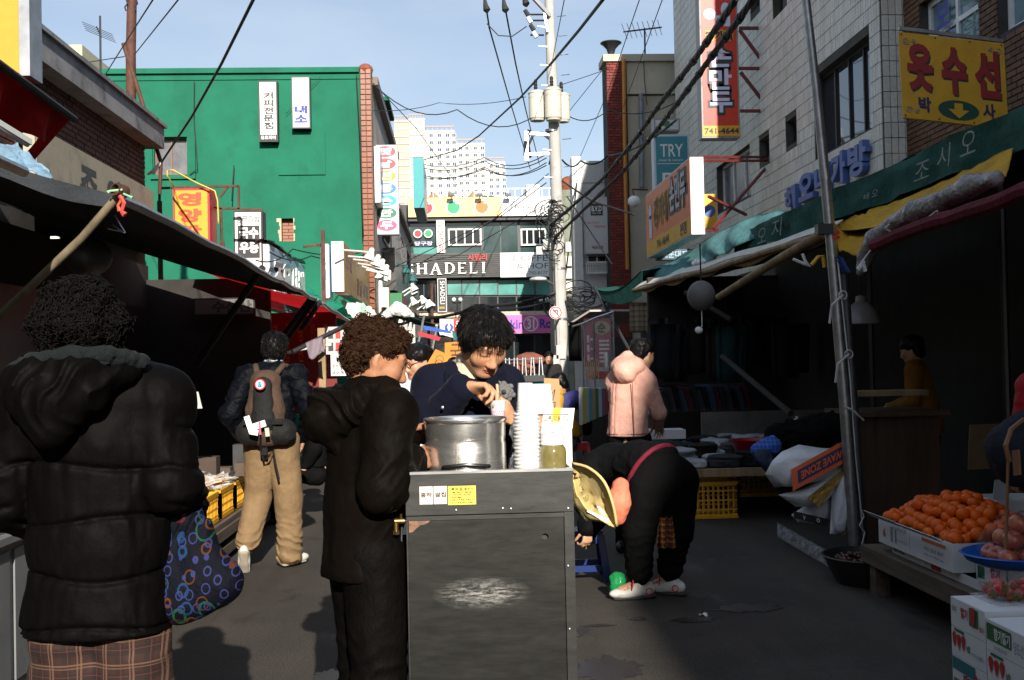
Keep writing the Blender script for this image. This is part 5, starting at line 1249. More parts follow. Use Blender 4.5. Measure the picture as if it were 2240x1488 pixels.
# -- stainless steel cart and what stands on it
def steel(name,scuffs=False,base=(.052,.052,.049),rough=.36):
 m=bpy.data.materials.new(name);t,b=_nodes(m);g=t.nodes.new('ShaderNodeTexCoord');o=g.outputs['Object']
 c=ramp(t,noise(t,2.4,7,.7,vec=o),[(.3,tuple(x*.88 for x in base)),(.7,tuple(x*1.06 for x in base))])
 sc_=ramp(t,noise(t,9,8,.75,vec=o,stretch=(1.2,1.2,16)),[(.6,gray(0)),(.78,gray(.4))]);c=mixc(t,sc_,c,tuple(x*1.9 for x in base))
 fs=ramp(t,noise(t,34,6,.8,vec=o,stretch=(.5,.5,22)),[(.52,gray(0)),(.7,gray(.35))]);c=mixc(t,fs,c,tuple(x*1.8 for x in base))
 smu=ramp(t,noise(t,5,6,.75,vec=o,stretch=(1,1,2)),[(.55,gray(0)),(.78,gray(.14))]);c=mixc(t,smu,c,tuple(x*.4 for x in base))
 r=ramp(t,noise(t,7,6,.7,vec=o,stretch=(1,1,5)),[(.3,gray(rough-.05)),(.75,gray(rough+.09))])
 if scuffs:
# worn bright patch in the middle of the front sheet
  mp_=t.nodes.new('ShaderNodeMapping');mp_.inputs['Location'].default_value=scuffs;mp_.inputs['Scale'].default_value=(9.5,0,27);mp_.vector_type='POINT';t.links.new(o,mp_.inputs['Vector'])
  ln=N(t,'ShaderNodeVectorMath',operation='LENGTH');t.links.new(mp_.outputs[0],ln.inputs[0]);mr=N(t,'ShaderNodeMapRange');mr.inputs['From Min'].default_value=.1;mr.inputs['From Max'].default_value=1.5;mr.inputs['To Min'].default_value=1;mr.inputs['To Max'].default_value=0;t.links.new(ln.outputs['Value'],mr.inputs['Value'])
  ns=ramp(t,noise(t,30,10,.85,vec=o,stretch=(.7,1,4.2)),[(.45,gray(0)),(.6,gray(1))]);mu=N(t,'ShaderNodeMath',operation='MULTIPLY');t.links.new(mr.outputs[0],mu.inputs[0]);t.links.new(ns,mu.inputs[1])
  c=mixc(t,mu.outputs[0],c,(.5,.49,.47));r=mixc(t,mu.outputs[0],r,gray(.62))
 t.links.new(c,b.inputs['Base Color']);t.links.new(r,b.inputs['Roughness']);b.inputs['Metallic'].default_value=.92
 bumpn(t,b,noise(t,2.2,3,.5,vec=o),.12,.03);return m
CYF=3.44;ca=at(888,1034,CYF);cb2=at(1251,1028,CYF);cx0,cx1,cz1=ca.x,cb2.x,(ca.z+cb2.z)/2;CYB=4.0
ct_=thing('vendor_cart','scuffed stainless steel vendor cart with two stickers on its front','cart',((cx0+cx1)/2,(CYF+CYB)/2,0))
zs=at(1060,1123,CYF).z;xr=at(1238,1300,CYF).x;tilt=-.0
STF=steel('scuffed_steel_sheet',(.03*9.5,0,-.752*27));ST2=steel('brushed_steel_sheet',base=(.085,.085,.082))
hc=at(1193,1175,CYF);hr_=.0108;x0_,x1_,z0_,z1_=cx0+.004,xr-.002,.06,zs-.002
def holed_disc(mb,y,x0,x1,z0,z1,c,r,n=32):
 per=[]
 for k in range(n):
  a=2*math.pi*k/n;dx,dz=math.cos(a),math.sin(a)
  ts=[((x1 if dx>0 else x0)-c.x)/dx if abs(dx)>1e-6 else 9,((z1 if dz>0 else z0)-c.z)/dz if abs(dz)>1e-6 else 9];t_=min(ts);per.append(((c.x+dx*t_,y,c.z+dz*t_),(c.x+dx*r,y,c.z+dz*r),(c.x+dx*r,y+.012,c.z+dz*r),a,0 if ts[0]<ts[1]else 1))
 for k in range(n):
  p,q=per[k],per[(k+1)%n]
  if p[4]!=q[4]:
   cx_=x1 if math.cos(p[3]+.001)>0 and math.cos(q[3])>0 else x0;cz_=z1 if math.sin(p[3]+.05)>0 and math.sin(q[3]-.05)>0 else z0
   mb.poly([p[1],p[0],(cx_,y,cz_),q[0],q[1]])
  else:mb.poly([p[1],p[0],q[0],q[1]])
  mb.poly([p[2],p[1],q[1],q[2]])
m=MB();holed_disc(m,CYF+.004,x0_,x1_,z0_,z1_,hc,hr_);m.build('front_panel',STF,ct_)
MB().box((cx0,CYF+.02,.06),(cx1,CYB,1.0)).build('body',mat('cart_inside',(.02,.02,.02),rough=.6),ct_)
MB().box((cx0-.002,CYF+.006,.05),(cx0+.003,CYB,cz1)).build('side_panel',ST2,ct_);MB().box((cx1-.003,CYF+.006,.05),(cx1+.002,CYB,cz1)).build('side_panel',ST2,ct_)
m=MB();rr=random.Random(2);n=40
m.box((cx0-.002,CYF-.008,zs),(cx1+.002,CYF+.006,cz1));m.build('upper_panel',ST2,ct_)
MB().box((cx0-.003,CYF-.011,cz1-.004),(cx1+.003,CYF+.02,cz1+.004)).build('top_lip',mat('bright_lip',(.6,.6,.6),rough=.3,metal=.9),ct_)
MB().box((xr,CYF-.004,.05),(cx1+.003,CYF+.006,zs-.002)).build('corner_strip',ST2,ct_)
MB().box((cx0,CYF,.985),(cx1,CYB,.998)).build('tray',ST2,ct_);MB().box((cx0,CYB-.004,.99),(cx1,CYB+.004,1.06)).build('tray_back',ST2,ct_)
m=MB();rz_=zs-.002
m.poly([(cx0+.006,CYF+.0028,rz_-.001)]+[(cx0+.006+(x1_-cx0-.01)*k/n,CYF+.0028,rz_-(.013+.004*math.sin(k*1.7)+(.04*max(0,1-k/6)))*max(.05,1-(k/n)**3))for k in range(n)][::1]+[(x1_*.8+cx0*.2,CYF+.0028,rz_-.001)])
m.build('rust_stain',mat('rust_film',(.2,.1,.055),rough=.7,var=.6,vs=30,dirt=(.1,.09,.08),ds=18),ct_)
m=MB()
for x,y in((998,1116),(1118,1113),(1243,1112),(1243,1238),(1246,1376),(1100,1112)):m.ell(at(x,y,CYF-.009 if y<1125 else CYF-.005),(.0042,.003,.0042),10,6)
m.build('rivet',ALU,ct_)
o_,U_,W_=rc(918,1064,978,1103,CYF-.0085)
PAPR=mat('torn_paper',(.62,.6,.56),rough=.8,var=.2,vs=40,bump=.8,bs=60,bd=.003)
for q,tx in((0,'홍하'),(.51,'쌀집')):
 m=MB();quad_on(m,o_,U_,W_,(q,0,q+.48,1),.0015);s=m.build('sticker',PAPR,ct_)
 m=MB();write(m,tx,o_,U_,W_,(q+.04,.4,q+.45,.66),.02,lift=.003);m.build('lettering',paint('brown_ink',(.1,.04,.02)),s)
 m=MB();write(m,'Delivery',o_,U_,W_,(q+.03,.78,q+.42,.92),0,lift=.003,shear=.2);m.build('lettering',paint('sky_ink2',(.15,.45,.6)),s)
o_,U_,W_=rc(980,1063,1041,1104,CYF-.0085)
m=MB();quad_on(m,o_,U_,W_,(0,0,1,1),.0015);s=m.build('sticker',paint('sticker_yellow',(.75,.62,.08)),ct_);s['label']='yellow sticker with red and dark print'
for tx,r_,mm in(('홍성',(.12,.78,.36,.93),INK),('쌀',(.41,.76,.53,.95),RED),('쌀상사',(.58,.78,.9,.93),INK),('쌀·현미·잡곡',(.15,.62,.85,.71),INK),('도매 소매',(.2,.5,.8,.59),RED),('배달',(.14,.36,.5,.45),RED),('051-746-7821',(.12,.22,.88,.32),INK),('011-9324-3184',(.12,.07,.88,.17),INK)):
 m=MB();write(m,tx,o_,U_,W_,r_,.01,lift=.003);m.build('lettering',mm,s)
BRASS=mat('brass',(.45,.3,.1),rough=.3,metal=.95)
c=at(872,1140,CYF+.05);m=MB().tube([(cx0,c.y,c.z),c,c+V((-.012,0,0))],.009,10).tube([c+V((-.008,0,0)),c+V((-.008,0,-.03))],.008,10).tube([c+V((-.008,0,-.03)),c+V((-.008,0,-.042))],.011,6).tube([c+V((.008,-.0,.0)),c+V((.008,0,.022))],.004,6);m.build('gas_tap',BRASS,ct_,smooth=True)
MB().tube([c+V((.01,.03,0)),c+V((-.0,.05,-.15)),c+V((-.015,.04,-.32)),c+V((.0,.04,-.6))],.004,5).build('gas_hose',BLK,ct_,smooth='all')
for x in(cx0+.06,cx1-.06):
 for y in(CYF+.08,CYB-.08):MB().lathe((x-.015,y,.05),[(.0,0),(.05,0),(.05,.03),(0,.03)],16,ax=(1,0,0)).build('wheel',BLK,ct_)
# big pot
PTY=3.73;pc=at(1017,900,PTY);pr=89.5/FPX*PTY;pz=at(1017,918,PTY-pr).z;ph_=.3
pt_=thing('steel_pot','large round stainless steel pot with a grooved rim on the cart','pot',(pc.x,PTY,pz-ph_))
POTM=steel('pot_steel',base=(.78,.77,.74),rough=.24);zb=pz-ph_
MB().lathe((pc.x,PTY,zb),[(.02,.0),(pr*.96,0),(pr*.985,.012),(pr*.985,ph_-.085),(pr*.965,ph_-.078),(pr*.975,ph_-.068),(pr*.985,ph_-.06),(pr*.985,ph_-.016),(pr*1.01,ph_-.012),(pr*1.025,ph_-.004),(pr*1.01,ph_),(pr*.97,ph_-.006),(pr*.955,ph_-.02),(pr*.95,.02),(.01,.012)],64,close=False).build('pot_wall',POTM,pt_,smooth=True)
MB().lathe((pc.x,PTY,zb),[(.0,ph_-.06),(pr*.94,ph_-.06)],40,close=False).build('broth',mat('brown_broth',(.12,.05,.02),rough=.1),pt_)
MB().box((pc.x-.034,PTY-pr*.99-.001,zb+.01),(pc.x-.03,PTY-pr*.975,pz-.07)).build('weld_seam',mat('seam_stain',(.25,.2,.15),rough=.5,metal=.8),pt_)
hm=MB();pts=[]
for k in range(13):a=-2.1+1.06*k/12;pts.append((pc.x+pr*1.06*math.cos(a),PTY+pr*1.06*math.sin(a),zb+.145+.008*(1-abs(k-6)/6)))
hm.tube([(pc.x+pr*.98*math.cos(-2.1),PTY+pr*.98*math.sin(-2.1),zb+.145)]+pts+[(pc.x+pr*.98*math.cos(-1.04),PTY+pr*.98*math.sin(-1.04),zb+.145)],.007,8);hm.build('handle',mat('dark_steel',(.1,.1,.1),rough=.3,metal=.9),pt_,smooth='all')
# stack of nested white cups, each one a cup
CKY=3.60;kx=at(1153,950,CKY).x;k_=CKY/FPX
cupme=None;NB=20;zc0=.999;ztop=at(1150,905,CKY).z;step=(ztop-zc0-.07)/(NB-1)
for i in range(NB):
 if cupme is None:
  mb=MB().lathe((0,0,0),[(.0,.002),(.029,0),(.0405,.066),(.0435,.0675),(.044,.071),(.041,.0725),(.0395,.068),(.0285,.004)],26,close=False)
  o=mb.build('white_bowl',PAPER,None,smooth=True);cupme=o
 else:o=cupme.copy();COL.objects.link(o)
 o.location=(kx+.0012*math.sin(i*2.3)+(.5-i/NB)*.002,CKY+.001*math.cos(i*3.1),zc0+step*i)
 tag(o,'white paper bowl nested in the tall ribbed stack on the cart','bowl','paper bowls nested in the stack on the cart')
up0=None
for i in range(5):
 if up0 is None:
  o=up0=MB().lathe((0,0,0),[(.0285,0),(.0295,-.003),(.028,-.004),(.0235,.078),(.0,.079),(.0,.08),(.0245,.08),(.0262,.05),(.0282,.004)],24,close=False).build('paper_cup',PAPER,None,smooth=True)
  bb_=MB();bb_.lathe((0,0,0),[(.0249,.071),(.0256,.0605)],24,close=False);bb_.build('blue_band',paint('cup_blue',(.05,.07,.35)),o,shift=(0,0,0))
 else:o=up0.copy();COL.objects.link(o);ch=up0.children[0].copy();COL.objects.link(ch);ch.parent=o
 o.location=(kx-.002,CKY+.012,at(1150,838,CKY).z-.08-i*.0085);tag(o,'upturned white paper cup with a blue band, at the top of the bowl stack' if i==0 else 'white paper cup nested under the blue banded cup on top of the stack','cup',None if i==0 else 'upturned cups nested on the stack')
def film(name,tint=(.9,.92,.95),a=.28,rough=.12):
 m=bpy.data.materials.new(name);t,b=_nodes(m);out=t.nodes['Material Output'];tr=N(t,'ShaderNodeBsdfTransparent');mx_=N(t,'ShaderNodeMixShader');b.inputs['Base Color'].default_value=(*tint,1);b.inputs['Roughness'].default_value=rough;b.inputs['Specular IOR Level'].default_value=.9
 f=ramp(t,noise(t,24,6,.7),[(.4,gray(a*.35)),(.7,gray(min(1,a*2.1)))]);t.links.new(f,mx_.inputs[0]);t.links.new(tr.outputs[0],mx_.inputs[1]);t.links.new(b.outputs[0],mx_.inputs[2]);t.links.new(mx_.outputs[0],out.inputs['Surface'])
 bumpn(t,b,noise(t,30,5,.7),1.,.02);return m
FILM=film('clear_plastic_film',a=.13)
def blob(name,pts,rs,m,label,cat,amp=.012,fr_=22.,h=.006,group=None,sq=None,parent=None,hollow=False,k=.03):
 P=np.array([tuple(p)for p in pts]);lo=P.min(0)-max(rs)-.05;hi=P.max(0)+max(rs)+.05
 F=Field(lo-P.mean(0),hi-P.mean(0),h);Q=P-P.mean(0)
 if len(Q)==1:F.ell(Q[0],(rs[0],)*3,k)
 else:F.chain(list(Q),rs,k,sq)
 F.warp(lambda x,y,z:amp*fbm(x*fr_,y*fr_,z*fr_)+amp*1.2*np.abs(fbm(x*fr_*1.7+5,y*fr_*1.7,z*fr_*1.7)))
 o=F.mesh(name,m,parent);
 if parent is None:o.location=P.mean(0);tag(o,label,cat,group)
 return o
blob('plastic_bag',[(kx,CKY,1.01),(kx,CKY,1.12),(kx-.002,CKY,1.25),(kx+.012,CKY,1.31),at(1185,880,CKY),at(1200,872,CKY-.01)],[.05,.056,.052,.046,.032,.022],FILM,'clear plastic bag pulled round the stack of bowls and cups','bag',.014,26,.005)
# jar
jy=3.58;jc=at(1209,1000,jy);jr=30/FPX*jy;JZ=.999;jt=at(1209,975,jy).z
jar=thing('jar','squat jar of olive liquid with a white wrapped lid on the cart','jar',(jc.x,jy,JZ))
MB().lathe((jc.x,jy,JZ),[(.01,0),(jr*.96,0),(jr,.01),(jr,jt-JZ-.025),(jr*.96,jt-JZ-.008),(jr*.82,jt-JZ),(jr*.8,jt-JZ+.006)],30).build('jar_wall',mat('olive_jar',(.2,.165,.06),rough=.12,var=.25,vs=16,coat=.6),jar,smooth=True)
MB().lathe((jc.x,jy,jt+.004),[(jr*.86,0),(jr*.88,.006),(jr*.84,.01),(jr*.88,.016),(jr*.84,.022),(jr*.88,.028),(jr*.8,.036),(.01,.04)],26).build('lid',PAPER,jar,smooth=True)
blob('wrap',[(jc.x-.01,jy,jt+.045),(jc.x+.012,jy,jt+.05)],[.034,.03],film('white_wrap',a=.6),'','',.02,34,.005,parent=jar);
jw=[c for c in jar.children if c.name.startswith('wrap')][0];jw.location=V((jc.x,jy,jt+.047))-jar.location
# cartons on the far right of the cart and behind it
CARTW=mat('white_carton',(.72,.71,.68),rough=.75,var=.05);KRAFT=mat('kraft_card',(.42,.27,.13),rough=.85,var=.12,vs=5)
def card(name,label,pix,Y0,Y1,m,cat='carton',th=.006):
 """a card panel through picture corners; bottom edge at depth Y0, top edge at depth Y1"""
 n=len(pix);pts=[at(x,y,Y0+(Y1-Y0)*(f if(f:=(max(q[1]for q in pix)-y)/max(1,max(q[1]for q in pix)-min(q[1]for q in pix)))else 0))for x,y in pix]
 return MB().prism(pts,(0,th,0)),pts
def carton(name,label,o,U,W,D,m=CARTW,prints=(),cat='carton',group=None,flaps=False,lid=False):
 """a cardboard box of real sheets: four walls and a bottom; prints are (shape fn, material) on the front"""
 o,U,W,D=V(o),V(U),V(W),V(D);t=thing(name,label,cat,o+U/2+D/2,group);e=.005;ud,dd=U.normalized(),D.normalized()
 MB().hexa(o,U,W,dd*e).build('front',m,t);MB().hexa(o+D-dd*e,U,W,dd*e).build('back',m,t)
 MB().hexa(o+dd*e,ud*e,W*.998,D-dd*2*e).build('side',m,t);MB().hexa(o+U-ud*e+dd*e,ud*e,W*.998,D-dd*2*e).build('side',m,t)
 MB().hexa(o+dd*e+ud*e,U-2*ud*e,W.normalized()*e,D-2*dd*e).build('bottom',m,t)
 if lid:MB().hexa(o+W*.97+dd*e+ud*e,U-2*ud*e,W.normalized()*e,D-2*dd*e).build('lid',m,t)
 for fn,mm,nm in prints:
  q=MB();fn(q,o-dd*.0,U,W);q.build(nm,mm,t)
 return t
o_,U_,W_=rc(1184,945,1252,1028,3.86)
wc=carton('carton','white carton with a yellow taped flap raised at the right end of the cart',(o_.x,3.86,.999),U_,(0,0,at(1220,938,3.86).z-.999),(0,.12,0))
p=[at(1184,938,3.865),at(1252,938,3.865),at(1257,893,3.93),at(1190,893,3.93)]
MB().prism(p,(0,.005,0)).build('flap',CARTW,wc);fU,fW=p[1]-p[0],p[3]-p[0]
m=MB();quad_on(m,p[0],fU,fW,(.3,0,.56,1),.002);m.build('yellow_tape',paint('tape_yellow',(.7,.5,.06)),wc)
m=MB();write(m,'건축 건설 고',p[0],fU,fW,(.05,.4,.75,.6),.0,lift=.004)
for r_ in((.0,.34,.82,.36),(.0,.66,.82,.68),(.81,.36,.825,.66)):quad_on(m,p[0],fU,fW,r_,.0035)
m.build('print',INK,wc)
mb,p=card('','',[(1124,905),(1124,843),(1204,840),(1211,905)],4.42,4.45,CARTW);wc2=thing('carton','open white carton with orange base standing behind the cups','carton',(p[0].x+.1,4.45,.8));mb.build('front',CARTW,wc2)
MB().box((at(1120,900,4.45).x,4.44,.8),(at(1212,900,4.45).x,4.7,at(1150,905,4.43).z-.002)).build('base',paint('carton_orange',(.6,.18,.04),rough=.8),wc2)
mb,p=card('','',[(1190,895),(1190,827),(1223,829),(1226,895)],4.75,4.75,KRAFT);kc=solo('kraft_card',mb,KRAFT,'brown card sign with handwritten strokes beside the seated woman','card')
m=MB();o_=p[0]-parent_loc(kc);
for s_ in(((.3,.8),(.6,.75),(.5,.6)),((.55,.5),(.9,.7),(.7,.3)),((.6,.2),(.9,.25),(.85,.05))):m.tube([V((o_.x+.055*u,o_.y-.003,o_.z+.12*v))for u,v in s_],.0018,4)
m.build('handwriting',INK,kc,shift=(0,0,0))
# khaki cloth sack hanging at the cart's right corner
SACK=mat('khaki_sack',(.6,.46,.19),rough=.9,var=.15,vs=12,bump=.4,bs=160)
A_=[at(*q)for q in((1252,1014,3.52),(1288,1024,3.47),(1322,1055,3.43),(1341,1105,3.43),(1349,1151,3.45))];B_=[at(*q)for q in((1252,1052,3.56),(1254,1098,3.56),(1280,1134,3.55),(1312,1142,3.5),(1347,1151,3.46))]
def along(P,u):k=min(int(u*(len(P)-1)),len(P)-2);f=u*(len(P)-1)-k;a,b,c_,d=P[max(k-1,0)],P[k],P[k+1],P[min(k+2,len(P)-1)];return .5*((2*b)+(c_-a)*f+(2*a-5*b+4*c_-d)*f*f+(3*b-a-3*c_+d)*f**3)
sk=thing('cloth_sack','open khaki cloth sack hanging from the right corner of the cart','sack',along(B_,.3))
def skf(sg):return lambda u,v:along(A_,u).lerp(along(B_,u),v)+V((0,sg*.035*math.sin(math.pi*min(1,v*.9+.1))*(.3+.7*math.sin(math.pi*u)),0))+V((.012,.03,.012))*(abs(float(fbm(np.float32(u*9+3*v),np.float32(v*4),np.float32(sg*3.))))-.2)*math.sin(math.pi*min(1,v+.05))
MB().sheet(skf(1),22,12,.003).build('back_cloth',SACK,sk,smooth=True)
MB().sheet(lambda u,v:skf(1)(u,1-.26*v)+V((0,-.05*math.sin(math.pi*u)*v**.6,-.01*v)),22,10,.003).build('front_cloth',SACK,sk,smooth=True)
MB().tube([along(A_,k/14)for k in range(15)],.005,6).build('hem',SACK,sk,smooth='all')
m=MB();m.prism([at(1283,1119,3.4),at(1289,1117,3.4),at(1332,1136,3.39),at(1330,1144,3.39)],(0,.002,0));m.prism([at(1305,1108,3.395),at(1311,1107,3.395),at(1326,1126,3.39),at(1320,1128,3.39)],(0,.002,0));m.build('label_tape',WHITE,sk)
m=MB()
for y,s_ in((1040,'HED'),(1058,'HT 500'),(1100,'KOREA')):a_=at(1268,y+20,3.385+.15);write(m,s_,a_,V((.02,0,-.03)),V((.03,0,.02)),(0,0,1,.5),0,lift=.001)
m.build('print',paint('sack_ink',(.1,.12,.03)),sk)
# -- behind the vendor
OBOARD=mat('orange_board',(.68,.21,.025),rough=.75,var=.08,bump=.2,bs=20)
mb,p=card('','',[(889,872),(953,764),(1012,790),(1012,872)],5.3,5.5,OBOARD);ob=solo('orange_board',mb,OBOARD,'large slanting orange card board just behind the vendor shoulder','board')
m=MB();c=at(962,786,5.43)-ob.location;ring_on(m,c-V((.02,.02,.02)),V((.04,0,0)),V((0,0,.04)),(.5,.5),.4,.1,.0);m.build('handwriting',INK,ob,shift=(0,0,0))
mb,p=card('','',[(973,820),(973,750),(1018,746),(1018,820)],5.75,5.75,OBOARD);ob2=solo('orange_card',mb,OBOARD,'upright orange card with a brushed letter above the slanting board','card')
m=MB();o_,U_,W_=rc(985,752,1008,786,5.742);write(m,'국',o_,U_,W_,(0,0,1,1),-.01,lift=.003);q=m.build('lettering',INK,ob2)
# sweet potato cart
SPY=5.3;a_=at(1096,850,SPY);b_=at(1197,850,SPY)
sp=thing('sweet_potato_cart','teal sided cart with a wire rack behind the vendor','cart',((a_.x+b_.x)/2,SPY+.3,0))
TEALC=mat('teal_weathered_board',(.06,.26,.27),rough=.7,var=.3,dirt=(.25,.2,.08),ds=7,dirt_lo=.58)
zt_=at(1150,827,SPY).z
MB().box((a_.x,SPY,.3),(b_.x,SPY+.6,zt_-.02)).build('side_board',TEALC,sp);MB().box((a_.x-.01,SPY-.02,zt_-.018),(b_.x-.01,SPY+.62,zt_+.012)).build('top_rail',BLACK,sp)
m=MB();zr=at(1150,787,SPY).z
for k in range(11):x=a_.x+(b_.x-a_.x)*(.02+.09*k);m.tube([(x,SPY+.01,zt_),(x+.006*math.sin(k*3),SPY+.01,zr+.01)],.0035,5)
for y in(SPY+.01,SPY+.4):m.tube([(a_.x,y,zr),(b_.x-.02,y,zr)],.004,5)
m.build('wire_rack',ALU,sp);
for x in(a_.x+.05,b_.x-.05):MB().lathe((x,SPY+.2,.16),[(.0,-.02),(.16,-.02),(.16,.02),(.0,.02)],18,ax=(1,0,0)).build('wheel',BLK,sp)
SWP=mat('sweet_potato_skin',(.2,.065,.04),rough=.8,var=.4,vs=20,dirt=(.1,.06,.03),ds=25,bump=.5)
rr=random.Random(8)
for k in range(9):
 x=a_.x+.05+(b_.x-a_.x-.1)*((k*.37)%1);z=zt_+.035+(.05 if k%3==2 else 0);y=SPY+.08+.06*(k%3);th=rr.uniform(-.5,.5)
 mb=MB();d=V((math.cos(th),math.sin(th)*.6,0))*.065;c=V((x,y,z));mb.tube([c-d,c-d*.7+V((0,0,.004)),c+V((0,0,.01)),c+d*.75,c+d],[.008,.024,.033,.022,.006],10)
 solo('sweet_potato',mb,SWP,'roasted sweet potato lying in the wire rack','sweet potato','sweet potatoes in the rack',smooth='all')
wb_=carton('carton','white polystyrene box with fruit picture between the two women at the cart',(at(874,930,5.0).x,5.0,.7),(.26,0,0),(0,0,at(895,872,5).z-.7),(0,.3,0),mat('white_foam_box',(.75,.75,.74),rough=.8),[(lambda q,o,U,W:disc_on(q,o,U,W,(.62,.7),(.12,.14),.002,16),paint('apple_red_print',(.5,.12,.05)),'print'),(lambda q,o,U,W:disc_on(q,o,U,W,(.3,.78),(.06,.1),.002,14),paint('leaf_print',(.03,.25,.1)),'print')])
# stools
def stool(name,label,x,y,h,w,m,group=None):
 t=thing(name,label,'stool',(x,y,0),group);s=w/2
 MB().hexa((x-s*.82,y-s*.82,h-.03),(w*.82,0,0),(0,0,.03),(0,w*.82,0)).build('seat',m,t)
 for sx in(-1,1):
  for sy in(-1,1):
   p0=V((x+sx*s*.72,y+sy*s*.72,h-.03));p1=V((x+sx*s,y+sy*s,0));MB().bar(p1,p0,.045,.045).build('leg',m,t)
 for f in(.16,):
  for sy in(-1,1):MB().bar((x-s*.9,y+sy*s*.93,h*f+.03),(x+s*.9,y+sy*s*.93,h*f+.03),.012,.04).build('rail',m,t);MB().bar((x+sy*s*.93,y-s*.9,h*f+.03),(x+sy*s*.93,y+s*.9,h*f+.03),.012,.04).build('rail',m,t)
  [MB().box((x-s*.78,y+q*s*.785-.005,h-.085),(x+s*.78,y+q*s*.785+.005,h-.03)).build('apron',m,t)for q in(-1,1)]
 return t
c=gr(688,1040);stool('green_stool','teal green plastic stool under the left awning',c.x+.02,c.y+.2,.4,.36,paint('stool_green',(.01,.27,.19),rough=.35))
c=at(1272,960,7.2);stool('red_stool','red plastic stool under the seated woman',at(1264,960,13.3).x,13.3,.46,.3,paint('stool_red',(.5,.01,.01),rough=.35))
stool('blue_stool','blue plastic stool between the cart and the bending woman',at(1284,1180,7.3).x,7.4,.33,.26,paint('stool_blue',(.006,.022,.13),rough=.35))
# tote bag held by the woman in the quilted coat
def tote_mat():
 m=bpy.data.materials.new('patterned_tote_cloth');t,b=_nodes(m);c=t.nodes.new('ShaderNodeTexCoord');o=c.outputs['Object'];col=(.003,.004,.008)
 for sc_,w,cc,off in((17,.045,(.008,.035,.095),0),(17,.03,(.08,.025,.008),.4),(11,.025,(.01,.06,.03),2.3),(24,.04,(.025,.03,.12),4.1),(11,.02,(.07,.008,.012),6.)):
  vo=N(t,'ShaderNodeTexVoronoi',Scale=sc_);vo.feature='F1';vo.inputs['Randomness'].default_value=.65;mp_=t.nodes.new('ShaderNodeMapping');mp_.inputs['Location'].default_value=(off,0,off*.7);mp_.inputs['Scale'].default_value=(1.3,.3,1);t.links.new(o,mp_.inputs[0]);t.links.new(mp_.outputs[0],vo.inputs['Vector'])
  lo_=N(t,'ShaderNodeMath',operation='SUBTRACT');lo_.inputs[1].default_value=.3;ab=N(t,'ShaderNodeMath',operation='ABSOLUTE');lt=N(t,'ShaderNodeMath',operation='LESS_THAN');lt.inputs[1].default_value=w
  t.links.new(vo.outputs['Distance'],lo_.inputs[0]);t.links.new(lo_.outputs[0],ab.inputs[0]);t.links.new(ab.outputs[0],lt.inputs[0]);col=mixc(t,lt.outputs[0],col,cc)
 t.links.new(col,b.inputs['Base Color']);b.inputs['Roughness'].default_value=.75;b.inputs['Specular IOR Level'].default_value=.1;bumpn(t,b,noise(t,18,5),.8,.02);return m
TOTE=tote_mat();ty_=2.74
tb_=thing('tote_bag','dark tote bag with blue and orange rings held by the quilted coat woman','bag',(at(430,1350,ty_).x,ty_,at(430,1350,ty_).z))
q=[at(x,y,ty_)for x,y in((352,1145),(345,1250),(352,1345),(430,1338),(510,1292),(522,1262),(470,1160),(420,1118),(375,1120))]
F=Field(V(np.min([tuple(i)for i in q],0))-V((.1,.12,.08)),V(np.max([tuple(i)for i in q],0))+V((.1,.12,.08)),.0045)
P4=lambda x,y:np.array(at(x,y,ty_))
for a,b,ra,rb in((P4(385,1140),P4(385,1310),.026,.045),(P4(420,1135),P4(425,1300),.024,.05),(P4(445,1150),P4(470,1270),.022,.05),(P4(385,1310),P4(490,1268),.045,.04)):F.cone(a,b,ra,rb,.045,((0,1,0),.95))
F.warp(lambda x,y,z:.007*np.abs(np.sin(x*90+8*fbm(x*6,y*6,z*5)))*np.clip((z-tb_.location.z-.14)*14,0,1)-.002+.008*fbm(x*12,y*12,z*12));o=F.mesh('bag_body',TOTE,tb_);o.location=-tb_.location
m=MB()
for dx in(0,22):m.tube([at(375+dx,1140,ty_-.02),at(388+dx,1112,ty_-.02),at(405+dx*.5,1082,ty_),at(425+dx*.3,1100,ty_+.02),at(440+dx*.3,1140,ty_+.02)],.007,6)
m.build('handle',BLACK,tb_,smooth='all')
# -- market awnings
def canvas(name,col,trans=.0,rough=.85,var=.2,vs=3):
 m=bpy.data.materials.new(name);t,b=_nodes(m);out=t.nodes['Material Output']
 c=ramp(t,noise(t,vs,6,.7),[(.3,tuple(x*(1-var)for x in col)),(.72,tuple(min(1,x*(1+var))for x in col))]);t.links.new(c,b.inputs['Base Color']);b.inputs['Roughness'].default_value=rough;b.inputs['Specular IOR Level'].default_value=.25
 d_=ramp(t,noise(t,2.2,7,.75,stretch=(1,1,2.5)),[(.5,gray(0)),(.72,gray(.75))]);c=mixc(t,d_,c,tuple(x*.4+.008 for x in col));t.links.new(c,b.inputs['Base Color'])
 bumpn(t,b,noise(t,7,6,.65),.7,.04)
 if trans:
  tl_=N(t,'ShaderNodeBsdfTranslucent');mx_=N(t,'ShaderNodeMixShader');mx_.inputs[0].default_value=trans;t.links.new(c,tl_.inputs['Color']);t.links.new(b.outputs[0],mx_.inputs[1]);t.links.new(tl_.outputs[0],mx_.inputs[2]);t.links.new(mx_.outputs[0],out.inputs['Surface'])
 return m
wob=lambda u,v,s,a=.03:a*float(fbm(np.float32(u*4+s),np.float32(v*4),np.float32(s*1.7)))
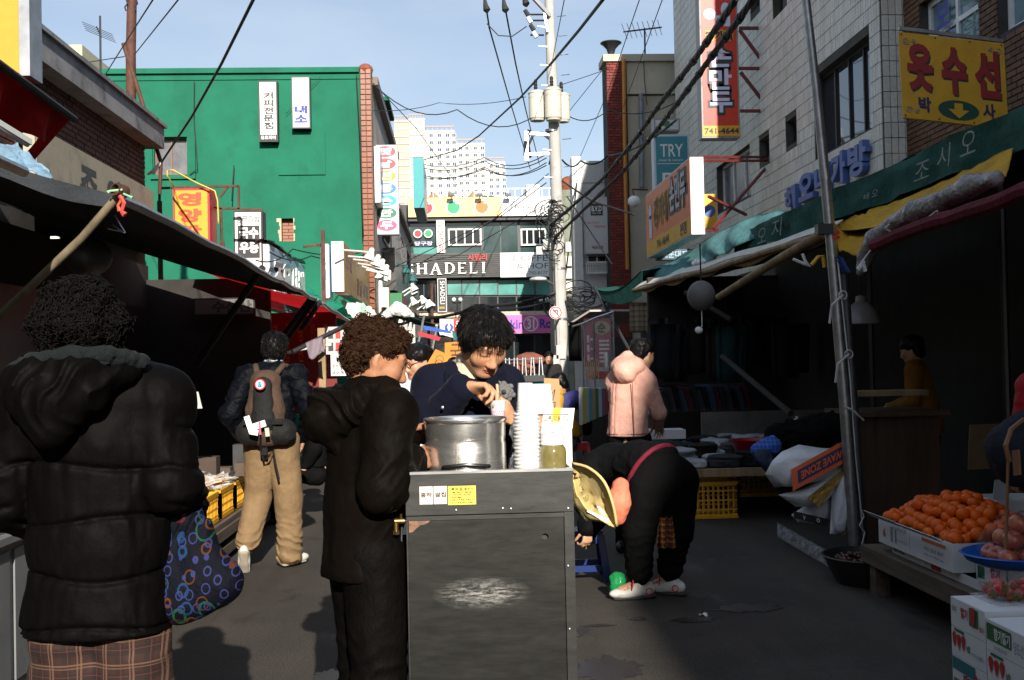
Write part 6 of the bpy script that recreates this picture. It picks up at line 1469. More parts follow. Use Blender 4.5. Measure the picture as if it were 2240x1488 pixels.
DKCAN=canvas('dark_grey_canvas',(.05,.053,.056));REDCAN=canvas('red_canvas',(.6,.018,.022),.5);GRNCAN=canvas('dark_green_canvas',(.012,.075,.06));TURQ=canvas('turquoise_tarp',(.1,.25,.26),.1);BURG=canvas('burgundy_canvas',(.12,.012,.025));YELT=canvas('yellow_tarp',(.62,.36,.035),.2);BLUT=canvas('pale_blue_tarp',(.2,.33,.45),.1);WHT=canvas('white_plastic_tarp',(.7,.7,.68),.1)
BAM=mat('weathered_pole_wood',(.27,.19,.1),rough=.85,var=.4,vs=9,stretch=(1,1,.3),bump=.4)
def awning(name,label,c0,c1,dx,rise,m,sag=.06,th=.006,edge=.028,edgem=None,nu=26,nv=12,hem=0,hemm=None,seed=0.,rafters=()):
 c0,c1=V(c0),V(c1);t=thing(name,label,'awning',(c0+c1)/2)
 S=lambda u,v:c0.lerp(c1,u)+V((dx*v,0,rise*v-sag*math.sin(math.pi*v)*(.6+.4*math.sin(u*9+seed))+wob(u*3,v,seed)))
 MB().sheet(S,nu,nv,th).build('canopy',m,t,smooth=True)
 MB().tube([S(k/24,0)+V((0,0,-.02))for k in range(25)],edge,8).build('edge_pole',edgem or PIPE,t,smooth=True)
 if hem:MB().sheet(lambda u,v:S(0,u)+V((0,-.012-.02*v*math.sin(u*40),-hem*v*(1+.3*math.sin(u*13)))),30,3,.004).build('front_hem',hemm or m,t,smooth=True)
 for(u,v0,v1,dz)in rafters:MB().tube([S(u,v0)+V((0,0,-.03)),S(u,v1)+V((0,0,-dz))],.03,8).build('rafter',mat('black_pole',(.02,.02,.02),rough=.7),t)
 return t,S
c0=at(262,424,6.2);c1=at(690,652,14.7)
la,LS=awning('market_awning','long dark canvas awning over the left stalls',c0,c1,-2.55,.74,DKCAN,hem=.075,hemm=canvas('grey_hem',(.03,.034,.04)))
for a,b in(((690,655,14.6),(615,760,15.6)),((680,652,14.6),(600,760,15.4)),((575,585,11.4),(430,800,12.2)),((700,660,14.8),(660,720,15))):MB().tube([at(*a),at(*b)],.035,8).build('strut',mat('black_pole',(.02,.02,.02),rough=.7),la)
bp_=thing('brace_pole','weathered bamboo brace pole tied at the near corner of the left awning','pole',at(130,560,6.15));MB().tube([at(268,418,6.12),at(180,520,6.2),at(-10,700,6.4)],[.023,.023,.023],12).build('shaft',mat('old_grey_bamboo',(.16,.125,.075),rough=.85,var=.4,vs=9,bump=.4),bp_,smooth=True)
MB().lathe(at(266,418,6.1),[(.034,-.03),(.038,0),(.034,.05),(.027,.05),(.027,-.03)],16,ax=(-.5,-1,.1)).build('pipe_end',RUST,bp_)
for k,(pts,cc,r)in enumerate((([(262,428),(272,445),(266,462),(274,470)],(.5,.06,.05),.012),([(270,430),(258,450),(262,462)],(.45,.1,.05),.008),([(268,415),(240,418),(236,421)],(.3,.6,.35),.006),([(270,424),(284,430),(290,433)],(.2,.5,.3),.006))):
 MB().tube([at(x,y,6.05)for x,y in pts],[r]*(len(pts)-1)+[r*1.6],6).build('ribbon',paint('ribbon_%d'%k,cc),bp_)
solo('wire_hanger',MB().tube([at(x,y,6.4)for x,y in((252,470),(262,490),(274,509),(258,505),(236,500),(250,503),(272,510),(246,492))],.005,5),ALU,'bent wire coat hanger under the near awning corner','hanger')
solo('plastic_clip',MB().box(at(110,515,6.6)-V((0,0,.02)),at(130,528,6.6)+V((0,.02,.03))),WHITE,'small white plastic tag hanging in the dark left awning','tag')
BT=[at(-260,250,6.7),at(0,312,6.6),at(45,328,6.5),at(112,386,6.35)];BTb=[at(-260,330,6.25),at(0,363,6.2),at(55,378,6.2),at(114,390,6.2)]
solo('blue_tarp',MB().sheet(lambda u,v:along(BT,u).lerp(along(BTb,u),v)+V((0,0,wob(u*4,v*3,3.,.05))),24,8,.006),BLUT,'pale blue tarp folded over the near end of the left awning','tarp',smooth='all')
# red valance over the brick house shop and yellow light box, upper left
ra=thing('red_awning','small red canvas awning under the yellow light box at the upper left','awning',atx(100,250,-3.2));P0=atx(-130,45,-3.2);P1=atx(164,262,-3.2)
MB().tube([P0,P1],.03,8).build('edge_pole',mat('black_pole',(.02,.02,.02)),ra)
MB().sheet(lambda u,v:P0.lerp(P1,u)+V((-.05+.17*math.sin(u*17+1)*v-.2*v,.06*math.sin(u*17)*v,-(.36+.08*math.sin(u*7))*v)),30,8,.006).build('valance',REDCAN,ra,smooth=True)
MB().sheet(lambda u,v:P0.lerp(P1,u)+V((-1.4*v,0,.42*v)),12,6,.006).build('canopy',REDCAN,ra,smooth=True)
o_,U_,W_=rc(-60,-120,66,160,8.4);sign('yellow_sign','yellow light box sign with grey metal edge at the upper left corner',V((at(-70,60,8.4).x,8.4,o_.z)),V((at(43,60,8.4).x-at(-70,60,8.4).x,0,0)),W_,.25,paint('light_box_yellow',(.58,.3,.02)),ALU,[],.005)
MB().hexa((at(43,60,8.4).x+.002,8.38,o_.z-.02),(at(66,60,8.4).x-at(43,60,8.4).x,0,0),W_,(0,.25,0)).build('side_profile',mat('grey_profile',(.35,.38,.42),rough=.4,metal=.5),COL.objects['yellow_sign'])
fl_=thing('tube_lamp','unlit fluorescent tube lamp under the small red awning','lamp',at(30,290,7.6));MB().bar(at(-20,262,7.4),at(62,312,7.9),.06,.04).build('housing',WHITE,fl_);MB().tube([at(-20,268,7.38),at(60,317,7.88)],.018,8).build('tube',paint('tube_white',(.7,.7,.65)),fl_)
# second, red awning and the canopies beyond it
awning('market_awning','red canvas awning after the long dark one on the left',at(692,654,14.9),at(772,706,19.6),-1.7,.5,REDCAN,.05,.0,.03,None,seed=2.)
awning('market_awning','green striped tarp awning on the left beyond the red one',at(775,700,19.9),at(842,702,24),-1.6,.75,canvas('green_tarp',(.02,.3,.19),.1),.1,seed=4.)
solo('striped_tarp',MB().sheet(lambda u,v:V(at(742+70*u,655+18*u,19.4)).lerp(at(775+60*u,702,19.1),v)+V((0,0,wob(u*3,v*3,1.,.09))),16,10,.008),plaid_mat('white_green_stripes',(.68,.64,.56),[(.34,.1,0,(.02,.3,.2),0)]),'white tarp with green stripes behind the red awning edge','tarp',smooth='all')
blob('plastic_bundle',[at(842,690,23),at(868,676,23),at(888,684,23),at(900,690,23)],[.1,.16,.13,.07],WHT,'crumpled white plastic bundle lying on the far left awning','bundle',.05,9,.02)
awning('market_awning','dark green canopy farthest along the left side',at(955,712,24.2),at(905,706,28),-1.1,.42,GRNCAN,.04,seed=6.)
for a,b,lb in(((928,690,24),(902,810,23.8),'slanting thin pole under the far green canopy'),((956,714,24.2),(944,772,24),'short thin pole at the corner of the far green canopy')):
 solo('awning_pole',MB().tube([at(*a),at(*b)],.028,8),PIPE,lb,'pole')
blob('white_knot',[at(906,778,23.7),at(908,792,23.7)],[.04,.05],WHITE,'white plastic knotted round the slanting pole','knot',.01,30,.012)
for k,(pts,cc,lb)in enumerate((([(925,712,23),(985,724,23),(988,730,23),(930,722,23)],(.03,.1,.45),'blue cloth strip hanging beyond the green canopy'),([(960,725,23),(1003,738,23),(1003,742,23),(962,731,23)],(.7,.7,.7),'white cloth strip beyond the green canopy'),([(915,725,22.8),(965,738,22.8),(960,746,22.8),(915,734,22.8)],(.4,.03,.05),'red cloth strip beyond the green canopy'),([(988,722,22),(1014,735,22),(1012,748,22),(992,744,22)],(.03,.12,.13),'dark teal cloth corner beyond the green canopy'))):
 solo('cloth_strip',MB().prism([at(*p)for p in pts],(0,.02,0)),paint('strip_%d'%k,cc,rough=.8),lb,'cloth')
# -- dim stalls on the left
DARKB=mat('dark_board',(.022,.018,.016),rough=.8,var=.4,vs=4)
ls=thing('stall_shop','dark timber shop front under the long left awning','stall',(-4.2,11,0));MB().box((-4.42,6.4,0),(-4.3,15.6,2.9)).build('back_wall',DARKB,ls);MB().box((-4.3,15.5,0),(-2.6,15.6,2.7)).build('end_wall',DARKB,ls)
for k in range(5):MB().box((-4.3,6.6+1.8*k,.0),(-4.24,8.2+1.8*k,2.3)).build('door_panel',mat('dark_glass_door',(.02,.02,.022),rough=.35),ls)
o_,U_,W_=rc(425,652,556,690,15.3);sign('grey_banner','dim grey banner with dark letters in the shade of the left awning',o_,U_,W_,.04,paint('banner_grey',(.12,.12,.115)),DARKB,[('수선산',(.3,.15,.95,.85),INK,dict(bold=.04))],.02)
RW_=paint('menu_dark_red',(.16,.012,.012),rough=.7);ORK=paint('menu_orange',(.45,.12,.03))
mp2=thing('menu_wall','dark red menu wall with vertical orange letters behind the student','menu board',at(640,880,17.4));o_,U_,W_=rc(558,685,735,905,17.4);MB().hexa(o_,U_,W_,(0,.08,0)).build('board',RW_,mp2)
for k,tx in enumerate(('육개장','영양탕','국밥','냉면','안주','막걸리')):
 m=MB();write(m,tx,o_,U_,W_,(.07+.155*k,.35 if len(tx)>2 else .5,.13+.155*k,.9),.02,vert=True,lift=.006);m.build('lettering',ORK,mp2)
o_,U_,W_=rc(712,715,765,775,16.6);wp=thing('white_menu','white poster with small red and black pictures behind the permed woman','poster',o_);MB().hexa(o_,U_,W_,(0,.03,0)).build('sheet',paint('poster_grey',(.45,.42,.42)),wp)
for i in range(2):
 for j in range(2):m=MB();quad_on(m,o_,U_,W_,(.12+.3*i,.12+.45*j,.32+.3*i,.42+.45*j));m.build('picture',RED if i else INK,wp)
o_,U_,W_=rc(724,770,764,822,13.5);sign('price_board','white price board with red prices left of the permed woman',o_,U_,W_,.02,SIGNW,SIGNW,[('쇠고기국밥',(.06,.66,.6,.84),INK,dict(bold=.0)),('1,500',(.62,.66,.98,.84),RED,dict(bold=.01)),('냉 국 밥',(.1,.34,.58,.52),INK),('1,000',(.62,.34,.98,.52),RED),('국수 정식',(.06,.06,.9,.2),INK)],.02)
solo('timber_post',MB().bar((at(708,780,14.2).x,14.2,0),at(703,718,14.2),.09),BAM,'pale timber post beside the price board under the red awning','post')
cr_=thing('cloth_rod','black rod reaching out from the red awning','rod',at(700,740,13.6));MB().tube([at(770,706,14),at(640,770,13.4)],.03,8).build('shaft',BLACK,cr_)
solo('hand_towel',MB().sheet(lambda u,v:V(at(668+38*u,750-15*u,13.5)).lerp(at(676+34*u,783-10*u+6*math.sin(u*6),13.45),v)+V((0,.02*math.sin(u*9+v*3),0)),12,8,.006),paint('mauve_towel',(.2,.16,.19),rough=.9),'pale mauve towel hanging from the black rod','towel',smooth='all')
solo('red_flag',MB().prism([at(660,685,15.2),at(690,688,15.2),at(684,705,15.2),at(676,712,15.2)],(0,.01,0)),canvas('bright_red_cloth',(.6,.02,.03),.3),'bright red cloth corner hanging under the red awning','cloth')
solo('white_pipe',MB().tube([at(630,772,14.3),at(665,763,14.3),at(725,754,14.3)],.02,8),WHITE,'thin white pipe running behind the towel','pipe')
c=at(192,562,7.6);t=thing('pendant_lamp','dark round lamp shade hanging over the permed quilted coat woman','lamp',c);MB().ell(c,(.16,.16,.135),22,14).build('shade',mat('dusty_globe',(.06,.06,.06),rough=.5),t,smooth='all');MB().tube([c+V((0,0,.1)),c+V((0,0,.5))],.008,5).build('cord',BLK,t)
# low bench with yellow crates of packed dried goods
bz=.315;b0y,b1y=6.9,11.6;bt=thing('low_bench','low timber bench along the left stall carrying yellow crates','bench',(-2.3,9.2,0))
WOODD=mat('worn_dark_timber',(.1,.075,.055),rough=.85,var=.4,vs=7,stretch=(4,.3,4),bump=.4)
for k in range(6):MB().box((-2.95+.2*k,b0y,bz-.04),(-2.76+.2*k,b1y,bz)).build('plank',WOODD,bt)
MB().box((-1.79,b0y,bz-.12),(-1.74,b1y,bz-.042)).build('edge_beam',WOODD,bt);MB().box((-1.8,b0y,.06),(-1.75,b1y,.13)).build('foot_rail',WOODD,bt)
for y in(b0y+.1,9.2,b1y-.1):
 for x in(-2.85,-1.84):MB().box((x-.03,y-.03,0),(x+.03,y+.03,bz-.042)).build('leg',WOODD,bt)
def crate(name,label,lo,hi,m,group=None,nx=9,nz=4):
 """a plastic crate of real lattice walls"""
 x0,y0,z0=lo;x1,y1,z1=hi;t=thing(name,label,'crate',((x0+x1)/2,(y0+y1)/2,z0),group);w=.014
 m_=MB().box((x0,y0,z0),(x1,y1,z0+.012));m_.build('bottom',m,t)
 for nm,a,b in(('front',(x0,y0),(x1,y0)),('back',(x0,y1),(x1,y1)),('side',(x0,y0),(x0,y1)),('side',(x1,y0),(x1,y1))):
  q=MB();a=V((*a,0));b=V((*b,0));n=max(4,int((b-a).length/.045))
  for zz,hh in((z0+.012,.03),(z1-.035,.035)):q.bar(a+V((0,0,zz+hh/2)),b+V((0,0,zz+hh/2)),w,hh)
  for i in range(n+1):p=a.lerp(b,i/n);q.bar(p+V((0,0,z0+.02)),p+V((0,0,z1-.02)),w*.8 if 0<i<n else w*1.6)
  for j in range(1,nz):z=z0+(z1-z0)*j/nz;q.bar(a+V((0,0,z)),b+V((0,0,z)),w*.7,.012)
  q.build(nm,m,t)
 return t
YCR=mat('yellow_crate_plastic',(.72,.36,.015),rough=.45,var=.12)
crate('yellow_crate','yellow plastic crate with wrapped goods nearest on the left bench',(-2.3,7.85,bz),(-1.8,8.3,bz+.23),YCR);crate('yellow_crate','second yellow plastic crate behind the nearest one on the bench',(-2.3,8.36,bz),(-1.8,8.85,bz+.23),YCR);crate('yellow_crate','third yellow plastic crate on the left bench',(-2.3,8.92,bz),(-1.8,9.4,bz+.23),YCR)
SQ=mat('dried_fish_pack',(.42,.28,.14),rough=.5,var=.4,vs=12,dirt=(.2,.1,.05),ds=9);FILM2=film('glossy_wrap',a=.25,rough=.05);rr=random.Random(6)
for k in range(20):
 x,y=rr.uniform(-2.25,-1.86),7.95+1.4*k/20;z=bz+.19+.012*(k%5)+rr.uniform(0,.03);a=rr.uniform(-.6,.6);t=thing('food_packet','flat plastic wrapped packet of dried food lying on the yellow crates','packet',(x,y,z),'packets heaped on the yellow crates');rx,ry=rr.uniform(-.35,.35),rr.uniform(-.4,.25);t.rotation_euler=(rx,ry,a)
 MB().box((-.1,-.07,0),(.1,.07,.012)).build('contents',SQ,t,shift=(0,0,0));MB().sheet(lambda u,v:(-.13+.26*u,-.095+.19*v,.016+.014*math.sin(u*19+k)*math.sin(v*15)),9,7).build('wrap',FILM2,t,shift=(0,0,0))
for k in range(10):
 x,y=rr.uniform(-2.8,-1.9),9.6+k*.18;solo('dark_carton',MB().box((x,y,bz),(x+.3,y+.16,bz+rr.uniform(.12,.4))),mat('dark_carton_%d'%(k%3),((.06,.04,.03),(.04,.04,.045),(.09,.06,.04))[k%3],rough=.8),'small carton stacked deep on the left bench','carton','cartons deep on the left bench')
MB_=carton('kraft_box','open kraft carton leaning at the corner of the nearest yellow crate',(-2.05,7.72,bz+.1),(.22,.08,0),(-.03,0,.26),(-.02,.1,0),KRAFT)
c=gr(688,1040);t=thing('red_basin','red plastic basin with white packets on the green stool','basin',(c.x+.04,c.y+.2,.4));MB().lathe((c.x+.04,c.y+.2,.402),[(.02,0),(.14,0),(.2,.16),(.215,.165),(.205,.17),(.14,.012),(.01,.01)],24).build('basin_wall',paint('red_plastic',(.5,.02,.02),rough=.35),t,smooth=True)
blob('white_packet',[(c.x,c.y+.2,.58),(c.x+.1,c.y+.2,.6)],[.07,.06],WHT,'white plastic packet heaped in the red basin','packet',.02,20,.012)
solo('card_sign',MB().hexa(at(405,895,8.6),(.12,.05,0),(-.03,0,.13),(0,.006,0)),paint('card_grey',(.45,.46,.43)),'small tilted card sign behind the sleeve of the quilted coat','card')
# grey steel cabinet at the left edge
CAB=mat('grey_cabinet_steel',(.2,.21,.215),rough=.5,metal=.2,var=.12,dirt=(.1,.1,.1),ds=2);cbn=thing('steel_cabinet','grey steel stall cabinet with drawers at the lower left edge','cabinet',(-2.4,4.8,0))
MB().box((-2.9,3.2,.02),(-2.06,6.1,.70)).build('base',CAB,cbn);MB().box((-2.95,3.15,.702),(-2.02,6.15,.735)).build('ledge',CAB,cbn);MB().box((-2.9,3.2,.737),(-2.08,6.1,1.38)).build('upper_box',CAB,cbn)
for k in range(3):
 MB().box((-2.06,3.25+.96*k,.06),(-2.048,4.15+.96*k,.66)).build('drawer',CAB,cbn);MB().box((-2.048,3.6+.96*k,.5),(-2.03,3.9+.96*k,.53)).build('handle',ALU,cbn);MB().box((-2.08,3.25+.96*k,.78),(-2.068,4.15+.96*k,1.34)).build('door',CAB,cbn);MB().box((-2.068,4.0+.96*k,1.0),(-2.05,4.03+.96*k,1.12)).build('handle',ALU,cbn)
# unseen awning added to keep the sun off the left stalls, continuing the row
awning('market_awning','unseen dark canvas awning added beside the photographer to shade the left stalls',(-2.2,-7.0,2.5),(-2.15,5.6,2.5),-2.6,.7,DKCAN,seed=8.)
# -- right side: tarps, canopies, poles
VX=3.95
gv=thing('green_valance','long dark green tarp valance with painted white letters in front of the tiled building','awning',(VX,13,3))
vy0,vy1=5.5,15.3;vz1=lambda y:3.36+.01*math.sin(y*2);
MB().sheet(lambda u,v:(VX+.04*math.sin(u*60)*(1-v)+wob(u*10,v,2.,.06),vy0+(vy1-vy0)*u,2.86+.31*v+.012*math.sin(u*25)),60,6,.006).build('valance',GRNCAN,gv,smooth=True)
MB().sheet(lambda u,v:(VX+.02+1.3*v,vy0+(vy1-vy0)*u,3.165+.06*v+wob(u*10,v,4.,.03)),50,6,.006).build('canopy',GRNCAN,gv,smooth=True)
CHK=mat('chalky_paint',(.28,.3,.29),rough=.9,var=.5,vs=30)
for ch,y0,y1,z0,z1 in(('오',13.9,13.5,2.9,3.08),('지',13.25,12.8,2.9,3.11),('조',9.05,8.75,2.91,3.05),('시',8.6,8.35,2.93,3.11),('오',8.2,7.95,2.96,3.13),('배',10.2,10.05,2.92,2.98),('오',10.0,9.85,2.92,2.98)):
 m=MB();write(m,ch,(VX-.06,y0,z0),(0,y1-y0,0),(0,0,z1-z0),(0,0,1,1),-.008 if z1-z0>.1 else 0,lift=.01,shear=.15);m.build('painted_letter',CHK,gv)
TB0=[at(1740,458,13.6),at(1650,472,15),at(1560,515,16.5),at(1480,565,18.5),at(1402,596,20.5)];TB1=[at(1745,480,13.3),at(1612,540,14.6),at(1560,566,15.4),at(1500,592,16.5),at(1405,622,18)]
solo('turquoise_tarp',MB().sheet(lambda u,v:along(TB0,u).lerp(along(TB1,u),v)+V((-.10*math.sin(math.pi*v)+.03*math.sin(u*34+v*3),0,-.03*math.sin(math.pi*v)+wob(u*8,v*3,7.,.03))),44,10,.008),TURQ,'faded turquoise tarp draped below the orange sign','tarp',smooth='all')
# main right awning: cream edged board, timber edge, dark inside
e0=at(1812,508,8.3);e1=at(1385,634,16.2);WB2=mat('weathered_white_board',(.55,.53,.48),rough=.7,var=.15)
rw,RSf=awning('market_awning','long awning with timber edge over the clothes stalls on the right',e0,e1,1.25,.2,DKCAN,.05,edgem=BAM,seed=3.)
MB().sheet(lambda u,v:V(e0).lerp(e1,u)+V((.02+.10*v,0,.015+.075*v+.01*math.sin(u*22))),30,2,.008).build('white_edge',WB2,rw,smooth=True)
MB().sheet(lambda u,v:V(e0).lerp(e1,.02+.98*u)+V((.02,0,-.02-.05*v*(1+.5*math.sin(u*31)))),40,2,.004).build('inner_hem',mat('brown_hem',(.2,.12,.05),rough=.9),rw)
solo('bamboo_pole',MB().tube([at(1822,498,8.2),at(1700,570,9.4),at(1572,650,11)],[.04,.04,.035],10),BAM,'bamboo pole slanting under the right awning edge','pole',smooth=True)
blob('white_plastic_scrap',[at(1520,577,13.2),at(1540,574,13.2)],[.05,.04],WHITE,'white plastic scrap tied on the right awning edge','scrap',.03,24,.01)
# far dark green awning
g0=at(1300,632,19.5);g1=at(1400,592,21.5)
t=thing('market_awning','dark green sagging awning at the far end of the right stalls','awning',g0);MB().sheet(lambda u,v:V(g0).lerp(at(1402,592,17.5),u)+V((.9*v*(1-u*.3),1.2*v,.15*v-.16*math.sin(math.pi*u)*(1-.3*v))),20,8,.008).build('canopy',GRNCAN,t,smooth=True)
MB().sheet(lambda u,v:V(g0).lerp(at(1402,592,17.5),u)+V((.02,0,-.16*math.sin(math.pi*u)-(.1+.3*u)*v)),20,5,.006).build('valance',GRNCAN,t,smooth=True)
MB().tube([at(1300,628,19.4),at(1340,700,19),at(1390,790,18.5)],.03,8).build('strut',BLACK,t)
# pale lean-to roof at far right end
solo('lean_to_roof',MB().sheet(lambda u,v:V(at(1243,708,22)).lerp(at(1290,678,21.5),u)+V((1.4*v,.6*v,.02*v)),8,4,.04),paint('pale_pink_sheet',(.5,.42,.4)),'pale curved lean-to roof beside the pole foot','roof')
# yellow tarp, plastic roll, burgundy canopy
Y0=[atx(2215,322,VX-.05),atx(2060,398,VX-.05),atx(1950,445,VX-.05),at(1872,470,9.2),at(1826,498,8.15)];Y1=[at(2200,385,6.6),at(2040,468,7.0),at(1950,512,7.3),at(1898,556,7.6),at(1836,548,7.9)]
solo('yellow_tarp',MB().sheet(lambda u,v:along(Y0,u).lerp(along(Y1,u),v)+V((0,0,wob(u*7,v*3,5.,.03)-.02*math.sin(math.pi*v))),40,12,.006),YELT,'yellow tarp stretched between the green valance and the near right canopy','tarp',smooth='all')
awning('market_awning','burgundy canopy over the fruit stall at the right edge',atx(1912,528,2.85),(2.85,2.6,2.36),1.7,.5,BURG,.05,edge=.045,edgem=BURG,seed=5.)
ROLL=mat('grey_plastic_roll',(.2,.18,.18),rough=.22,var=.35,vs=10,bump=1.,bs=14,bd=.03,spec=.7)
pr_=[at(2178,392,6.0),at(2120,408,6.3),at(2060,438,6.6),at(2005,462,6.95),at(1955,492,7.3),at(1915,525,7.5),at(1893,560,7.6),at(1882,596,7.6)]
blob('plastic_roll',pr_,[.045,.066,.06,.074,.066,.07,.052,.034],ROLL,'crumpled clear plastic sheet rolled up along the burgundy canopy','sheet',.012,11,.008)
solo('tie_cord',MB().tube([at(1945,492,7.1),at(1935,500,7.0),at(1950,508,7.0),at(2010,492,6.8),at(2050,462,6.5)],.008,5),mat('cord_grey',(.35,.33,.3)),'grey cord looped round the plastic roll','cord')
cp_=thing('clothes_peg','white clothes peg hanging at the end of the plastic roll','peg',at(1885,580,7.45));MB().bar(at(1876,590,7.45),at(1890,571,7.45),.02).bar(at(1893,594,7.45),at(1886,570,7.45),.02).build('peg_body',WHITE,cp_);MB().tube([at(1886,572,7.45),at(1925,520,7.4)],.005,4).build('string',WHITE,cp_)
# tall steel pole with its twin
gb_=gr(1872,1222);PYR=gb_.y;sp_=thing('steel_pole','tall leaning steel pole with red tape in front of the right stalls','pole',gb_)
P5=[gb_,at(1850,900,PYR),at(1826,620,PYR),at(1806,400,PYR),at(1785,190,PYR),at(1762,-12,PYR),at(1752,-90,PYR)]
MB().tube(P5,[.045,.043,.04,.037,.032,.029,.027],14).build('shaft',PIPE,sp_,smooth=True);MB().tube([at(1803,370,PYR),at(1806,394,PYR)],.041,14).build('sleeve_joint',PIPE,sp_)
MB().tube([at(1822,508,PYR),at(1823,514,PYR)],.046,14).tube([at(1823,518,PYR),at(1824,524,PYR)],.046,14).build('red_tape',RED,sp_)
MB().box(at(1790,512,PYR-.06),at(1815,492,PYR+.02)).build('clamp',DKMETAL,sp_)
sp2=thing('steel_pole','second dark steel pole just behind the tall one, hung with cord','pole',gb_+V((.1,.12,0)));MB().tube([gb_+V((.1,.12,0)),at(1868,900,PYR+.12),at(1845,600,PYR+.12)],.035,12).build('shaft',mat('dull_pipe',(.12,.12,.125),rough=.5,metal=.7),sp2,smooth=True)
MB().tube([at(1832,566,PYR-.06),at(1846,700,PYR-.06),at(1860,830,PYR-.06),at(1866,920,PYR-.06),at(1872,1000,PYR-.06),at(1882,1100,PYR-.06),at(1890,1190,PYR-.06)],.006,5).build('cord',mat('pale_cord',(.5,.5,.48)),sp2,smooth='all')
for y in(646,775):
 m=MB();c=at(1844+(y-646)*.1,y,PYR-.07);m.tube([c+V((.03*math.cos(k*.6),0,.03*math.sin(k*.6)))for k in range(12)],.005,4);m.tube([c,c+V((-.09,-.02,-.07)),c+V((-.11,-.02,-.2))],.009,5);m.build('tie',mat('pale_cord',(.5,.5,.48)),sp2)
MB().tube([at(x,y,PYR-.08)for x,y in((1882,1110),(1890,1130),(1880,1150),(1892,1165),(1886,1190))],.006,4).tube([at(x,y,PYR-.08)for x,y in((1846,890),(1870,900),(1890,920),(1862,895),(1846,890))],.006,4).build('string_knot',mat('pale_cord',(.5,.5,.48)),sp2)
solo('blue_rag',MB().sheet(lambda u,v:at(1826+14*u+20*v,562+36*v,PYR-.07)+V((0,.02*math.sin(u*6),0)),5,8,.006),paint('rag_blue',(.03,.06,.2),rough=.9),'blue rag tied on the steel pole','rag',smooth='all')
solo('white_clip',MB().tube([at(x,y,8.6)for x,y in((1735,567),(1760,578),(1772,584),(1762,572),(1755,555))],.012,6),WHITE,'white plastic clip hanging under the right awning','clip')
solo('yellow_clip',MB().tube([at(x,y,8.4)for x,y in((1775,580),(1790,562),(1800,560),(1804,585))],.016,6),YEL,'yellow clip hanging beside the steel pole','clip')
# lamps in the shade
c=at(1534,647,10.4);t=thing('globe_lamp','unlit grey globe lamp hanging under the right awning','lamp',c);MB().ell(c,(.135,.135,.145),22,14).build('globe',mat('dusty_white_globe',(.13,.12,.115),rough=.6),t,smooth='all');MB().tube([c+V((0,0,.14)),c+V((0,0,.5))],.008,5).build('cord',BLK,t);MB().tube([c+V((0,0,-.14)),c+V((0,0,-.3))],.005,5).ell(c+V((-.03,0,-.33)),(.04,.04,.035),8,6).build('pull',WHITE,t)
c=at(1884,690,8.9);t=thing('dome_lamp','grey metal dome lamp behind the steel poles','lamp',c);MB().lathe(c+V((0,0,-.07)),[(.155,0),(.15,.03),(.13,.09),(.09,.15),(.045,.18),(.04,.23),(.0,.235),(.0,.2),(.12,.09),(.145,.01)],26).build('shade',mat('grey_enamel',(.3,.3,.31),rough=.35),t,smooth=True);MB().tube([c+V((0,0,.16)),c+V((0,0,.6))],.008,5).build('cord',BLK,t)
# -- right stalls: back, table, clothes, crates
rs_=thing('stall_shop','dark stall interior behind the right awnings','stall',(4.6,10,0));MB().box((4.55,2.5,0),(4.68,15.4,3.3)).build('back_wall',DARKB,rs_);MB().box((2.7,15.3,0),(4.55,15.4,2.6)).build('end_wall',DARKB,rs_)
for y in(5.2,8.4,11.2):MB().tube([(4.3,y,0),(4.3,y,2.9)],.03,8).build('inner_post',DKMETAL,rs_)
MB().tube([at(1600,700,12),at(1500,640,12.6)],.03,8).tube([at(1580,780,12),at(1730,905,10)],.03,8).build('brace',DARKB,rs_)
tb1=thing('clothes_table','low table heaped with dark clothes on the right','table',(2.75,11.2,0));
MB().box((2.02,9.75,.42),(3.5,13.2,.46)).build('tabletop',WOODD,tb1);MB().box((2.0,9.7,.40),(3.5,9.745,.47)).build('front_edge',BAM,tb1)
for x in(2.06,3.44):
 for y in(9.85,13.1):MB().box((x-.03,y-.03,0),(x+.03,y+.03,.42)).build('leg',WOODD,tb1)
rr=random.Random(12);GC=[(.012,.012,.014),(.02,.016,.014),(.03,.03,.035),(.015,.03,.035),(.05,.05,.05),(.01,.035,.035),(.03,.015,.012),(.35,.36,.38),(.008,.008,.01)]
gm=[cloth('garment_%d'%i,c,rough=.9)for i,c in enumerate(GC)]
nmb=('black','dark brown','charcoal','dark teal','grey','deep green','maroon brown','pale grey','jet black')
for i in range(30):
 cx_,cy_=2.12+.3*(i%5)+rr.uniform(-.05,.05),9.95+.5*(i//5)+rr.uniform(-.08,.08);k=rr.randrange(9)if i%6 else 7;w,d,h=rr.uniform(.13,.17),rr.uniform(.17,.24),rr.uniform(.05,.2 if i>9 else .3)
 F=Field((-.26,-.34,-.02),(.26,.34,.42),.016);n=max(2,int(h/.035))
 for j in range(n):F.ell((rr.uniform(-.02,.02),rr.uniform(-.02,.02),.02+.033*j),(w,d,.026),.006)
 F.warp(lambda x,y,z:.02*fbm(x*12+i,y*12,z*12));F.slab((0,0,0),(0,0,-1));o=F.mesh('folded_garment',gm[k],None);o.location=(cx_,cy_,.462);o.rotation_euler.z=rr.uniform(-.4,.4);tag(o,'%s folded clothing heaped on the right table'%nmb[k],'clothing','folded clothes on the right table')
bs_=MB().box((2.75,12.3,.46),(4.2,12.36,.84));solo('grey_stall_board',bs_,mat('grey_stall_panel',(.13,.12,.11),rough=.9),'plain grey board standing behind the clothes table','board')
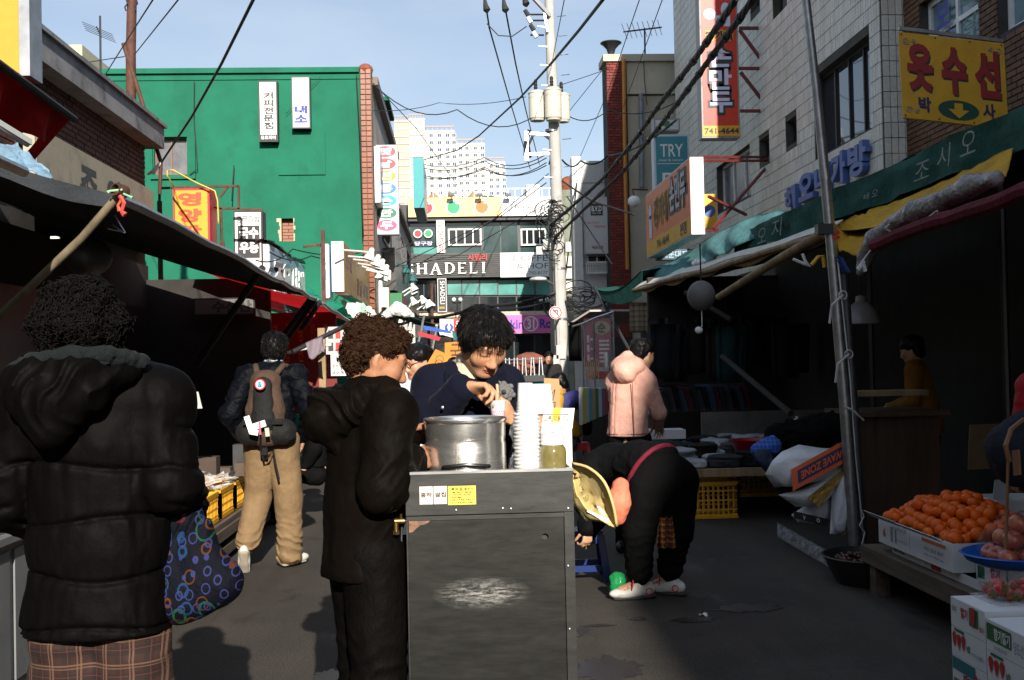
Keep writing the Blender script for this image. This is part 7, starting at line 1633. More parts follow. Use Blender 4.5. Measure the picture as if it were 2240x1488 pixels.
for i in range(16):
 x=at(1450+i*12.5,900,12.8).x;mmk=mat('pack_%d'%(i%5),((.03,.035,.045),(.06,.06,.07),(.02,.02,.025),(.05,.08,.13),(.1,.03,.04))[i%5],rough=.2,coat=.5);t=thing('wrapped_shirt','plastic wrapped shirt standing in the row behind the clothes table','shirt',(x,12.8,.84),'wrapped shirts in a row');t.rotation_euler=(0,-.35+.05*(i%3),.5)
 MB().box((-.014,-.14,0),(.014,.14,.26+.03*(i%3))).build('pack',mmk,t,shift=(0,0,0))
crate('yellow_crate','yellow crate on end under the right clothes table',(2.1,9.85,.005),(2.52,10.2,.34),YCR);crate('yellow_crate','yellow crate farther right under the stall',(2.66,10.4,.12),(3.06,10.75,.36),YCR)
c=at(1640,974,10.2);t=thing('red_basin','dark red plastic basin on the right clothes table','basin',c);MB().lathe(c+V((0,0,-.06)),[(.02,0),(.13,0),(.18,.11),(.19,.115),(.13,.012),(.01,.01)],22).build('basin_wall',paint('basin_red',(.28,.012,.015),rough=.4),t,smooth=True)
solo('white_tray',MB().box(at(1405,962,9.8),at(1500,940,9.8)+V((0,.25,0))),paint('tray_white',(.5,.5,.52)),'white box tray at the left end of the clothes table','tray')
bc=[((.6,.6,.6),'white'),((.3,.12,.04),'brown'),((.5,.5,.5),'silver'),((.2,.14,.1),'tan'),((.5,.2,.25),'pink'),((.35,.12,.04),'rust'),((.1,.3,.15),'green')]
for i,(cc,nm_)in enumerate(bc):c=at(1740+14*i,936,9.2);solo('bottle',MB().box(c,c+V((.042,.04,.075))).lathe(c+V((.02,.02,.076)),[(.012,0),(.012,.02)],8),paint('bottle_%d'%i,cc),'small %s bottle in the row on the right stall'%nm_,'bottle','bottles in a row on the right stall')
solo('goods_shelf',MB().box(at(1725,940,9.15),at(1850,934,9.15)+V((0,.3,0))),WOODD,'dark shelf board carrying the row of small bottles','shelf')
blob('dark_clothes_pile',[at(1700,955,8.6),at(1760,955,8.5),at(1830,935,8.4)],[.12,.15,.14],BLK_CLOTH,'heap of black clothes above the hanging shopping bags','clothes',.05,8,.014)
blob('blue_check_cloth',[at(1655,985,8.5),at(1690,975,8.5)],[.06,.08],plaid_mat('blue_check',(.02,.07,.35),[(.03,.006,0,(.08,.2,.6),None)]),'blue checked cloth hanging left of the black heap','cloth',.025,14,.011)
blob('denim_cloth',[at(1668,1000,8.4),at(1690,1030,8.4)],[.07,.05],cloth('denim',(.03,.045,.08)),'folded denim under the blue checked cloth','cloth',.02,14,.011)
# shopping bags on the pole
BAGW=mat('white_bag_paper',(.62,.64,.68),rough=.4,var=.08,bump=.7,bs=12,bd=.02,coat=.2);GOLD=mat('gold_foil',(.5,.33,.1),rough=.3,metal=.9,bump=1.,bs=40,bd=.01)
def bag(name,label,outline,Y,th,m,amp=.03):
 P=[at(x,y,Y)for x,y in outline];c=sum(P,V((0,0,0)))/len(P);t=thing(name,label,'shopping bag',c);n=len(P)
 mb=MB();rings=[]
 for r_,d in((1.,0),(.93,-.55),(.6,-.95),(0.02,-1.05)):rings.append([c+(p-c)*r_+V((amp*.4*math.sin(i*2.1+r_*5)*(r_>.1),d*th+amp*math.sin(i*1.7+r_*9)*(r_>.1),amp*.5*math.sin(i*3.3+r_*4)*(.1<r_<.99)))for i,p in enumerate(P)])
 vs=[p for r_ in rings for p in r_];fs=[(k*n+i,k*n+(i+1)%n,(k+1)*n+(i+1)%n,(k+1)*n+i)for k in range(3)for i in range(n)];nb_=len(vs)
 vs+=[p+V((0,th*.6,0))for p in rings[0]];fs+=[(i,nb_+i,nb_+(i+1)%n,(i+1)%n)for i in range(n)]+[tuple(nb_+i for i in range(n))]
 mb.add(vs,fs);o=mb.build('bag_body',m,t,smooth=True);sd=o.modifiers.new('s','SUBSURF');sd.levels=2;sd.render_levels=2
 return t,c
t,c=bag('shopping_bag','white shopping bag with a navy and orange printed band hanging at the steel pole',[(1684,1040),(1690,1010),(1715,990),(1760,975),(1820,985),(1850,975),(1846,1000),(1850,1030),(1800,1050),(1750,1062),(1700,1070)],8.0,.12,BAGW)
q0,q1,q2,q3=at(1746,1058,7.82),at(1848,1002,7.84),at(1848,977,7.86),at(1744,1030,7.84);U_,W_=q1-q0,q3-q0
m=MB();quad_on(m,q0,U_,W_,(-.12,-.35,1,1.35),.0);m.build('orange_band',paint('band_orange',(.65,.1,.02)),t);m=MB();quad_on(m,q0,U_,W_,(0,0,1,1),.006);m.build('navy_band',paint('band_navy',(.015,.012,.06)),t);m=MB();write(m,'WAVE ZONE',q0+U_+W_,-U_,-W_,(.02,.2,.94,.82),.03,lift=.012);m.build('lettering',paint('band_orange',(.65,.1,.02)),t)
t,c=bag('shopping_bag','crumpled white bag with a gold foil face under the printed one',[(1712,1085),(1760,1070),(1800,1050),(1850,1010),(1852,1035),(1820,1080),(1790,1112),(1745,1112)],7.95,.09,BAGW)
m=MB();m.prism([at(1766,1090,7.82),at(1850,1022,7.84),at(1838,1052,7.84),at(1792,1110,7.82)],(0,.01,0));m.build('gold_face',GOLD,t)
bag('shopping_bag','tall plain white bag lowest on the steel pole',[(1828,1085),(1840,1035),(1856,1030),(1858,1130),(1850,1172),(1815,1168)],7.85,.06,BAGW)
t,c=bag('shopping_bag','grey white bag with black printed base behind the lowest ones',[(1738,1128),(1760,1105),(1815,1085),(1830,1110),(1815,1150),(1745,1142)],8.05,.05,BAGW)
m=MB();m.prism([at(1736,1118,7.97),at(1812,1136,7.97),at(1808,1152,7.97),at(1738,1134,7.97)],(0,.01,0));m.build('black_base',BLACK,t);m=MB();write(m,'V',at(1756,1136,7.96),V((.02,0,-.006)),V((0,0,.03)),(0,0,1,1),.02);write(m,'O',at(1786,1142,7.96),V((.025,0,-.006)),V((0,0,.03)),(0,0,1,1),.03);m.build('lettering',WHITE,t)
solo('ground_plastic',MB().sheet(lambda u,v:gr(1700+160*u,1150+95*u+30*v,.02)+V((0,0,.06*abs(math.sin(u*23+v*9))*math.sin(math.pi*v)+.02)),34,8,.003),FILM,'crumpled clear plastic sheet lying at the foot of the steel poles','sheet',smooth='all')
# bending woman's things
blob('flowered_bag',[at(1358,1062,6.5),at(1352,1100,6.5),at(1350,1128,6.5)],[.05,.075,.06],mat('orange_flower_cloth',(.75,.18,.1),rough=.8,dirt=(.4,.02,.02),ds=28,dirt_lo=.6),'orange flowered cloth bag in front of the bending woman','bag',.012,14,.009)
solo('checked_cloth',MB().sheet(lambda u,v:at(1436+44*u-16*(1-v)*(u-.4),1132+66*v,6.62)+V((0,.03*math.sin(u*14),0)),14,10,.006),plaid_mat('red_yellow_check',(.22,.015,.02),[(.035,.008,0,(.6,.35,.03),None),(.035,.012,.016,(.02,.01,.015),None)]),'red and yellow checked cloth between the bending woman legs','cloth',smooth='all')
blob('green_bag',[at(1352,1270,6.75),at(1348,1285,6.75)],[.055,.05],mat('green_plastic',(.01,.22,.06),rough=.3),'small green plastic bag by the bending woman shoe','bag',.015,22,.009)
# things hanging further back
FRM=[at(1274,708,14.5),at(1298,697,14.5),at(1342,682,14.5)]
pl=thing('snack_stall','snack stall behind clear plastic with a red banner beside the pink coat','stall',(at(1310,900,14.7).x,14.8,0));m=MB()
for p in FRM:m.tube([p,V((p.x,p.y,.9))],.014,6)
m.tube(FRM,.014,6);m.tube([FRM[0],FRM[0]+V((0,1.2,0))],.014,6);m.build('tube_frame',ALU,pl)
MB().sheet(lambda u,v:V(FRM[0]).lerp(FRM[2],u)+V((0,-.02,0))+V((0,.02*math.sin(u*15+v*5),-1.0*v)),18,8).build('clear_curtain',FILM,pl,smooth='all')
o_,U_,W_=rc(1278,696,1337,802,14.58);MB().hexa(o_,U_,W_,(0,.01,0)).build('banner',paint('banner_rose',(.45,.12,.14)),pl);m=MB();disc_on(m,o_,U_,W_,(.64,.8),(.34,.14),.004);m.build('banner_oval',paint('oval_cream',(.5,.42,.25)),pl);m=MB();write(m,'순',o_,U_,W_,(.5,.7,.8,.9),.03,lift=.008);m.build('lettering',INK,pl)
m=MB();
for k in range(6):quad_on(m,o_,U_,W_,(.55,.08+.085*k,.92,.125+.085*k),.005)
for k in range(3):quad_on(m,o_,U_,W_,(.1,.1+.2*k,.18,.25+.2*k),.005);quad_on(m,o_,U_,W_,(.22,.14+.2*k,.4,.19+.2*k),.005)
m.build('banner_bars',SIGNW,pl);c=at(1326,787,14.7);MB().lathe(c+V((0,0,-.1)),[(.0,0),(.13,0),(.13,.2),(.0,.2)],22).build('steam_pot',STEELB if 'STEELB' in globals()else ALU,pl,smooth=True)
MB().box(at(1296,830,14.6),at(1345,812,14.6)+V((0,.5,0))).build('red_counter',paint('counter_red',(.5,.03,.02)),pl);MB().box((FRM[0].x-.02,14.6,0),(FRM[2].x,15.4,.88)).build('base',DARKB,pl)
for k in range(7):c=at(1282+4.5*k,828-3*(k%3),14.45);MB().tube([c,c+V((.01,0,.22))],.008,5).build('skewer',paint('skewer_tan',(.6,.38,.2)),pl)
for k in range(9):
 c=at(1268+7*k,930-3*k,12.4+.06*k);solo('picture_bag',MB().hexa(c,(.04,.01,0),(0,0,.42-.015*k),(.03,.3,0)),paint('pbag_%d'%k,((.5,.5,.55),(.45,.4,.05),(.3,.4,.35),(.1,.25,.35),(.35,.25,.12),(.05,.15,.12),(.4,.42,.45),(.12,.1,.2),(.3,.05,.04))[k]),'%s flat bag in the colourful row by the pink coat'%('silver','yellow','sage','blue','tan','dark green','light grey','violet','red')[k],'bag')
solo('hanging_jacket',MB().sheet(lambda u,v:at(1246+26*u,705+85*v,17)+V((0,.06*math.sin(u*11),0)),8,6,.06),BLK_CLOTH,'black jacket hanging right of the pole foot','jacket',smooth='all')
solo('plaid_scarf',MB().sheet(lambda u,v:at(1377+40*u,662+66*v,12.2)+V((0,.02*math.sin(u*9),0)),8,6,.01),plaid_mat('tan_plaid',(.2,.15,.09),[(.06,.012,0,(.02,.02,.03),None),(.06,.006,.03,(.3,.25,.2),None)]),'tan plaid cloth hanging at the end of the right awning','cloth',smooth='all')
rr=random.Random(21)
for k in range(14):
 x=1430+k*24;y=690+rr.uniform(0,40);c=at(x,y,12.5+rr.uniform(-.4,1.5));kk=rr.randrange(9)
 solo('hanging_garment',MB().sheet(lambda u,v:c+V((-.17+.34*u*(1-.1*v),.05*math.sin(u*10),-.62*v)),6,5,.05),gm[kk if kk!=7 else 0],'dark %s garment hanging in the right stall'%nmb[kk if kk!=7 else 0],'clothing','dark garments hanging in the right stall',smooth='all')
# brown plywood counter and cardboard
PLY=mat('brown_plywood',(.075,.04,.022),rough=.7,var=.35,vs=4,stretch=(4,4,.4));a_=at(1886,1000,8.35);b_=at(2062,1000,8.35);ck=thing('plywood_counter','brown plywood counter behind the steel poles','counter',((a_.x+b_.x)/2,8.7,0))
MB().box((a_.x,8.4,0),(b_.x,9.0,.98)).build('front_box',PLY,ck);MB().box((a_.x-.05,8.3,.982),(b_.x+.05,9.05,1.02)).build('top_board',PLY,ck);MB().box((a_.x-.02,8.34,1.14),(b_.x-.1,8.6,1.18)).build('upper_shelf',BAM,ck)
solo('kraft_board',MB().hexa(at(2118,1028,7.2),(.24,.05,0),(.02,0,.3),(0,.01,0)),mat('dim_kraft',(.16,.1,.05),rough=.9),'brown cardboard leaning behind the orange heap','board')
bg_=thing('leather_bag','dark canvas bag with tan leather strap at the right edge above the apples','bag',at(2225,1020,5.0));blob('bag_body',[at(2212,980,5.0),at(2262,970,5.0),at(2230,1010,5.0)],[.12,.15,.12],cloth('navy_canvas',(.018,.02,.03),rough=.85),'','',.012,12,.009,parent=bg_,k=.06);q=bg_.children[0];q.location=(at(2212,980,5.0)+at(2262,970,5.0)+at(2230,1010,5.0))/3-bg_.location
TANL=mat('tan_leather',(.2,.09,.04),rough=.5)
MB().tube([at(2240,918,4.85),at(2212,940,4.82),at(2200,975,4.8),at(2208,1010,4.8)],.012,6).bar(at(2222,985,4.82),at(2226,1040,4.8),.05,.012).build('strap',TANL,bg_);MB().tube([at(2205,1010,4.8),at(2200,1200,4.8)],.007,5).build('strap_end',TANL,bg_)
# -- fruit stall at the lower right
fz=.285;fb_=thing('fruit_bench','dark timber bench carrying the white fruit cartons','bench',(3.0,5.9,0))
MB().box((2.42,5.05,fz-.1),(3.9,6.75,fz)).build('benchtop',WOODD,fb_)
for x in(2.48,3.8):
 for y in(5.15,6.6):MB().box((x-.045,y-.045,0),(x+.045,y+.045,fz-.1)).build('leg',WOODD,fb_)
CW=mat('white_fruit_carton',(.68,.7,.72),rough=.65,var=.05);GPR=paint('print_green',(.03,.14,.05));RPR=paint('print_red',(.45,.03,.03));BPR=paint('print_slate',(.2,.26,.3));OPR=paint('print_orange',(.55,.16,.08))
def tprint(tx,r_,bold=.02):return lambda q,o,U,W:write(q,tx,o,U,W,r_,bold,lift=.003)
def rprint(*rs):return lambda q,o,U,W:[quad_on(q,o,U,W,r,.002)for r in rs]
def berries(cx,cy,s,n=3):
 def f(q,o,U,W):
  for k in range(n):
   x=cx+(k-1)*.9*s;y=cy+(.1 if k!=1 else-.12)*s;nn_=U.cross(W).normalized()*.003;q.poly([o+U*(x+s*.5*u)+W*(y+s*1.9*v)+nn_ for u,v in((-.8,.5),(-.4,.95),(.4,.95),(.8,.5),(.55,-.3),(.0,-1),(-.55,-.3))])
 return f
X0=2.44
# street faces look to -X: U runs towards the photographer
def fbox(label,x,ya,yb,z,h,depth,prints,name='fruit_carton'):return carton(name,label,(x,ya,z),(0,yb-ya,0),(0,0,h),(depth,0,0),CW,prints)
fbox('white fruit carton with slate print under the orange heap, left one',2.46,6.55,6.10,.335,.15,.42,[(tprint('6',(.16,.3,.26,.62),.04),OPR,'lettering'),(rprint((.42,.2,.48,.8),(.56,.2,.6,.75)),BPR,'print'),(tprint('감귤농협',(.5,.72,.92,.88),.0),BPR,'lettering'),(tprint('꿀맛 제주감귤',(.62,.3,.95,.42),0),BPR,'lettering')])
fbox('white fruit carton with orange striped label under the oranges, right one',2.46,6.09,5.55,.335,.15,.42,[(rprint((.3,.72,.85,.84)),OPR,'print'),(tprint('제주 밀감 출하',(.35,.4,.8,.55),0),BPR,'lettering'),(tprint('당도 12 무게 5kg',(.35,.2,.8,.32),0),BPR,'lettering')])
carton('fruit_carton','white carton end with dark label beside the apple tray',(2.885,5.56,.335),(.36,0,0),(0,0,.15),(0,.5,0),CW,[(tprint('감귤',(.1,.2,.45,.8),.02),INK,'lettering')])
fbox('flat white carton below the left fruit carton',2.5,6.45,5.98,fz,.048,.5,[(rprint((.05,.3,.4,.6)),BPR,'print')]);fbox('flat strawberry carton below the right fruit carton',2.5,5.97,5.35,fz,.048,.5,[(rprint((.1,.1,.3,.9)),RPR,'print')])
carton('strawberry_carton','strawberry carton with green mountain print under the blue tray',(2.58,5.22,fz+.005),(.5,0,0),(0,0,.14),(0,.32,0),CW,[(lambda q,o,U,W:q.poly([o+U*u+W*v+V((0,-.003,0))for u,v in((.5,.2),(.6,.62),(.68,.5),(.78,.8),(.9,.5),(.98,.2))]),GPR,'print'),(tprint('딸기',(.2,.35,.42,.8),.03),RPR,'lettering')])
fbox('strawberry carton side with red lettering under the blue tray',2.575,5.54,5.225,fz+.005,.14,.004,[(tprint('딸기',(.5,.35,.8,.75),.03),RPR,'lettering'),(rprint((.06,.2,.3,.65)),GPR,'print')])
MB().hexa((2.42,6.57,.487),(.0,-.47,0),(-.045,0,.035),(.006,0,0)).build('open_flap',CW,COL.objects['fruit_carton']);MB().hexa((2.42,6.08,.487),(0,-.52,0),(-.045,0,.03),(.006,0,0)).build('open_flap',CW,COL.objects['fruit_carton.001'])
ORM=mat('mandarin_peel',(.72,.115,.005),rough=.45,var=.14,vs=4,bump=.35,bs=170,bd=.002,spec=.28);rr=random.Random(33)
om=MB().ell((0,0,0),(.036,.036,.031),18,12);ome=om.build('mandarin',ORM,None,smooth='all');sgm=MB().lathe((0,0,.0295),[(.004,0),(.003,.003),(.0,.003)],6).build('stem_end',GPR,ome,shift=(0,0,0));first=True;cnt=0
for i in range(9):
 for j in range(15):
  u,w=(i-4)/4.5,(j-7)/7.5;top=.15*max(0,1-.75*u*u-.7*w*w)+.01;n_=1+int(top/.05)
  for lay in range(n_-1 if n_>2 else 0,n_):
   o=ome if first else ome.copy()
   if not first:COL.objects.link(o);ch=sgm.copy();COL.objects.link(ch);ch.parent=o
   first=False;o.location=(2.50+i*.0595+rr.uniform(-.014,.014)+.02*(lay%2),5.6+j*.065+rr.uniform(-.014,.014)+.03*(i%2),.47+top*.55+.047*(lay-n_/2+.8)+rr.uniform(-.008,.014));o.rotation_euler=(rr.uniform(-.9,.9),rr.uniform(-.9,.9),rr.uniform(0,6));o.scale=(1+rr.uniform(-.1,.14),)*3;tag(o,'mandarin orange heaped on the white fruit cartons','mandarin','mandarins heaped on the cartons');cnt+=1
solo('white_price_card',MB().hexa(at(2145,1100,6.3),(.1,.03,0),(.02,0,.13),(0,.005,0)),paint('card_white',(.5,.52,.54)),'white card standing behind the mandarins','card')
wl=carton('fruit_carton','white carton with red lettering behind the mandarins at the right edge',(at(2165,1130,6.0).x,6.05,.42),(.5,0,0),(0,0,at(2200,1095,6.05).z-.42),(0,.3,0),CW,[(tprint('진고구마',(.3,.35,.85,.75),.03),RPR,'lettering')])
# blue tray of bagged apples
tc_=V((2.77,5.16,.445));bt_=thing('blue_tray','oval blue plastic tray holding the bagged apples','tray',tc_)
MB().lathe(tc_,[(.0,0),(.22,0),(.27,.025),(.285,.055),(.295,.058),(.285,.063),(.265,.04),(.215,.01),(.0,.008)],36,sx=1.25,sy=.95).build('tray_body',paint('tray_blue',(.015,.12,.5),rough=.3),bt_,smooth=True)
APM=mat('apple_skin',(.38,.075,.035),rough=.25,var=.4,vs=9,dirt=(.5,.25,.08),ds=8,dirt_lo=.55,coat=.3)
am=MB().lathe((0,0,0),[(.0,-.026),(.012,-.034),(.026,-.03),(.038,-.012),(.041,.006),(.036,.024),(.022,.034),(.01,.031),(.0,.024)],20,close=False).build('apple',APM,None,smooth='all');stm=MB().tube([(0,0,.024),(.003,0,.042)],.0018,5).build('stem',BAM,am,shift=(0,0,0));first=True
for k,(x,y,z)in enumerate([(-.22+.088*i,-.12+.09*j,0)for j in range(3)for i in range(6)]+[(-.18+.09*i,-.07+.09*j,.068)for j in range(2)for i in range(5)]+[(-.12+.09*i,-.03,.13)for i in range(3)]):
 o=am if first else am.copy()
 if not first:COL.objects.link(o);ch=stm.copy();COL.objects.link(ch);ch.parent=o
 first=False;o.scale=(1.22,)*3;o.location=tc_+V((x*1.02+.02+rr.uniform(-.01,.01),y*1.0+rr.uniform(-.01,.01),.05+z*1.15));o.rotation_euler=(rr.uniform(-.7,.7),rr.uniform(-.7,.7),rr.uniform(0,6));tag(o,'red apple in the plastic wrapped heap on the blue tray','apple','apples on the blue tray')
FILM3=film('apple_bag_film',a=.045,rough=.08)
for lb,q in(('left clear plastic bag over the apples on the blue tray',[(-.17,-.03,.09),(-.1,0,.14)]),('right clear plastic bag with a red top over the apples',[(.1,-.03,.1),(.2,0,.12)])):blob('apple_bag',[tc_+V(p)for p in q],[.135,.13],FILM3,lb,'bag',.02,15,.009)
solo('red_bag_band',MB().sheet(lambda u,v:tc_+V((-.05+.42*u,-.05+.2*v,.225+.015*math.sin(u*9))),8,4,.002),film('red_print_film',(.3,.01,.015),.3),'red printed top of the apple bag','wrapper',smooth='all')
# chestnuts in a dark basin
c=gr(1905,1292);c=V((c.x+.1,c.y+.25,0));t=thing('dark_basin','dark metal basin of chestnuts at the foot of the counter','basin',c);MB().lathe(c,[(.02,0),(.22,0),(.3,.17),(.315,.175),(.3,.18),(.2,.02),(.0,.02)],30).lathe(c,[(.0,.12),(.27,.12)],20,close=False).build('basin_wall',mat('dark_basin_metal',(.04,.04,.04),rough=.4,metal=.6),t,smooth=True)
CHN=mat('chestnut_shell',(.07,.022,.01),rough=.3,var=.4,vs=20);ch0=MB().ell((0,0,0),(.019,.017,.015),9,6).build('chestnut',CHN,None,smooth='all')
for k in range(110):
 o=ch0 if k==0 else ch0.copy();a=rr.uniform(0,6.28);r_=.255*math.sqrt(rr.random())
 if k:COL.objects.link(o)
 o.location=c+V((r_*math.cos(a),r_*math.sin(a),.128+.05*(1-r_/.26)+rr.uniform(-.01,.012)));o.rotation_euler=(rr.uniform(-1,1),rr.uniform(-1,1),rr.uniform(0,6));tag(o,'brown chestnut heaped in the dark basin','chestnut','chestnuts in the basin')
# strawberry cartons, lower right corner
A1=(rprint((.08,.9,.3,.97)),RPR,'print')
def sb(label,ya,yb,z,h,style):
 pr={0:[(tprint('딸기',(.32,.42,.52,.8),.03),RPR,'lettering'),(rprint((.56,.3,.82,.92)),GPR,'print'),(lambda q,o,U,W:[berries(.86,.6,.19,1)(q,o+V((-.002,0,0)),U,W)],RPR,'picture'),(tprint('싱싱',(.04,.55,.18,.75),.02),paint('print_olive',(.2,.16,.04)),'lettering'),(tprint('딸기',(.86,.25,.98,.45),.02),RPR,'lettering')],1:[(berries(.24,.56,.15),RPR,'picture'),(rprint((.1,.88,.4,.98)),GPR,'print'),(tprint('농협',(.46,.35,.56,.6),.03),GPR,'lettering'),(tprint('산지직송 봄딸기',(.58,.3,.96,.45),0),BPR,'lettering')],2:[(rprint((.02,.35,.6,.9)),GPR,'print'),(tprint('향기딸기',(.2,.42,.58,.82),.03),CW,'lettering'),(tprint('당도선별',(.66,.3,.95,.7),0),BPR,'lettering'),(tprint('농협공동',(.2,.12,.5,.26),0),BPR,'lettering')],3:[(rprint((.02,.55,.7,.98)),paint('print_teal',(.03,.17,.2)),'print'),(tprint('딸기',(.35,.1,.6,.55),.03),RPR,'lettering'),(berries(.84,.48,.13,2),RPR,'picture'),(rprint((.05,.12,.28,.25)),paint('print_olive',(.2,.16,.04)),'print')]}[style]
 return carton('strawberry_carton',label,(2.0,ya,z),(0,yb-ya,0),(0,0,h),(.42,0,0),CW,pr,flaps=True,lid=True)
for k,(st_,lb)in enumerate(((0,'topmost strawberry carton of the farther stack, with a framed berry picture'),(1,'second strawberry carton of the farther stack, with three berries printed'),(3,'third strawberry carton of the farther stack, with teal print'),(1,'lowest strawberry carton of the farther stack'))):sb(lb,4.42,4.13,.36-.118*k,.115,st_)
for k,(st_,lb)in enumerate(((2,'topmost strawberry carton of the nearer stack, with a green band'),(1,'second strawberry carton of the nearer stack, with three berries printed'),(3,'third strawberry carton of the nearer stack'),(1,'lowest strawberry carton of the nearer stack'))):sb(lb,4.12,3.8,.34-.118*k,.115,st_)
pk_=V((2.28,4.32,.48));t=thing('strawberry_pack','clear plastic pack of strawberries on the topmost strawberry carton','pack',pk_);MB().box(pk_+V((-.2,-.12,0)),pk_+V((.26,.1,.006))).build('tray',FILM2,t)
blob('lid',[pk_+V((-.12,0,.045)),pk_+V((.18,0,.045))],[.085,.085],film('pack_film',a=.08,rough=.05),'','',.008,12,.007,parent=t,sq=((0,0,1),.75));q=[c_ for c_ in t.children if c_.name.startswith('lid')][0];q.location=V((.03,0,.045))
SBM=mat('strawberry_skin',(.5,.015,.02),rough=.3,var=.2,vs=20,bump=.6,bs=160,bd=.003);sm_=MB().lathe((0,0,0),[(.0,-.026),(.008,-.022),(.016,-.004),(.019,.01),(.014,.018),(.0,.02)],12,close=False).build('strawberry',SBM,None,smooth='all');cx_=MB()
for k in range(6):a=k*1.047;cx_.poly([(.0,0,.021),(.012*math.cos(a-.3),.012*math.sin(a-.3),.021),(.021*math.cos(a),.021*math.sin(a),.017),(.012*math.cos(a+.3),.012*math.sin(a+.3),.021)])
cap_=cx_.build('leaf_cap',mat('strawberry_leaf',(.04,.16,.03),rough=.6),sm_,shift=(0,0,0));first=True
for k in range(30):
 o=sm_ if first else sm_.copy()
 if not first:COL.objects.link(o);q=cap_.copy();COL.objects.link(q);q.parent=o
 first=False;o.scale=(1.3,)*3;o.location=pk_+V((-.15+.042*(k%10)+rr.uniform(-.004,.004),-.055+.05*(k//10),.03+(.022 if k%3==0 else 0)));o.rotation_euler=(rr.uniform(.9,2.0),rr.uniform(-.5,.5),rr.uniform(-.8,.8));tag(o,'strawberry packed in the clear tray','strawberry','strawberries in the clear pack')
# litter
for k,(x,y)in enumerate(((786,948+0),(1530,1350))):c=gr(x if k else 705,y if k else 1085);solo('litter_scrap',MB().sheet(lambda u,v:c+V((.05*u,.04*v,.006+.012*math.sin(u*5+v*4))),4,4,.001),WHITE,'small white scrap of paper on the asphalt'+(' near the bending woman' if k else ' near the green stool'),'litter',smooth='all')
for o in list(COL.objects):
 if o.parent is None and(o.name.split('.')[0]in('fruit_bench','fruit_carton','mandarin','white_price_card')or(o.name.startswith('strawberry_carton')and o.location.x>2.5)):o.location.x+=.07
# -- the people of the street
seam=lambda z,zs,w=.011:np.exp(-((z-zs)/w)**2)
Vz=lambda*a:np.array(a,float)
#  1. woman in the black quilted coat, seen from behind
LYW=2.72;lw_x=at(215,1000,LYW).x
lw=person('woman with permed hair in a long black quilted coat, seen from behind at the left',(lw_x,LYW,0),0)
J=dict(pel=Vz(0,0,.87),wst=Vz(0,0,1.05),chs=Vz(0,0,1.28),nck=Vz(-.015,.0,1.44),shl=Vz(-.16,0,1.39),shr=Vz(.15,0,1.40),ell=Vz(-.24,.0,1.17),elr=Vz(.18,-.03,1.2),wrl=Vz(-.17,.17,1.08),wrr=Vz(.18,.1,1.14),hpl=Vz(-.09,0,.84),hpr=Vz(.09,0,.84),knl=Vz(-.1,.02,.45),knr=Vz(.1,.02,.45),anl=Vz(-.1,0,.08),anr=Vz(.1,0,.08),ftl=Vz(0,1,0),ftr=Vz(0,1,0))
Hd=Head((-.035,.02,1.585),(-.35,1,-.05))
F=Field((-.34,-.22,0),(.34,.3,1.74),.0085);base_skel(F,J,.85);head_field(F,Hd,J['nck'])
hand(F,J['wrr'],(-.1,.55,-.8),(-1,0,0),(.9,.9,.9,.9),.8,1);hand(F,J['wrl'],(.3,.7,-.5),(1,.2,0),(.6,.6,.6,.6),.6,-1)
F.mesh('body',SKIN,lw,tint=head_tint(Hd))
F=Field((-.36,-.3,.78),(.36,.28,1.6),.0055)
sy=((0,1,0),.72)
F.chain([(.0,0,1.42),(0,0,1.3),(-.0,0,1.08),(-.005,0,.86)],[.125,.162,.162,.175],.03,sy);F.cone((-.005,0,.86),(-.005,0,.80),.175,.172,.02,sy)
for s in 'lr':F.cone((0,-.01,1.43),J['sh'+s],.085,.086,.05);F.chain([J['sh'+s],J['el'+s],J['wr'+s]],[.078,.072,.06],.022)
F.cone((-.02,-.02,1.42),(-.03,.0,1.49),.1,.085,.03,sy)
ZS=(1.252,1.122,.992,.868)
def quilt(x,y,z):
 d=0*x;body=np.clip((.205-np.abs(x))/.03,0,1)
 for q in ZS:d=d+body*((.012*seam(z+.012*np.sin(x*14+q*20),q,.0065))+.013*fbm(x*38,y*38,z*6+q)*np.exp(-np.abs(z-q)/.035))
 t=(z-.99)/.13;d=d-body*.004*np.abs(np.sin(np.pi*np.clip(t,-2,3)))
 arm=1-body
 for q in(1.335,1.245,1.155):d=d+arm*(.009*seam(z+.25*(np.abs(x)-.2),q,.008)+.009*fbm(x*14,y*14,z*30)*np.exp(-np.abs(z-q)/.05))
 return d+.007*fbm(x*9,y*9,z*9)+.006*np.abs(fbm(x*24,y*24,z*11+3))
F.warp(quilt);F.slab((0,0,.848),(0,0,-1));F.mesh('coat',BLK_PUFF,lw)
F=Field((-.3,-.34,1.2),(.26,.12,1.6),.005)
F.chain([(-.17,-.09,1.455),(-.09,-.15,1.455),(.0,-.16,1.46),(.1,-.1,1.47)],[.03,.05,.052,.034],.04);F.chain([(-.12,-.14,1.43),(-.05,-.165,1.415),(.03,-.15,1.43)],[.038,.05,.04],.04);F.chain([(-.1,-.145,1.41),(-.055,-.165,1.345)],[.04,.028],.05);F.chain([(.0,-.155,1.41),(-.05,-.165,1.345)],[.04,.028],.05)
F.warp(lambda x,y,z:.010*np.abs(np.sin(x*55+12*fbm(x*5,y*5,z*5)+z*10))*np.clip((z-1.30)*8,0,1)-.005+.008*fbm(x*14,y*14,z*14));F.mesh('hood',BLK_PUFF,lw)
F=Field((-.3,-.3,1.34),(.26,.14,1.6),.005);F.chain([(-.16,-.10,1.487),(-.09,-.16,1.503),(-.0,-.18,1.512),(.07,-.15,1.51),(.13,-.08,1.495)],[.014,.017,.019,.021,.019],.015)
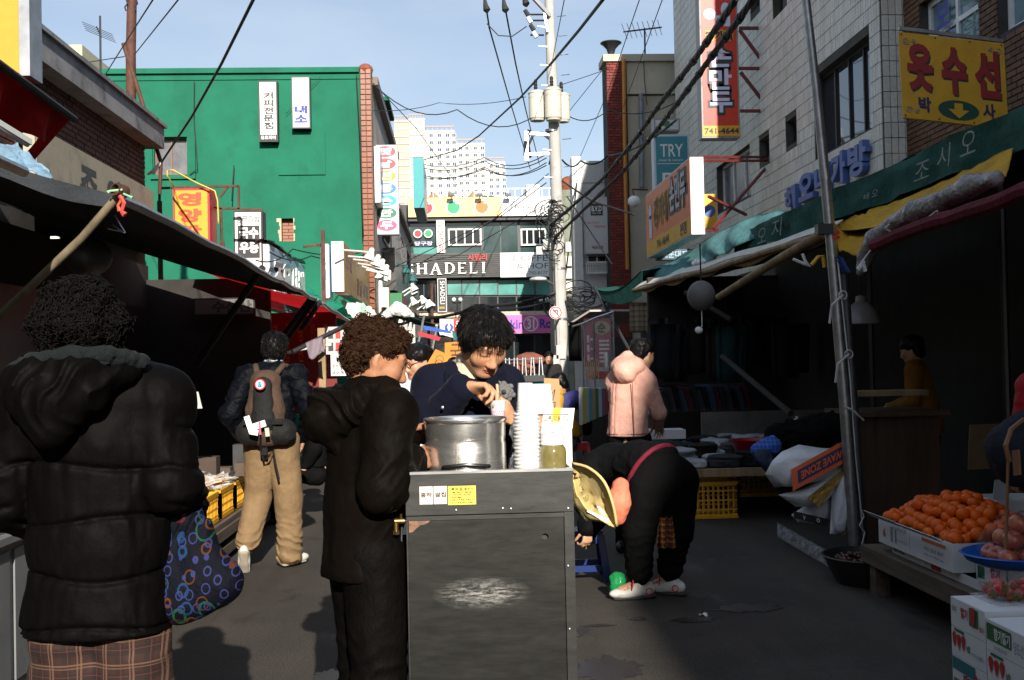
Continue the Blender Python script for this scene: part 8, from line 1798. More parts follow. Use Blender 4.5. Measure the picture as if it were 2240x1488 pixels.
F.warp(lambda x,y,z:.006*fbm(x*90,y*90,z*90));F.mesh('hood_trim',RIB,lw)
F=Field((-.24,-.22,0),(.24,.22,.95),.009)
for s,q in(('l',-1),('r',1)):F.chain([(q*.07,0,.86),(q*.09,.01,.5),(q*.095,0,.1)],[.092,.098,.088],.03)
F.warp(folds(.014,6,6,9,2));F.slab((0,0,.06),(0,0,-1))
PLAID=plaid_mat('brown_plaid_wool',(.026,.008,.0045),[(.062,.02,0,(.008,.0035,.003),None),(.062,.004,.024,(.16,.085,.055),None),(.062,.003,.031,(.14,.075,.05),None),(.062,.002,.05,(.1,.02,.015),None)],axes=(0,2));F.mesh('trousers',PLAID,lw)
for q in(-1,1):
 F=Field((q*.1-.1,-.14,-.01),(q*.1+.1,.22,.16),.008);shoe(F,(q*.1,0,.08),(0,1,0));F.mesh('shoe',mat('black_leather',(.02,.02,.02),rough=.4),lw)
F=Field((-.22,-.2,1.44),(.15,.2,1.76),.005);F.ell((-.034,-.01,1.598),(.094,.105,.082),.03);F.ell((-.034,-.035,1.56),(.088,.078,.062),.04);F.ell((-.02,-.04,1.645),(.05,.06,.03),.04);F.ell((-.07,-.02,1.61),(.045,.06,.05),.04)
F.warp(lambda x,y,z:.034*fbm(x*17,y*17,z*17)+.016*fbm(x*48,y*48,z*48));hr=F.mesh('hair',PERM,lw)
P_,N_=surf(hr);m_=(P_[:,1]<.09);curls(P_[m_],N_[m_],3400,.0017,.0075,1.2,.026,PERM,'curl',hr,1)['kind']='stuff'
#  2. student with the backpack
g_=gr(599,1243);
st=person('young man with a brown and black backpack and khaki trousers walking away',(g_.x,g_.y,0),R(-3))
J=dict(pel=Vz(0,0,.9),wst=Vz(0,.02,1.06),chs=Vz(0,.04,1.28),nck=Vz(.0,.05,1.46),shl=Vz(-.18,.03,1.4),shr=Vz(.18,.03,1.4),ell=Vz(-.29,-.04,1.13),elr=Vz(.29,-.05,1.13),wrl=Vz(-.215,.1,.94),wrr=Vz(.215,.1,.94),hpl=Vz(-.1,0,.88),hpr=Vz(.1,0,.88),knl=Vz(-.12,.06,.5),knr=Vz(.11,.03,.48),anl=Vz(-.18,-.12,.15),anr=Vz(.11,.06,.09),ftl=Vz(-.1,.55,-.83),ftr=Vz(.35,.94,0))
Hd=Head((.02,.08,1.6),(.02,1,-.12))
F=Field((-.36,-.3,0),(.36,.34,1.76),.009);base_skel(F,J,.95);head_field(F,Hd,J['nck']);hand(F,J['wrl'],(.25,.4,-1),(1,0,0),(.3,)*4,.4,-1);hand(F,J['wrr'],(-.25,.4,-1),(-1,0,0),(.3,)*4,.4,1);F.mesh('body',SKIN,st,tint=head_tint(Hd))
NAVJ=cloth('navy_nylon_jacket',(.003,.0036,.006),rough=.55,sheen=.0,spec=.07)
F=Field((-.42,-.25,.84),(.42,.3,1.56),.0075)
F.chain([(0,.04,1.4),(0,.04,1.25),(0,.02,1.05),(0,0,.93)],[.13,.162,.168,.16],.03,((0,1,0),.72))
for s in 'lr':F.cone((0,.04,1.4),J['sh'+s],.08,.085,.05);F.chain([J['sh'+s],J['el'+s],J['wr'+s]],[.082,.076,.054],.025)
F.warp(folds(.02,9,9,13,4,.8));F.slab((0,0,.9),(0,0,-1));F.mesh('jacket',NAVJ,st)
F=Field((-.12,-.06,1.4),(.14,.2,1.6),.006);F.cone((.005,.055,1.455),(.012,.065,1.51),.078,.07,.01);F.slab((0,0,1.525),(0,.1,1));F.mesh('collar',cloth('white_rib_collar',(.6,.62,.62)),st)
for z,c in((1.478,'teal_stripe'),(1.497,'navy_stripe')):
 MB().lathe((.009,.06,z),[(.0775,0),(.079,.003),(.079,.008),(.0765,.011)],24,close=False).build('collar_stripe',paint(c,(.06,.22,.27)if 'teal' in c else(.02,.03,.06)),st,smooth=True,shift=(0,0,0))
F=Field((-.36,-.32,.02),(.34,.3,1.0),.0075)
F.chain([(-.085,0,.92),J['knl'],(-.165,-.09,.21)],[.115,.088,.086],.03);F.chain([(.085,0,.92),J['knr'],(.11,.04,.09)],[.115,.092,.094],.03);F.cone((-.055,0,.92),(.055,0,.92),.115,.115,.03)
def pf(x,y,z):return .016*np.abs(np.sin(z*48+9*fbm(x*5,y*5,z*4)+x*6))*np.clip((.42-z)*4,0,1)-.006+.013*fbm(x*8,y*8,z*9)
F.warp(pf);F.slab((0,0,.985),(0,0,1));F.mesh('trousers',KHAKI,st)
for q,an,f in((-1,(-.185,-.125,.13),(-.12,.5,-.86)),(1,(.115,.06,.1),(.5,.87,0))):
 F=Field(Vz(*an)-.2,Vz(*an)+.24,.006);shoe(F,an,f);F.mesh('shoe',SHOEW,st)
 a=Vz(*an);f=Vz(*f)/np.linalg.norm(f);r_=np.cross(f,(0,0,1));r_/=np.linalg.norm(r_);u_=np.cross(r_,f);F=Field(a-.24,a+.26,.006);F.chain([a-f*.06-u_*.077,a+f*.03-u_*.08,a+f*.12-u_*.078],[.032,.03,.036],.02,(u_,.4));F.mesh('sole',SOLE,st)
F=Field((-.1,-.05,1.5),(.14,.22,1.76),.005);F.ell((.02,.065,1.64),(.088,.104,.086),.02);F.ell((.02,.03,1.58),(.08,.068,.06),.03);F.ell((.02,.16,1.58),(.07,.04,.07),.02,cut=True)
F.warp(lambda x,y,z:.012*fbm(x*40,y*40,z*18));hr=F.mesh('hair',BLKH,st);P_,N_=surf(hr);strands(P_,N_,900,.0022,.035,lambda p:V((0,-.3,-.6)),BLKH,'strand',hr,2,.008)['kind']='stuff'
# backpack, worn but a thing of its own
bp=thing('backpack','brown and black backpack with tags and a round badge on the student','backpack',(g_.x,g_.y,0));bp.rotation_euler.z=R(-3)
PACKB=cloth('brown_pack',(.07,.043,.03),rough=.8);PACKK=cloth('black_pack',(.012,.012,.012),rough=.7)
F=Field((-.24,-.4,.9),(.24,.05,1.5),.0065);F.chain([(0,-.17,1.33),(0,-.19,1.15),(0,-.18,1.02)],[.105,.135,.13],.03,((0,1,0),.7));F.ell((0,-.16,1.38),(.1,.07,.06),.04);F.warp(folds(.008,12,12,12,1));F.mesh('main_compartment',PACKB,bp)
F=Field((-.24,-.4,.88),(.24,.05,1.5),.0065);F.cone((0,-.25,1.33),(0,-.265,1.1),.066,.085,.02,((0,1,0),.5));F.cone((-.12,-.17,1.0),(.12,-.17,1.0),.095,.095,.03,((0,1,0),.95));F.warp(folds(.006,14,14,14,2));F.mesh('front_pocket',PACKK,bp)
for q in(-1,1):MB().tube([(q*.07,-.12,1.42),(q*.1,-.03,1.475),(q*.13,.06,1.46),(q*.15,.12,1.38)],.022,8).build('shoulder_strap',PACKB,bp,smooth='all',shift=(0,0,0));MB().box((q*.09-.05,-.285,1.08-.02),(q*.09+.05,-.265,1.1)).build('side_strap',PACKK,bp,shift=(0,0,0))
MB().tube([(-.02,-.27,.96),(-.03,-.2,.88),(-.02,-.17,.8),(.02,-.19,.83),(.05,-.18,.87),(.06,-.17,.78),(.085,-.17,.66)],.009,6).box((-.04,-.2,.84),(.01,-.17,.95)).build('hanging_strap',PACKK,bp,shift=(0,0,0))
c_=V((.0,-.335,1.345));U_=V((.1,0,0));W_=V((0,0,.1));o_=c_-U_/2-W_/2
m=MB();disc_on(m,o_+V((0,.03,0)),U_,W_,(.5,.5),.38,.03);m.build('badge_rim',RED,bp,shift=(0,0,0));m=MB();disc_on(m,o_+V((0,.03,0)),U_,W_,(.5,.5),.3,.033);m.build('badge',paint('badge_pale',(.45,.6,.7)),bp,shift=(0,0,0));m=MB();write(m,'&',o_+V((0,.03,0)),U_,W_,(.36,.3,.64,.7),.02,lift=.036);m.build('badge_mark',paint('badge_ink',(.05,.15,.35)),bp,shift=(0,0,0))
for k,(x,z,w,h,a,mm)in enumerate(((-.06,1.06,.04,.13,.3,WHITE),(-.0,1.05,.09,.045,.3,SIGNW),(-.05,1.02,.06,.04,-.2,WHITE),(.05,1.01,.03,.06,.1,paint('pale_green_tag',(.4,.45,.35))),(.0,1.04,.012,.09,.05,paint('pink_tag',(.7,.1,.2))))):
 m=MB().hexa((x-w/2,-.335-.004*k,z-h/2),(w*math.cos(a),0,w*math.sin(a)),(-h*math.sin(a),0,h*math.cos(a)),(0,.003,0));m.build('tag',mm,bp,shift=(0,0,0))
#  3. woman in the dark brown hooded coat beside the cart
MY=3.62;mx_=at(797,1000,MY).x
mw=person('woman with brown permed hair in a dark hooded coat, in profile at the cart',(mx_,MY,0),R(-62))
J=dict(pel=Vz(0,0,.84),wst=Vz(0,.0,1.0),chs=Vz(0,.03,1.2),nck=Vz(0,.035,1.37),shl=Vz(-.16,.04,1.31),shr=Vz(.16,.03,1.31),ell=Vz(-.2,.1,1.09),elr=Vz(.185,-.02,1.09),wrl=Vz(-.12,.2,1.22),wrr=Vz(.1,.12,1.155),hpl=Vz(-.08,0,.8),hpr=Vz(.08,0,.8),knl=Vz(-.09,.03,.44),knr=Vz(.09,.0,.44),anl=Vz(-.09,0,.08),anr=Vz(.09,-.03,.08),ftl=Vz(0,1,0),ftr=Vz(0,1,0))
Hd=Head((.0,.05,1.49),(.26,1,-.42),sc=1.02)
F=Field((-.32,-.22,0),(.32,.5,1.68),.007);base_skel(F,J,.85);head_field(F,Hd,J['nck']);hand(F,J['wrl'],(.3,.8,.2),(.6,-.3,-.5),(.6,)*4,.5,-1);hand(F,J['wrr'],(-.4,.8,.1),(-.8,-.2,-.3),(.5,)*4,.5,1)
F.mesh('body',SKIN,mw,tint=head_tint(Hd,(.4,.185,.1)))
F=Field((-.36,-.28,.72),(.36,.44,1.5),.0055)
F.chain([(0,.03,1.34),(0,.01,1.2),(0,-.005,1.0),(0,-.02,.82)],[.105,.148,.155,.155],.03,((0,1,0),.78));F.cone((0,.02,1.34),(0,.045,1.40),.085,.07,.03)
for s in 'lr':F.cone((0,.03,1.33),J['sh'+s],.08,.08,.06);F.chain([J['sh'+s],J['el'+s],J['wr'+s]],[.078,.076,.056],.025)
def cf_(x,y,z):
 v=.012*np.abs(np.sin(26*(x-y)+7*fbm(x*3,y*3,z*2)+z*5))*np.clip((1.2-z)*3,0,1)*np.clip((.2-np.abs(x))*12,0,1)
 e=np.sqrt((y-.08)**2+(z-1.09)**2);c=.03*np.abs(fbm(x*5,(y-z)*13,(y+z)*4.5+2))*np.exp(-(e/.2)**2)
 return v+c-.007+.014*fbm(x*6,y*6,z*5)+.006*np.abs(fbm(x*18,y*18,z*12))
F.warp(cf_);F.slab((0,0,.79),(0,0,-1));F.mesh('coat',BROWNBLK,mw)
F=Field((-.2,-.3,1.1),(.24,.16,1.52),.005);F.chain([(-.08,-.09,1.34),(.0,-.12,1.30),(.09,-.08,1.33)],[.06,.07,.056],.05);F.chain([(0,-.115,1.29),(.03,-.095,1.20)],[.062,.03],.04);F.chain([(-.1,-.03,1.39),(.0,-.145,1.365),(.11,-.05,1.38)],[.026,.03,.026],.03);F.chain([(.1,-.04,1.385),(.09,.08,1.37),(.03,.135,1.35)],[.034,.03,.026],.03)
F.warp(lambda x,y,z:.012*np.abs(np.sin(40*z+20*y+9*fbm(x*6,y*6,z*6)))-.006+.009*fbm(x*12,y*12,z*12));F.mesh('hood',BROWNBLK,mw)
F=Field((-.15,-.14,1.32),(.15,.18,1.46),.005);F.cone((0,.03,1.36),(0,.055,1.415),.083,.074,.01,((0,1,0),.9));F.warp(folds(.008,14,14,14));F.mesh('collar_lining',cloth('brown_fleece',(.06,.035,.022),rough=1.,fold=.8),mw)
F=Field((-.22,-.24,0),(.22,.22,.95),.008)
for s,q in(('l',-1),('r',1)):F.chain([(q*.075,0,.86),J['kn'+s],J['an'+s]],[.1,.085,.075],.03)
F.warp(lambda x,y,z:.014*np.abs(np.sin(z*40+9*fbm(x*5,y*5,z*4)))*np.clip((.7-z)*3,0,1)-.005+.012*fbm(x*8,y*8,z*8));F.slab((0,0,.05),(0,0,-1));F.mesh('trousers',cloth('black_quilted_trousers',(.003,.0025,.0022),rough=.65,spec=.05,sheen=.0),mw)
for s,q in(('l',-1),('r',1)):F=Field(J['an'+s]-.14,J['an'+s]+Vz(.14,.24,.1),.008);shoe(F,J['an'+s],(0,1,0));F.mesh('shoe',mat('black_leather',(.02,.02,.02),rough=.4),mw)
F=Field((-.17,-.16,1.36),(.17,.27,1.68),.0045);c=Hd.p
F.ell(c(0,-.02,.05),(.086,.092,.076),.03,Hd.M);F.ell(c(0,-.055,.0),(.08,.056,.07),.03,Hd.M);F.ell(c(0,.035,.08),(.06,.04,.034),.03,Hd.M)
F.ell(c(.0,.115,-.025),(.10,.105,.085),.012,Hd.M,cut=True);F.ell(c(.092,.012,-.028),(.052,.05,.058),.014,Hd.M,cut=True)
F.warp(lambda x,y,z:.03*fbm(x*20,y*20,z*20)+.016*fbm(x*55,y*55,z*55));hr=F.mesh('hair',PERMB,mw);P_,N_=surf(hr);q_=Hd.inv(P_);m_=~((q_[:,1]>.035)&(q_[:,2]<.075))&~((np.abs(q_[:,0])>.045)&(q_[:,1]>-.035)&(q_[:,2]<.022));curls(P_[m_],N_[m_],3000,.0015,.0065,1.2,.021,PERMB,'curl',hr,3)['kind']='stuff'
#  4. the vendor behind the cart
VY=4.2;vx=at(1022,900,VY).x
ve=person('vendor woman in a navy jacket stirring a paper cup behind the cart',(vx,VY,0),R(180))
J=dict(pel=Vz(0,-.05,.84),wst=Vz(0,-.03,1.0),chs=Vz(0,.0,1.2),nck=Vz(-.025,.05,1.465),shl=Vz(-.135,.02,1.385),shr=Vz(.125,.03,1.385),ell=Vz(-.178,.05,1.14),elr=Vz(.138,.13,1.25),wrl=Vz(-.165,.2,1.245),wrr=Vz(.0,.235,1.385),hpl=Vz(-.08,-.05,.8),hpr=Vz(.08,-.05,.8),knl=Vz(-.09,-.03,.44),knr=Vz(.09,-.03,.44),anl=Vz(-.09,-.05,.08),anr=Vz(.09,-.05,.08),ftl=Vz(0,1,0),ftr=Vz(0,1,0))
Hd=Head((-.066,.13,1.548),(-.36,.72,-.66),(-.16,.55,.8),sc=1.0)
CUP=Vz(-.108,.262,1.258)
F=Field((-.34,-.24,0),(.34,.42,1.7),.0052)
base_skel(F,J,.8);head_field(F,Hd,J['nck'])
hand(F,J['wrr'],(-.86,.32,-.02),(.02,.35,-.94),(.62,.72,.85,.95),.75,1,.98)
hand(F,J['wrl'],(.3,.42,.62),(.75,-.5,-.1),(.75,.85,.9,.95),.5,-1,.95,thumb_up=.8)
F.mesh('body',SKIN,ve,tint=head_tint(Hd,(.56,.29,.165),(.42,.13,.1)))
F=Field((-.36,-.26,.76),(.36,.36,1.56),.0052)
F.chain([(-.01,.0,1.345),(0,.0,1.2),(0,-.03,1.0),(0,-.05,.82)],[.135,.15,.145,.165],.03,((0,1,0),.72))
for s in 'lr':F.cone((-.01,.015,1.395),J['sh'+s],.07,.075,.06);F.chain([J['sh'+s],J['el'+s]],[.08,.072],.02)
F.chain([J['ell'],J['wrl']-Vz(0,.01,.02)],[.072,.05],.02);F.chain([J['elr'],J['wrr']+Vz(.028,-.02,-.008)],[.074,.052],.02)
F.cone((-.028,.12,1.475),(-.034,.15,1.385),.066,.010,.012,cut=True);F.cone((-.03,.07,1.465),(-.03,.05,1.56),.066,.09,.012,cut=True)
def vf(x,y,z):
 e=np.sqrt((y-.12)**2+(z-1.2)**2+(np.abs(x)-.19)**2);return .012*np.abs(np.sin(e*80+5*fbm(x*6,y*6,z*6)))*np.exp(-e/.09)-.004+.010*fbm(x*8,y*8,z*8)
F.warp(vf);F.mesh('jacket',NAVYW,ve)
def lapel(q):
 F=Field((-.26,-.12,1.14),(.26,.32,1.54),.0045);cx=-.03
 A_=Vz(cx+q*.066,.098,1.462);B_=Vz(cx+q*.05,.128,1.40);C_=Vz(cx+q*.012,.135,1.31)
 F.chain([Vz(cx+q*.078,.01,1.477),Vz(cx+q*.086,.07,1.458),A_+Vz(q*.022,.005,-.02)],[.024,.026,.026],.012,((0,.7,.7),.5))
 F.chain([A_+Vz(q*.02,.012,-.045),B_+Vz(q*.015,.004,-.02),C_],[.03,.032,.008],.015,((0,1,0),.3));F.warp(folds(.004,14,14,14));F.mesh('lapel',NAVYW,ve)
lapel(1);lapel(-1)
CREAMK=cloth('cream_knit',(.62,.54,.42),rough=.95,fold=.5)
F=Field((-.2,-.12,1.1),(.16,.22,1.58),.005);F.cone((-.025,.03,1.45),(-.04,.068,1.503),.067,.06,.015);F.cone((-.02,.03,1.425),(-.01,.03,1.29),.088,.08,.03,((0,1,0),.85));F.warp(lambda x,y,z:.004*np.sin(z*300)*np.clip((z-1.46)*60,0,1)+.006*fbm(x*14,y*14,z*14));F.mesh('turtleneck',CREAMK,ve)
F=Field((-.22,-.26,0),(.22,.16,.95),.012)
for s,q in(('l',-1),('r',1)):F.chain([(q*.075,-.05,.86),J['kn'+s],J['an'+s]],[.11,.095,.082],.03)
F.slab((0,0,.05),(0,0,-1));F.mesh('trousers',BLK_CLOTH,ve)
for s in 'lr':F=Field(J['an'+s]-.14,J['an'+s]+Vz(.14,.24,.1),.009);shoe(F,J['an'+s],(0,1,0));F.mesh('shoe',mat('black_leather',(.02,.02,.02),rough=.4),ve)
F=Field((-.24,-.06,1.38),(.12,.34,1.72),.0042);c=Hd.p
F.ell(c(0,-.022,.045),(.087,.104,.083),.02,Hd.M);F.ell(c(0,-.06,-.0),(.078,.06,.07),.03,Hd.M);F.ell(c(0,.05,.078),(.074,.05,.03),.02,Hd.M)
for q in(-1,1):F.ell(c(q*.075,.012,.03),(.022,.05,.055),.02,Hd.M)
F.ell(c(0.004,.125,-.016),(.073,.088,.082),.008,Hd.M,cut=True);F.ell(c(.086,.03,-.06),(.03,.045,.05),.01,Hd.M,cut=True);F.ell(c(-.086,.03,-.06),(.03,.045,.05),.01,Hd.M,cut=True)
F.warp(lambda x,y,z:.007*fbm(x*70,y*30,z*70)+.010*fbm(x*16,y*16,z*16));hr=F.mesh('hair',BLKH,ve);P_,N_=surf(hr);q_=Hd.inv(P_);m_=~((q_[:,1]>.0)&(q_[:,2]<.075))&~(q_[:,2]<-.03)
ct=V(Hd.p(0,-.04,.14));strands(P_[m_],N_[m_],2400,.0008,.03,lambda p:(p-ct).normalized()+V((0,.25,-.6)),BLKH,'strand',hr,4,.0012,jit=.1)['kind']='stuff'
# corsage and buttons
m=MB();rr=random.Random(4)
for k in range(26):
 a=k*2.4;r=.008+.0011*k;c=V((-.135+r*math.cos(a),.125+.004*math.sin(a*2)+.02*(1-k/26),1.362+r*math.sin(a)*1.05));m.ell(c,(.013,.006,.011),7,5)
m.build('flower_brooch',cloth('grey_felt',(.16,.16,.155),rough=1.),ve,smooth='all',shift=(0,0,0));MB().ell((-.135,.152,1.362),(.009,.006,.009),8,6).build('brooch_centre',BLACK,ve,shift=(0,0,0))
MB().ell((.09,.27,1.315),(.006,.003,.006),8,5).build('sleeve_button',ALU,ve,shift=(0,0,0))
# cup and stirring stick she holds
Rv=Matrix.Rotation(R(180),4,'Z');wv=lambda p:Rv@V(p)+V((vx,VY,0))
cw_=wv(CUP);cu=thing('paper_cup','white paper cup with pink checks in the vendor hand','cup',cw_)
MB().lathe(cw_,[(.0,0),(.0215,0),(.0295,.074),(.031,.077),(.0285,.078),(.021,.004),(.0,.004)],28,close=False).build('cup_wall',PAPER,cu,smooth=True)
m=MB()
for i in range(5):
 for k in range(22):
  a=(k+.5*(i%2))*2*math.pi/22;z=.007+i*.0078;r=.0217+z/.074*.008+.0004
  pt=lambda da,dz:(cw_.x+(r+dz*.1)*math.cos(a+da),cw_.y+(r+dz*.1)*math.sin(a+da),cw_.z+z+dz);m.poly([pt(0,-.0034),pt(.11,0),pt(0,.0034),pt(-.11,0)])
m.build('check_print',paint('pink_print',(.6,.1,.28)),cu)
a_=wv(CUP+Vz(-.008,.0,.02));b_=wv(Vz(-.106,.272,1.395));solo('stirring_stick',MB().tube([a_,a_.lerp(b_,.5),b_],[.004,.0045,.005],8),paint('pale_wood',(.6,.45,.28)),'pale wooden stick the vendor stirs the cup with','stick')
#  5. woman in the pink hooded coat
PKY=8.3
pk=person('woman in a pink hooded coat bending over the right stall, seen from behind',(at(1376,1000,PKY).x,PKY,0),R(-28))
PINKC=cloth('pink_coat_cloth',(.62,.34,.27),rough=.95,sheen=.05,fold=.5)
J=dict(pel=Vz(0,0,.84),wst=Vz(0,.02,1.0),chs=Vz(0,.05,1.2),nck=Vz(.0,.1,1.37),shl=Vz(-.13,.08,1.29),shr=Vz(.14,.06,1.29),ell=Vz(-.15,.22,1.1),elr=Vz(.21,.1,1.05),wrl=Vz(-.1,.38,1.0),wrr=Vz(.14,.3,.95),hpl=Vz(-.08,0,.8),hpr=Vz(.08,0,.8),knl=Vz(-.08,.03,.44),knr=Vz(.08,.0,.44),anl=Vz(-.07,0,.08),anr=Vz(.07,-.03,.08),ftl=Vz(0,1,0),ftr=Vz(0,1,0))
Hd=Head((.075,.15,1.505),(.35,1,-.4))
F=Field((-.32,-.22,0),(.32,.5,1.64),.009);base_skel(F,J,.85);head_field(F,Hd,J['nck']);hand(F,J['wrl'],(.3,.8,-.3),(.3,0,-1),(.5,)*4,.5,-1);hand(F,J['wrr'],(-.1,.8,-.4),(-.3,0,-1),(.5,)*4,.5,1);F.mesh('body',SKIN,pk,tint=head_tint(Hd))
F=Field((-.34,-.26,.8),(.34,.44,1.56),.0075)
F.chain([(0,.05,1.32),(0,.03,1.18),(0,0,1.02),(0,-.01,.9)],[.125,.145,.145,.165],.03,((0,1,0),.8))
for s in 'lr':F.cone((0,.06,1.37),J['sh'+s],.075,.07,.09);F.chain([J['sh'+s],J['el'+s],J['wr'+s]],[.066,.06,.048],.025)
def kf(x,y,z):return .006*seam(x,.075,.005)+.006*seam(x,-.075,.005)+.011*fbm(x*7,y*7,z*7)+.018*np.abs(fbm(x*9,y*9,z*16))*np.exp(-((np.abs(x)-.17)/.05)**2)-.002
F.warp(kf);F.slab((0,0,.885),(0,0,-1));F.mesh('coat',PINKC,pk)
SEAM=cloth('pink_seam',(.25,.1,.075))
for q in(-.075,.075):MB().tube([(q*(1.0+.25*k/10),-.104-.0036*k,1.3-.0415*k)for k in range(11)],.0035,5).build('back_seam',SEAM,pk,smooth='all',shift=(0,0,0))
MB().tube([(.165*math.cos(k*.2618)*1.005,-.01+.132*math.sin(k*.2618)*1.01,.905)for k in range(25)],.004,5).build('hem_stitch',SEAM,pk,smooth='all',shift=(0,0,0))
F=Field((-.2,-.2,1.24),(.2,.22,1.6),.006);F.chain([(-.06,.0,1.41),(.0,-.035,1.37),(.07,.0,1.41)],[.07,.078,.07],.04);F.cone((-.01,.05,1.47),(.0,-.015,1.40),.06,.08,.05);F.cone((-.02,-.07,1.37),(.03,-.075,1.345),.045,.04,.05);F.warp(lambda x,y,z:.012*np.abs(fbm(x*8,y*8,z*9+4))-.003+.006*fbm(x*9,y*9,z*9));F.mesh('hood',PINKC,pk);MB().tube([(-.085,.09,1.44),(-.05,.085,1.51),(.02,.09,1.535),(.085,.1,1.5),(.1,.09,1.42)],.014,7).build('hood_rim',PINKC,pk,smooth='all',shift=(0,0,0));MB().tube([(0,.04,1.533),(.0,-.03,1.482),(.0,-.085,1.41),(.005,-.115,1.34)],.0035,5).build('hood_seam',SEAM,pk,smooth='all',shift=(0,0,0))
F=Field((-.18,-.02,1.32),(.22,.36,1.62),.006);F.ell(Hd.p(0,-.02,.045),(.088,.104,.083),.02,Hd.M);F.ell(Hd.p(0,-.06,-.02),(.075,.05,.08),.02,Hd.M);F.ell(Hd.p(0,.12,-.02),(.07,.08,.08),.01,Hd.M,cut=True);F.warp(lambda x,y,z:.014*fbm(x*30,y*30,z*20));F.mesh('hair',BLKH,pk)
def legs(F,J,r0,r1,r2,dx=.075,z=.86,y=0):
 for s,q in(('l',-1),('r',1)):F.chain([(q*dx,y,z),J['kn'+s],J['an'+s]],[r0,r1,r2],.03)
F=Field((-.22,-.2,0),(.22,.2,.95),.01);legs(F,J,.1,.065,.05);F.warp(folds(.01));F.slab((0,0,.05),(0,0,-1));F.mesh('trousers',BLK_CLOTH,pk)
def shoes(J,root,m,h=.01):
 for s in 'lr':
  F=Field(J['an'+s]-.18,J['an'+s]+.24,h);shoe(F,J['an'+s],J['ft'+s]);F.mesh('shoe',m,root)
LEATH=mat('black_leather',(.02,.02,.02),rough=.4);shoes(J,pk,LEATH)
#  6. woman bending down, seen from behind
g_=gr(1438,1318);BWX,BWY=g_.x,g_.y+.12
bw=person('woman in black trousers bending far down beside the stall',(BWX,BWY,0),R(47))
cs=lambda wx,wy,z:Vz(math.cos(R(47))*wx+math.sin(R(47))*wy,-math.sin(R(47))*wx+math.cos(R(47))*wy,z)
J=dict(pel=cs(.07,.0,.73),wst=cs(-.03,.16,.82),chs=cs(-.17,.34,.80),nck=cs(-.30,.5,.72),shl=cs(-.33,.30,.78),shr=cs(-.08,.50,.78),ell=cs(-.36,.26,.54),elr=cs(-.2,.5,.52),wrl=cs(-.38,.14,.42),wrr=cs(-.36,.3,.38),hpl=cs(-.03,-.05,.70),hpr=cs(.17,.04,.70),knl=cs(-.09,-.03,.42),knr=cs(.16,.04,.4),anl=cs(-.09,.0,.09),anr=cs(.12,.08,.09),ftl=cs(-.95,-.12,0),ftr=cs(-.7,.5,0))
Hd=Head(cs(-.42,.58,.64),cs(-.55,.5,-.7),cs(-.6,.5,.3))
lo=np.min(list(J.values()),axis=0)-.3;hi=np.max(list(J.values()),axis=0)+.3;lo[2]=0
F=Field(lo,hi,.010);base_skel(F,J,.85);head_field(F,Hd,J['nck'])
for s,q in(('l',-1),('r',1)):hand(F,J['wr'+s],cs(-.1,-.2,-1),cs(-.2,.3,0),(.8,)*4,.6,q)
F.mesh('body',SKIN,bw,tint=head_tint(Hd))
F=Field(lo,hi,.008);F.chain([J['wst'],J['chs'],J['nck']-cs(-.03,.03,-.02)],[.165,.17,.11],.04,((0,0,1),.72));F.cone(J['wst'],J['wst']+cs(.07,-.1,-.02),.165,.175,.03,((0,0,1),.85))
for s in 'lr':F.cone(J['chs'],J['sh'+s],.1,.085,.05);F.chain([J['sh'+s],J['el'+s],J['wr'+s]],[.085,.075,.06],.03)
F.warp(folds(.02,8,8,8,7));F.mesh('jacket',cloth('black_jacket_cloth',(.005,.005,.0055),rough=.8,spec=.06,sheen=.0),bw)
hx=J['pel']+cs(-.05,.05,.03);nn_=cs(-.55,.62,.45);nn_/=np.linalg.norm(nn_)
ring=[];a1=np.cross(nn_,(0,0,1.));a1/=np.linalg.norm(a1);a2=np.cross(a1,nn_)
for k in range(25):t=2*math.pi*k/24;ring.append(hx+a1*.215*math.cos(t)+a2*.20*math.sin(t))
F=Field(lo,hi,.008);F.ell(J['pel']+cs(-.02,.0,.02),(.168,.16,.16),.03);F.ell(J['pel']+cs(.06,.0,.0),(.145,.145,.14),.05)
F.chain([J['hpl'],J['knl'],J['anl']+Vz(0,0,.075)],[.13,.1,.085],.05);F.chain([J['hpr'],J['knr'],J['anr']+Vz(0,0,.075)],[.13,.098,.085],.05)
F.warp(lambda x,y,z:.011*np.abs(np.sin(z*42+10*fbm(x*4,y*4,z*4)))*np.clip((.55-z)*3,0,1)-.004+.012*fbm(x*7,y*7,z*7));F.mesh('trousers',BLK_CLOTH,bw)
MB().tube(ring,.016,6).build('hem_band',cloth('maroon_rib',(.14,.012,.025)),bw,smooth='all',shift=(0,0,0))
F=Field(lo,hi,.009);F.ell(Hd.p(0,-.02,.045),(.09,.106,.085),.02,Hd.M);F.ell(Hd.p(0,.12,-.02),(.07,.08,.08),.01,Hd.M,cut=True);F.warp(lambda x,y,z:.02*fbm(x*20,y*20,z*20));F.mesh('hair',PERM,bw)
LACE=paint('red_lace',(.6,.02,.02))
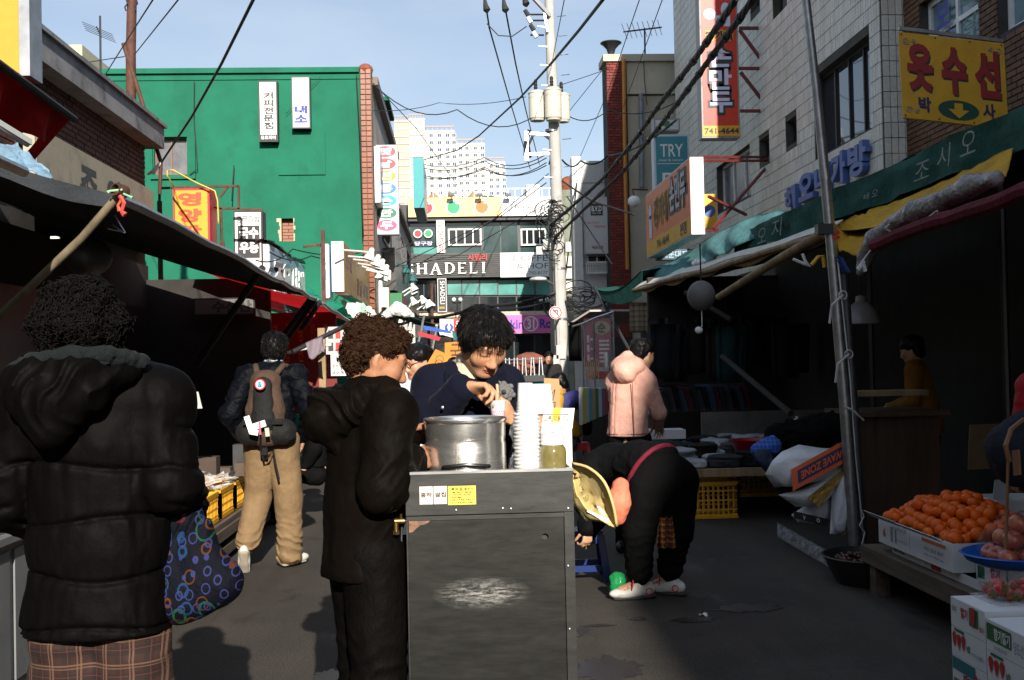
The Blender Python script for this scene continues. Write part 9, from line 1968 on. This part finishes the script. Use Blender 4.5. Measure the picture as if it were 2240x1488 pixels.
for s in 'lr':
 a=J['an'+s];f=J['ft'+s]/np.linalg.norm(J['ft'+s]);F=Field(a-.2,a+.24,.005);shoe(F,a,f,.255);sh=F.mesh('shoe',SHOEW,bw)
 F=Field(a-.24,a+.27,.005);F.chain([a-f*.075+Vz(0,0,-.076),a+f*.02+Vz(0,0,-.08),a+f*.135+Vz(0,0,-.078)],[.036,.036,.036],.02,((0,0,1),.42));F.mesh('sole',mat('dark_sole',(.035,.035,.04),rough=.8),sh)
 r_=np.cross(f,(0,0,1));m=MB()
 for k in range(4):c=V(a+f*(.035+.022*k)+Vz(0,0,.012-.013*k));m.tube([c-V(r_)*.03,c+V((0,0,.012)),c+V(r_)*.03],.0045,5)
 c=V(a+f*.05+Vz(0,0,.025))
 for q in(-1,1):m.tube([c,c+V(r_)*.03*q+V((0,0,.03)),c+V(r_)*.05*q,c+V(r_)*.035*q+V((0,0,-.06))+V(f)*.01],.0045,5)
 m.build('lace',LACE,sh,smooth='all',shift=(0,0,0))
 for q in(-1,1):
  o_=V(a-f*.052+r_*q*.0465+Vz(0,0,-.04));m=MB();U_=V(f)*.05*q*-1;ring_on(m,o_-U_/2-V((0,0,.025)),U_,V((0,0,.05)),(.5,.5),.34,.12,.002,18);m.build('badge',LACE,sh,shift=(0,0,0))
#  7-11. people further off
def passer(label,loc,rz,h,coat,trs,hairm,Hf,arms=((-.21,.02,1.06),(-.16,.12,.88),(.21,.02,1.06),(.16,.12,.88)),lean=0.,longh=.0,hs=.011,coatz=.78,extra=None,seated=False,base=(.5,.28,.17),legsdown=True,puff=0.):
 o=person(label,loc,R(rz));k=h/1.62
 J=dict(pel=Vz(0,0,.84),wst=Vz(0,lean*.3,1.0),chs=Vz(0,lean*.7,1.2),nck=Vz(0,lean,1.36),shl=Vz(-.16,lean*.85,1.31),shr=Vz(.16,lean*.85,1.31),hpl=Vz(-.08,0,.8),hpr=Vz(.08,0,.8),knl=Vz(-.09,.03,.44),knr=Vz(.09,.03,.44),anl=Vz(-.09,0,.08),anr=Vz(.09,0,.08),ftl=Vz(0,1,0),ftr=Vz(0,1,0))
 J.update(ell=Vz(*arms[0]),wrl=Vz(*arms[1]),elr=Vz(*arms[2]),wrr=Vz(*arms[3]))
 if seated:
  for q in J:J[q]=J[q]-Vz(0,0,.36)
  J.update(knl=Vz(-.1,.4,.5),knr=Vz(.1,.4,.5),anl=Vz(-.1,.38,.08),anr=Vz(.1,.38,.08),ftl=Vz(0,1,0),ftr=Vz(0,1,0))
 for q in J:
  if q[:2]!='ft':J[q]=J[q]*k
 Hd=Head((J['nck']+Vz(0,.02,.135)*k),Hf,sc=k)
 lo=np.min([J[q]for q in J if q[:2]!='ft'],axis=0)-.26;hi=np.max([J[q]for q in J if q[:2]!='ft'],axis=0)+.3;lo[2]=0
 F=Field(lo,hi,hs);base_skel(F,J,.85*k);head_field(F,Hd,J['nck'])
 for s,q in(('l',-1),('r',1)):d=J['wr'+s]-J['el'+s];hand(F,J['wr'+s],d+Vz(0,0,-.02),(-q,0,-.2),(.5,)*4,.5,q,k)
 F.mesh('body',SKIN,o,tint=head_tint(Hd,base))
 F=Field(lo,hi,hs);zc=(coatz-(.36 if seated else 0))*k
 F.chain([(J['nck']+J['chs'])/2-Vz(0,0,.03),J['chs'],J['wst'],J['pel'],Vz(0,0,zc)],[.1*k,.15*k,.15*k,.16*k,.165*k],.03,((0,1,0),.75))
 for s in 'lr':F.cone(J['chs']+Vz(0,0,.1),J['sh'+s],.08*k,.075*k,.05);F.chain([J['sh'+s],J['el'+s],J['wr'+s]],[.076*k,.066*k,.05*k],.025)
 F.chain([J['nck']-Vz(0,0,.06),J['nck']+Vz(0,.0,.02)],[.085*k,.072*k],.02)
 F.warp(lambda x,y,z:.014*fbm(x*9,y*9,z*9)+puff*(np.abs(np.sin(z*42))**.5-.7)*-1);F.slab((0,0,zc-.02),(0,0,-1));F.mesh('coat',coat,o)
 F=Field(lo,hi,hs)
 if seated:
  for s,q in(('l',-1),('r',1)):F.chain([J['hp'+s],J['kn'+s],J['an'+s]],[.1,.085,.07],.03)
 else:legs(F,J,.1*k,.08*k,.07*k,.075*k,.86*k)
 F.warp(folds(.012,8,8,8));F.slab((0,0,.05),(0,0,-1));F.mesh('trousers',trs,o)
 F=Field(Hd.c-.24,Hd.c+.24,hs*.7);F.ell(Hd.p(0,-.02,.045),Vz(.09,.108,.085)*k,.02,Hd.M);F.ell(Hd.p(0,-.055,-.02-longh),Vz(.086,.055,.08+longh)*k,.03,Hd.M)
 F.ell(Hd.p(0,.125,-.02),Vz(.062,.085,.075)*k,.01,Hd.M,cut=True);F.warp(lambda x,y,z:.014*fbm(x*30,y*30,z*20));F.mesh('hair',hairm,o)
 shoes(J,o,LEATH,.012)
 return o,J,Hd
WHC=cloth('white_padded_jacket',(.66,.67,.7),rough=.6,spec=.4)
o,J,Hd=passer('woman with glasses in a white padded jacket behind the orange board',(at(918,900,7.4).x,7.4,0),158,1.6,WHC,BLK_CLOTH,BLKH,(.45,.85,-.25),longh=.02,hs=.009,puff=.006)
m=MB()
for q in(-1,1):c=[V(Hd.p(q*.032+.024*math.cos(t*.5236),.1,.008+.018*math.sin(t*.5236)))for t in range(13)];m.tube(c,.0028,5);m.tube([V(Hd.p(q*.056,.098,.012)),V(Hd.p(q*.08,.0,.012))],.0025,4)
m.tube([V(Hd.p(-.008,.103,.01)),V(Hd.p(.008,.103,.01))],.0025,4);m.build('glasses',paint('brown_glasses',(.12,.03,.02)),o,shift=(0,0,0))
passer('woman in a dark hooded coat standing by the foot of the utility pole',(at(1203,900,21).x,21,0),178,1.62,cloth('charcoal_coat',(.02,.018,.018)),BLK_CLOTH,BLKH,(.1,1,-.05),longh=.06,hs=.014)
BLUH=cloth('blue_violet_hood',(.07,.075,.25));
o,J,Hd=passer('seated woman in a blue hood and mustard vest, turned away behind the carton',(at(1250,1000,13.2).x,13.2,0),68,1.68,cloth('mustard_vest',(.5,.26,.02)),cloth('purple_grey_trousers',(.09,.065,.085)),BLKH,(-.1,1,-.55),((-.2,.1,1.06),(-.1,.28,.98),(.2,.1,1.06),(.1,.28,.98)),.12,0,.01,.9,seated=True)
F=Field((-.25,-.3,.8),(.25,.3,1.2),.009);F.chain([(-.1,.02,1.0),(0,-.05,1.0),(.1,.02,1.0)],[.07,.085,.07],.05);F.cone((-.12,.0,.93),(.12,0,.93),.08,.08,.04);F.warp(folds(.015,9,9,9));F.mesh('hood',BLUH,o)
F=Field((-.3,-.3,.4),(.3,.3,1.1),.01);F.chain([(.08,-.1,.98),(.14,-.16,.8),(.12,-.17,.6)],[.06,.07,.06],.03);F.warp(folds(.01));F.mesh('dark_shawl',BLK_CLOTH,o)
passer('woman in a mustard jacket sitting deep inside the dark right stall',(at(2030,900,9.3).x,9.3,0),60,1.62,cloth('mustard_jacket',(.2,.085,.012)),BLK_CLOTH,BLKH,(.1,1,-.35),((-.2,.1,1.06),(-.1,.28,1.0),(.2,.1,1.06),(.1,.28,1.0)),.1,0,.012)
REDC=cloth('red_padded_coat',(.3,.012,.02),rough=.6)
o,J,Hd=passer('person in a red padded coat with fur trim, cut off by the right edge',(at(2316,1000,5.3).x,5.3,0),20,1.6,REDC,BLK_CLOTH,BLKH,(.3,1,-.3),hs=.010,puff=.006)
F=Field((-.2,-.2,1.2),(.2,.2,1.5),.009);F.chain([(-.11,.02,1.37),(-.06,-.09,1.36),(.06,-.09,1.36),(.11,.02,1.37)],[.04,.05,.05,.04],.03);F.warp(lambda x,y,z:.02*fbm(x*50,y*50,z*50));F.mesh('fur_trim',mat('brown_fur',(.12,.08,.06),rough=1,bump=1,bs=200),o)
# dark figure crouching among the left stalls
passer('dark figure sitting low behind the student, deep under the left awning',(at(690,900,10.5).x,10.5,0),100,1.6,BLK_CLOTH,BLK_CLOTH,BLKH,(-.2,1,-.3),hs=.013,seated=True,coatz=.9)
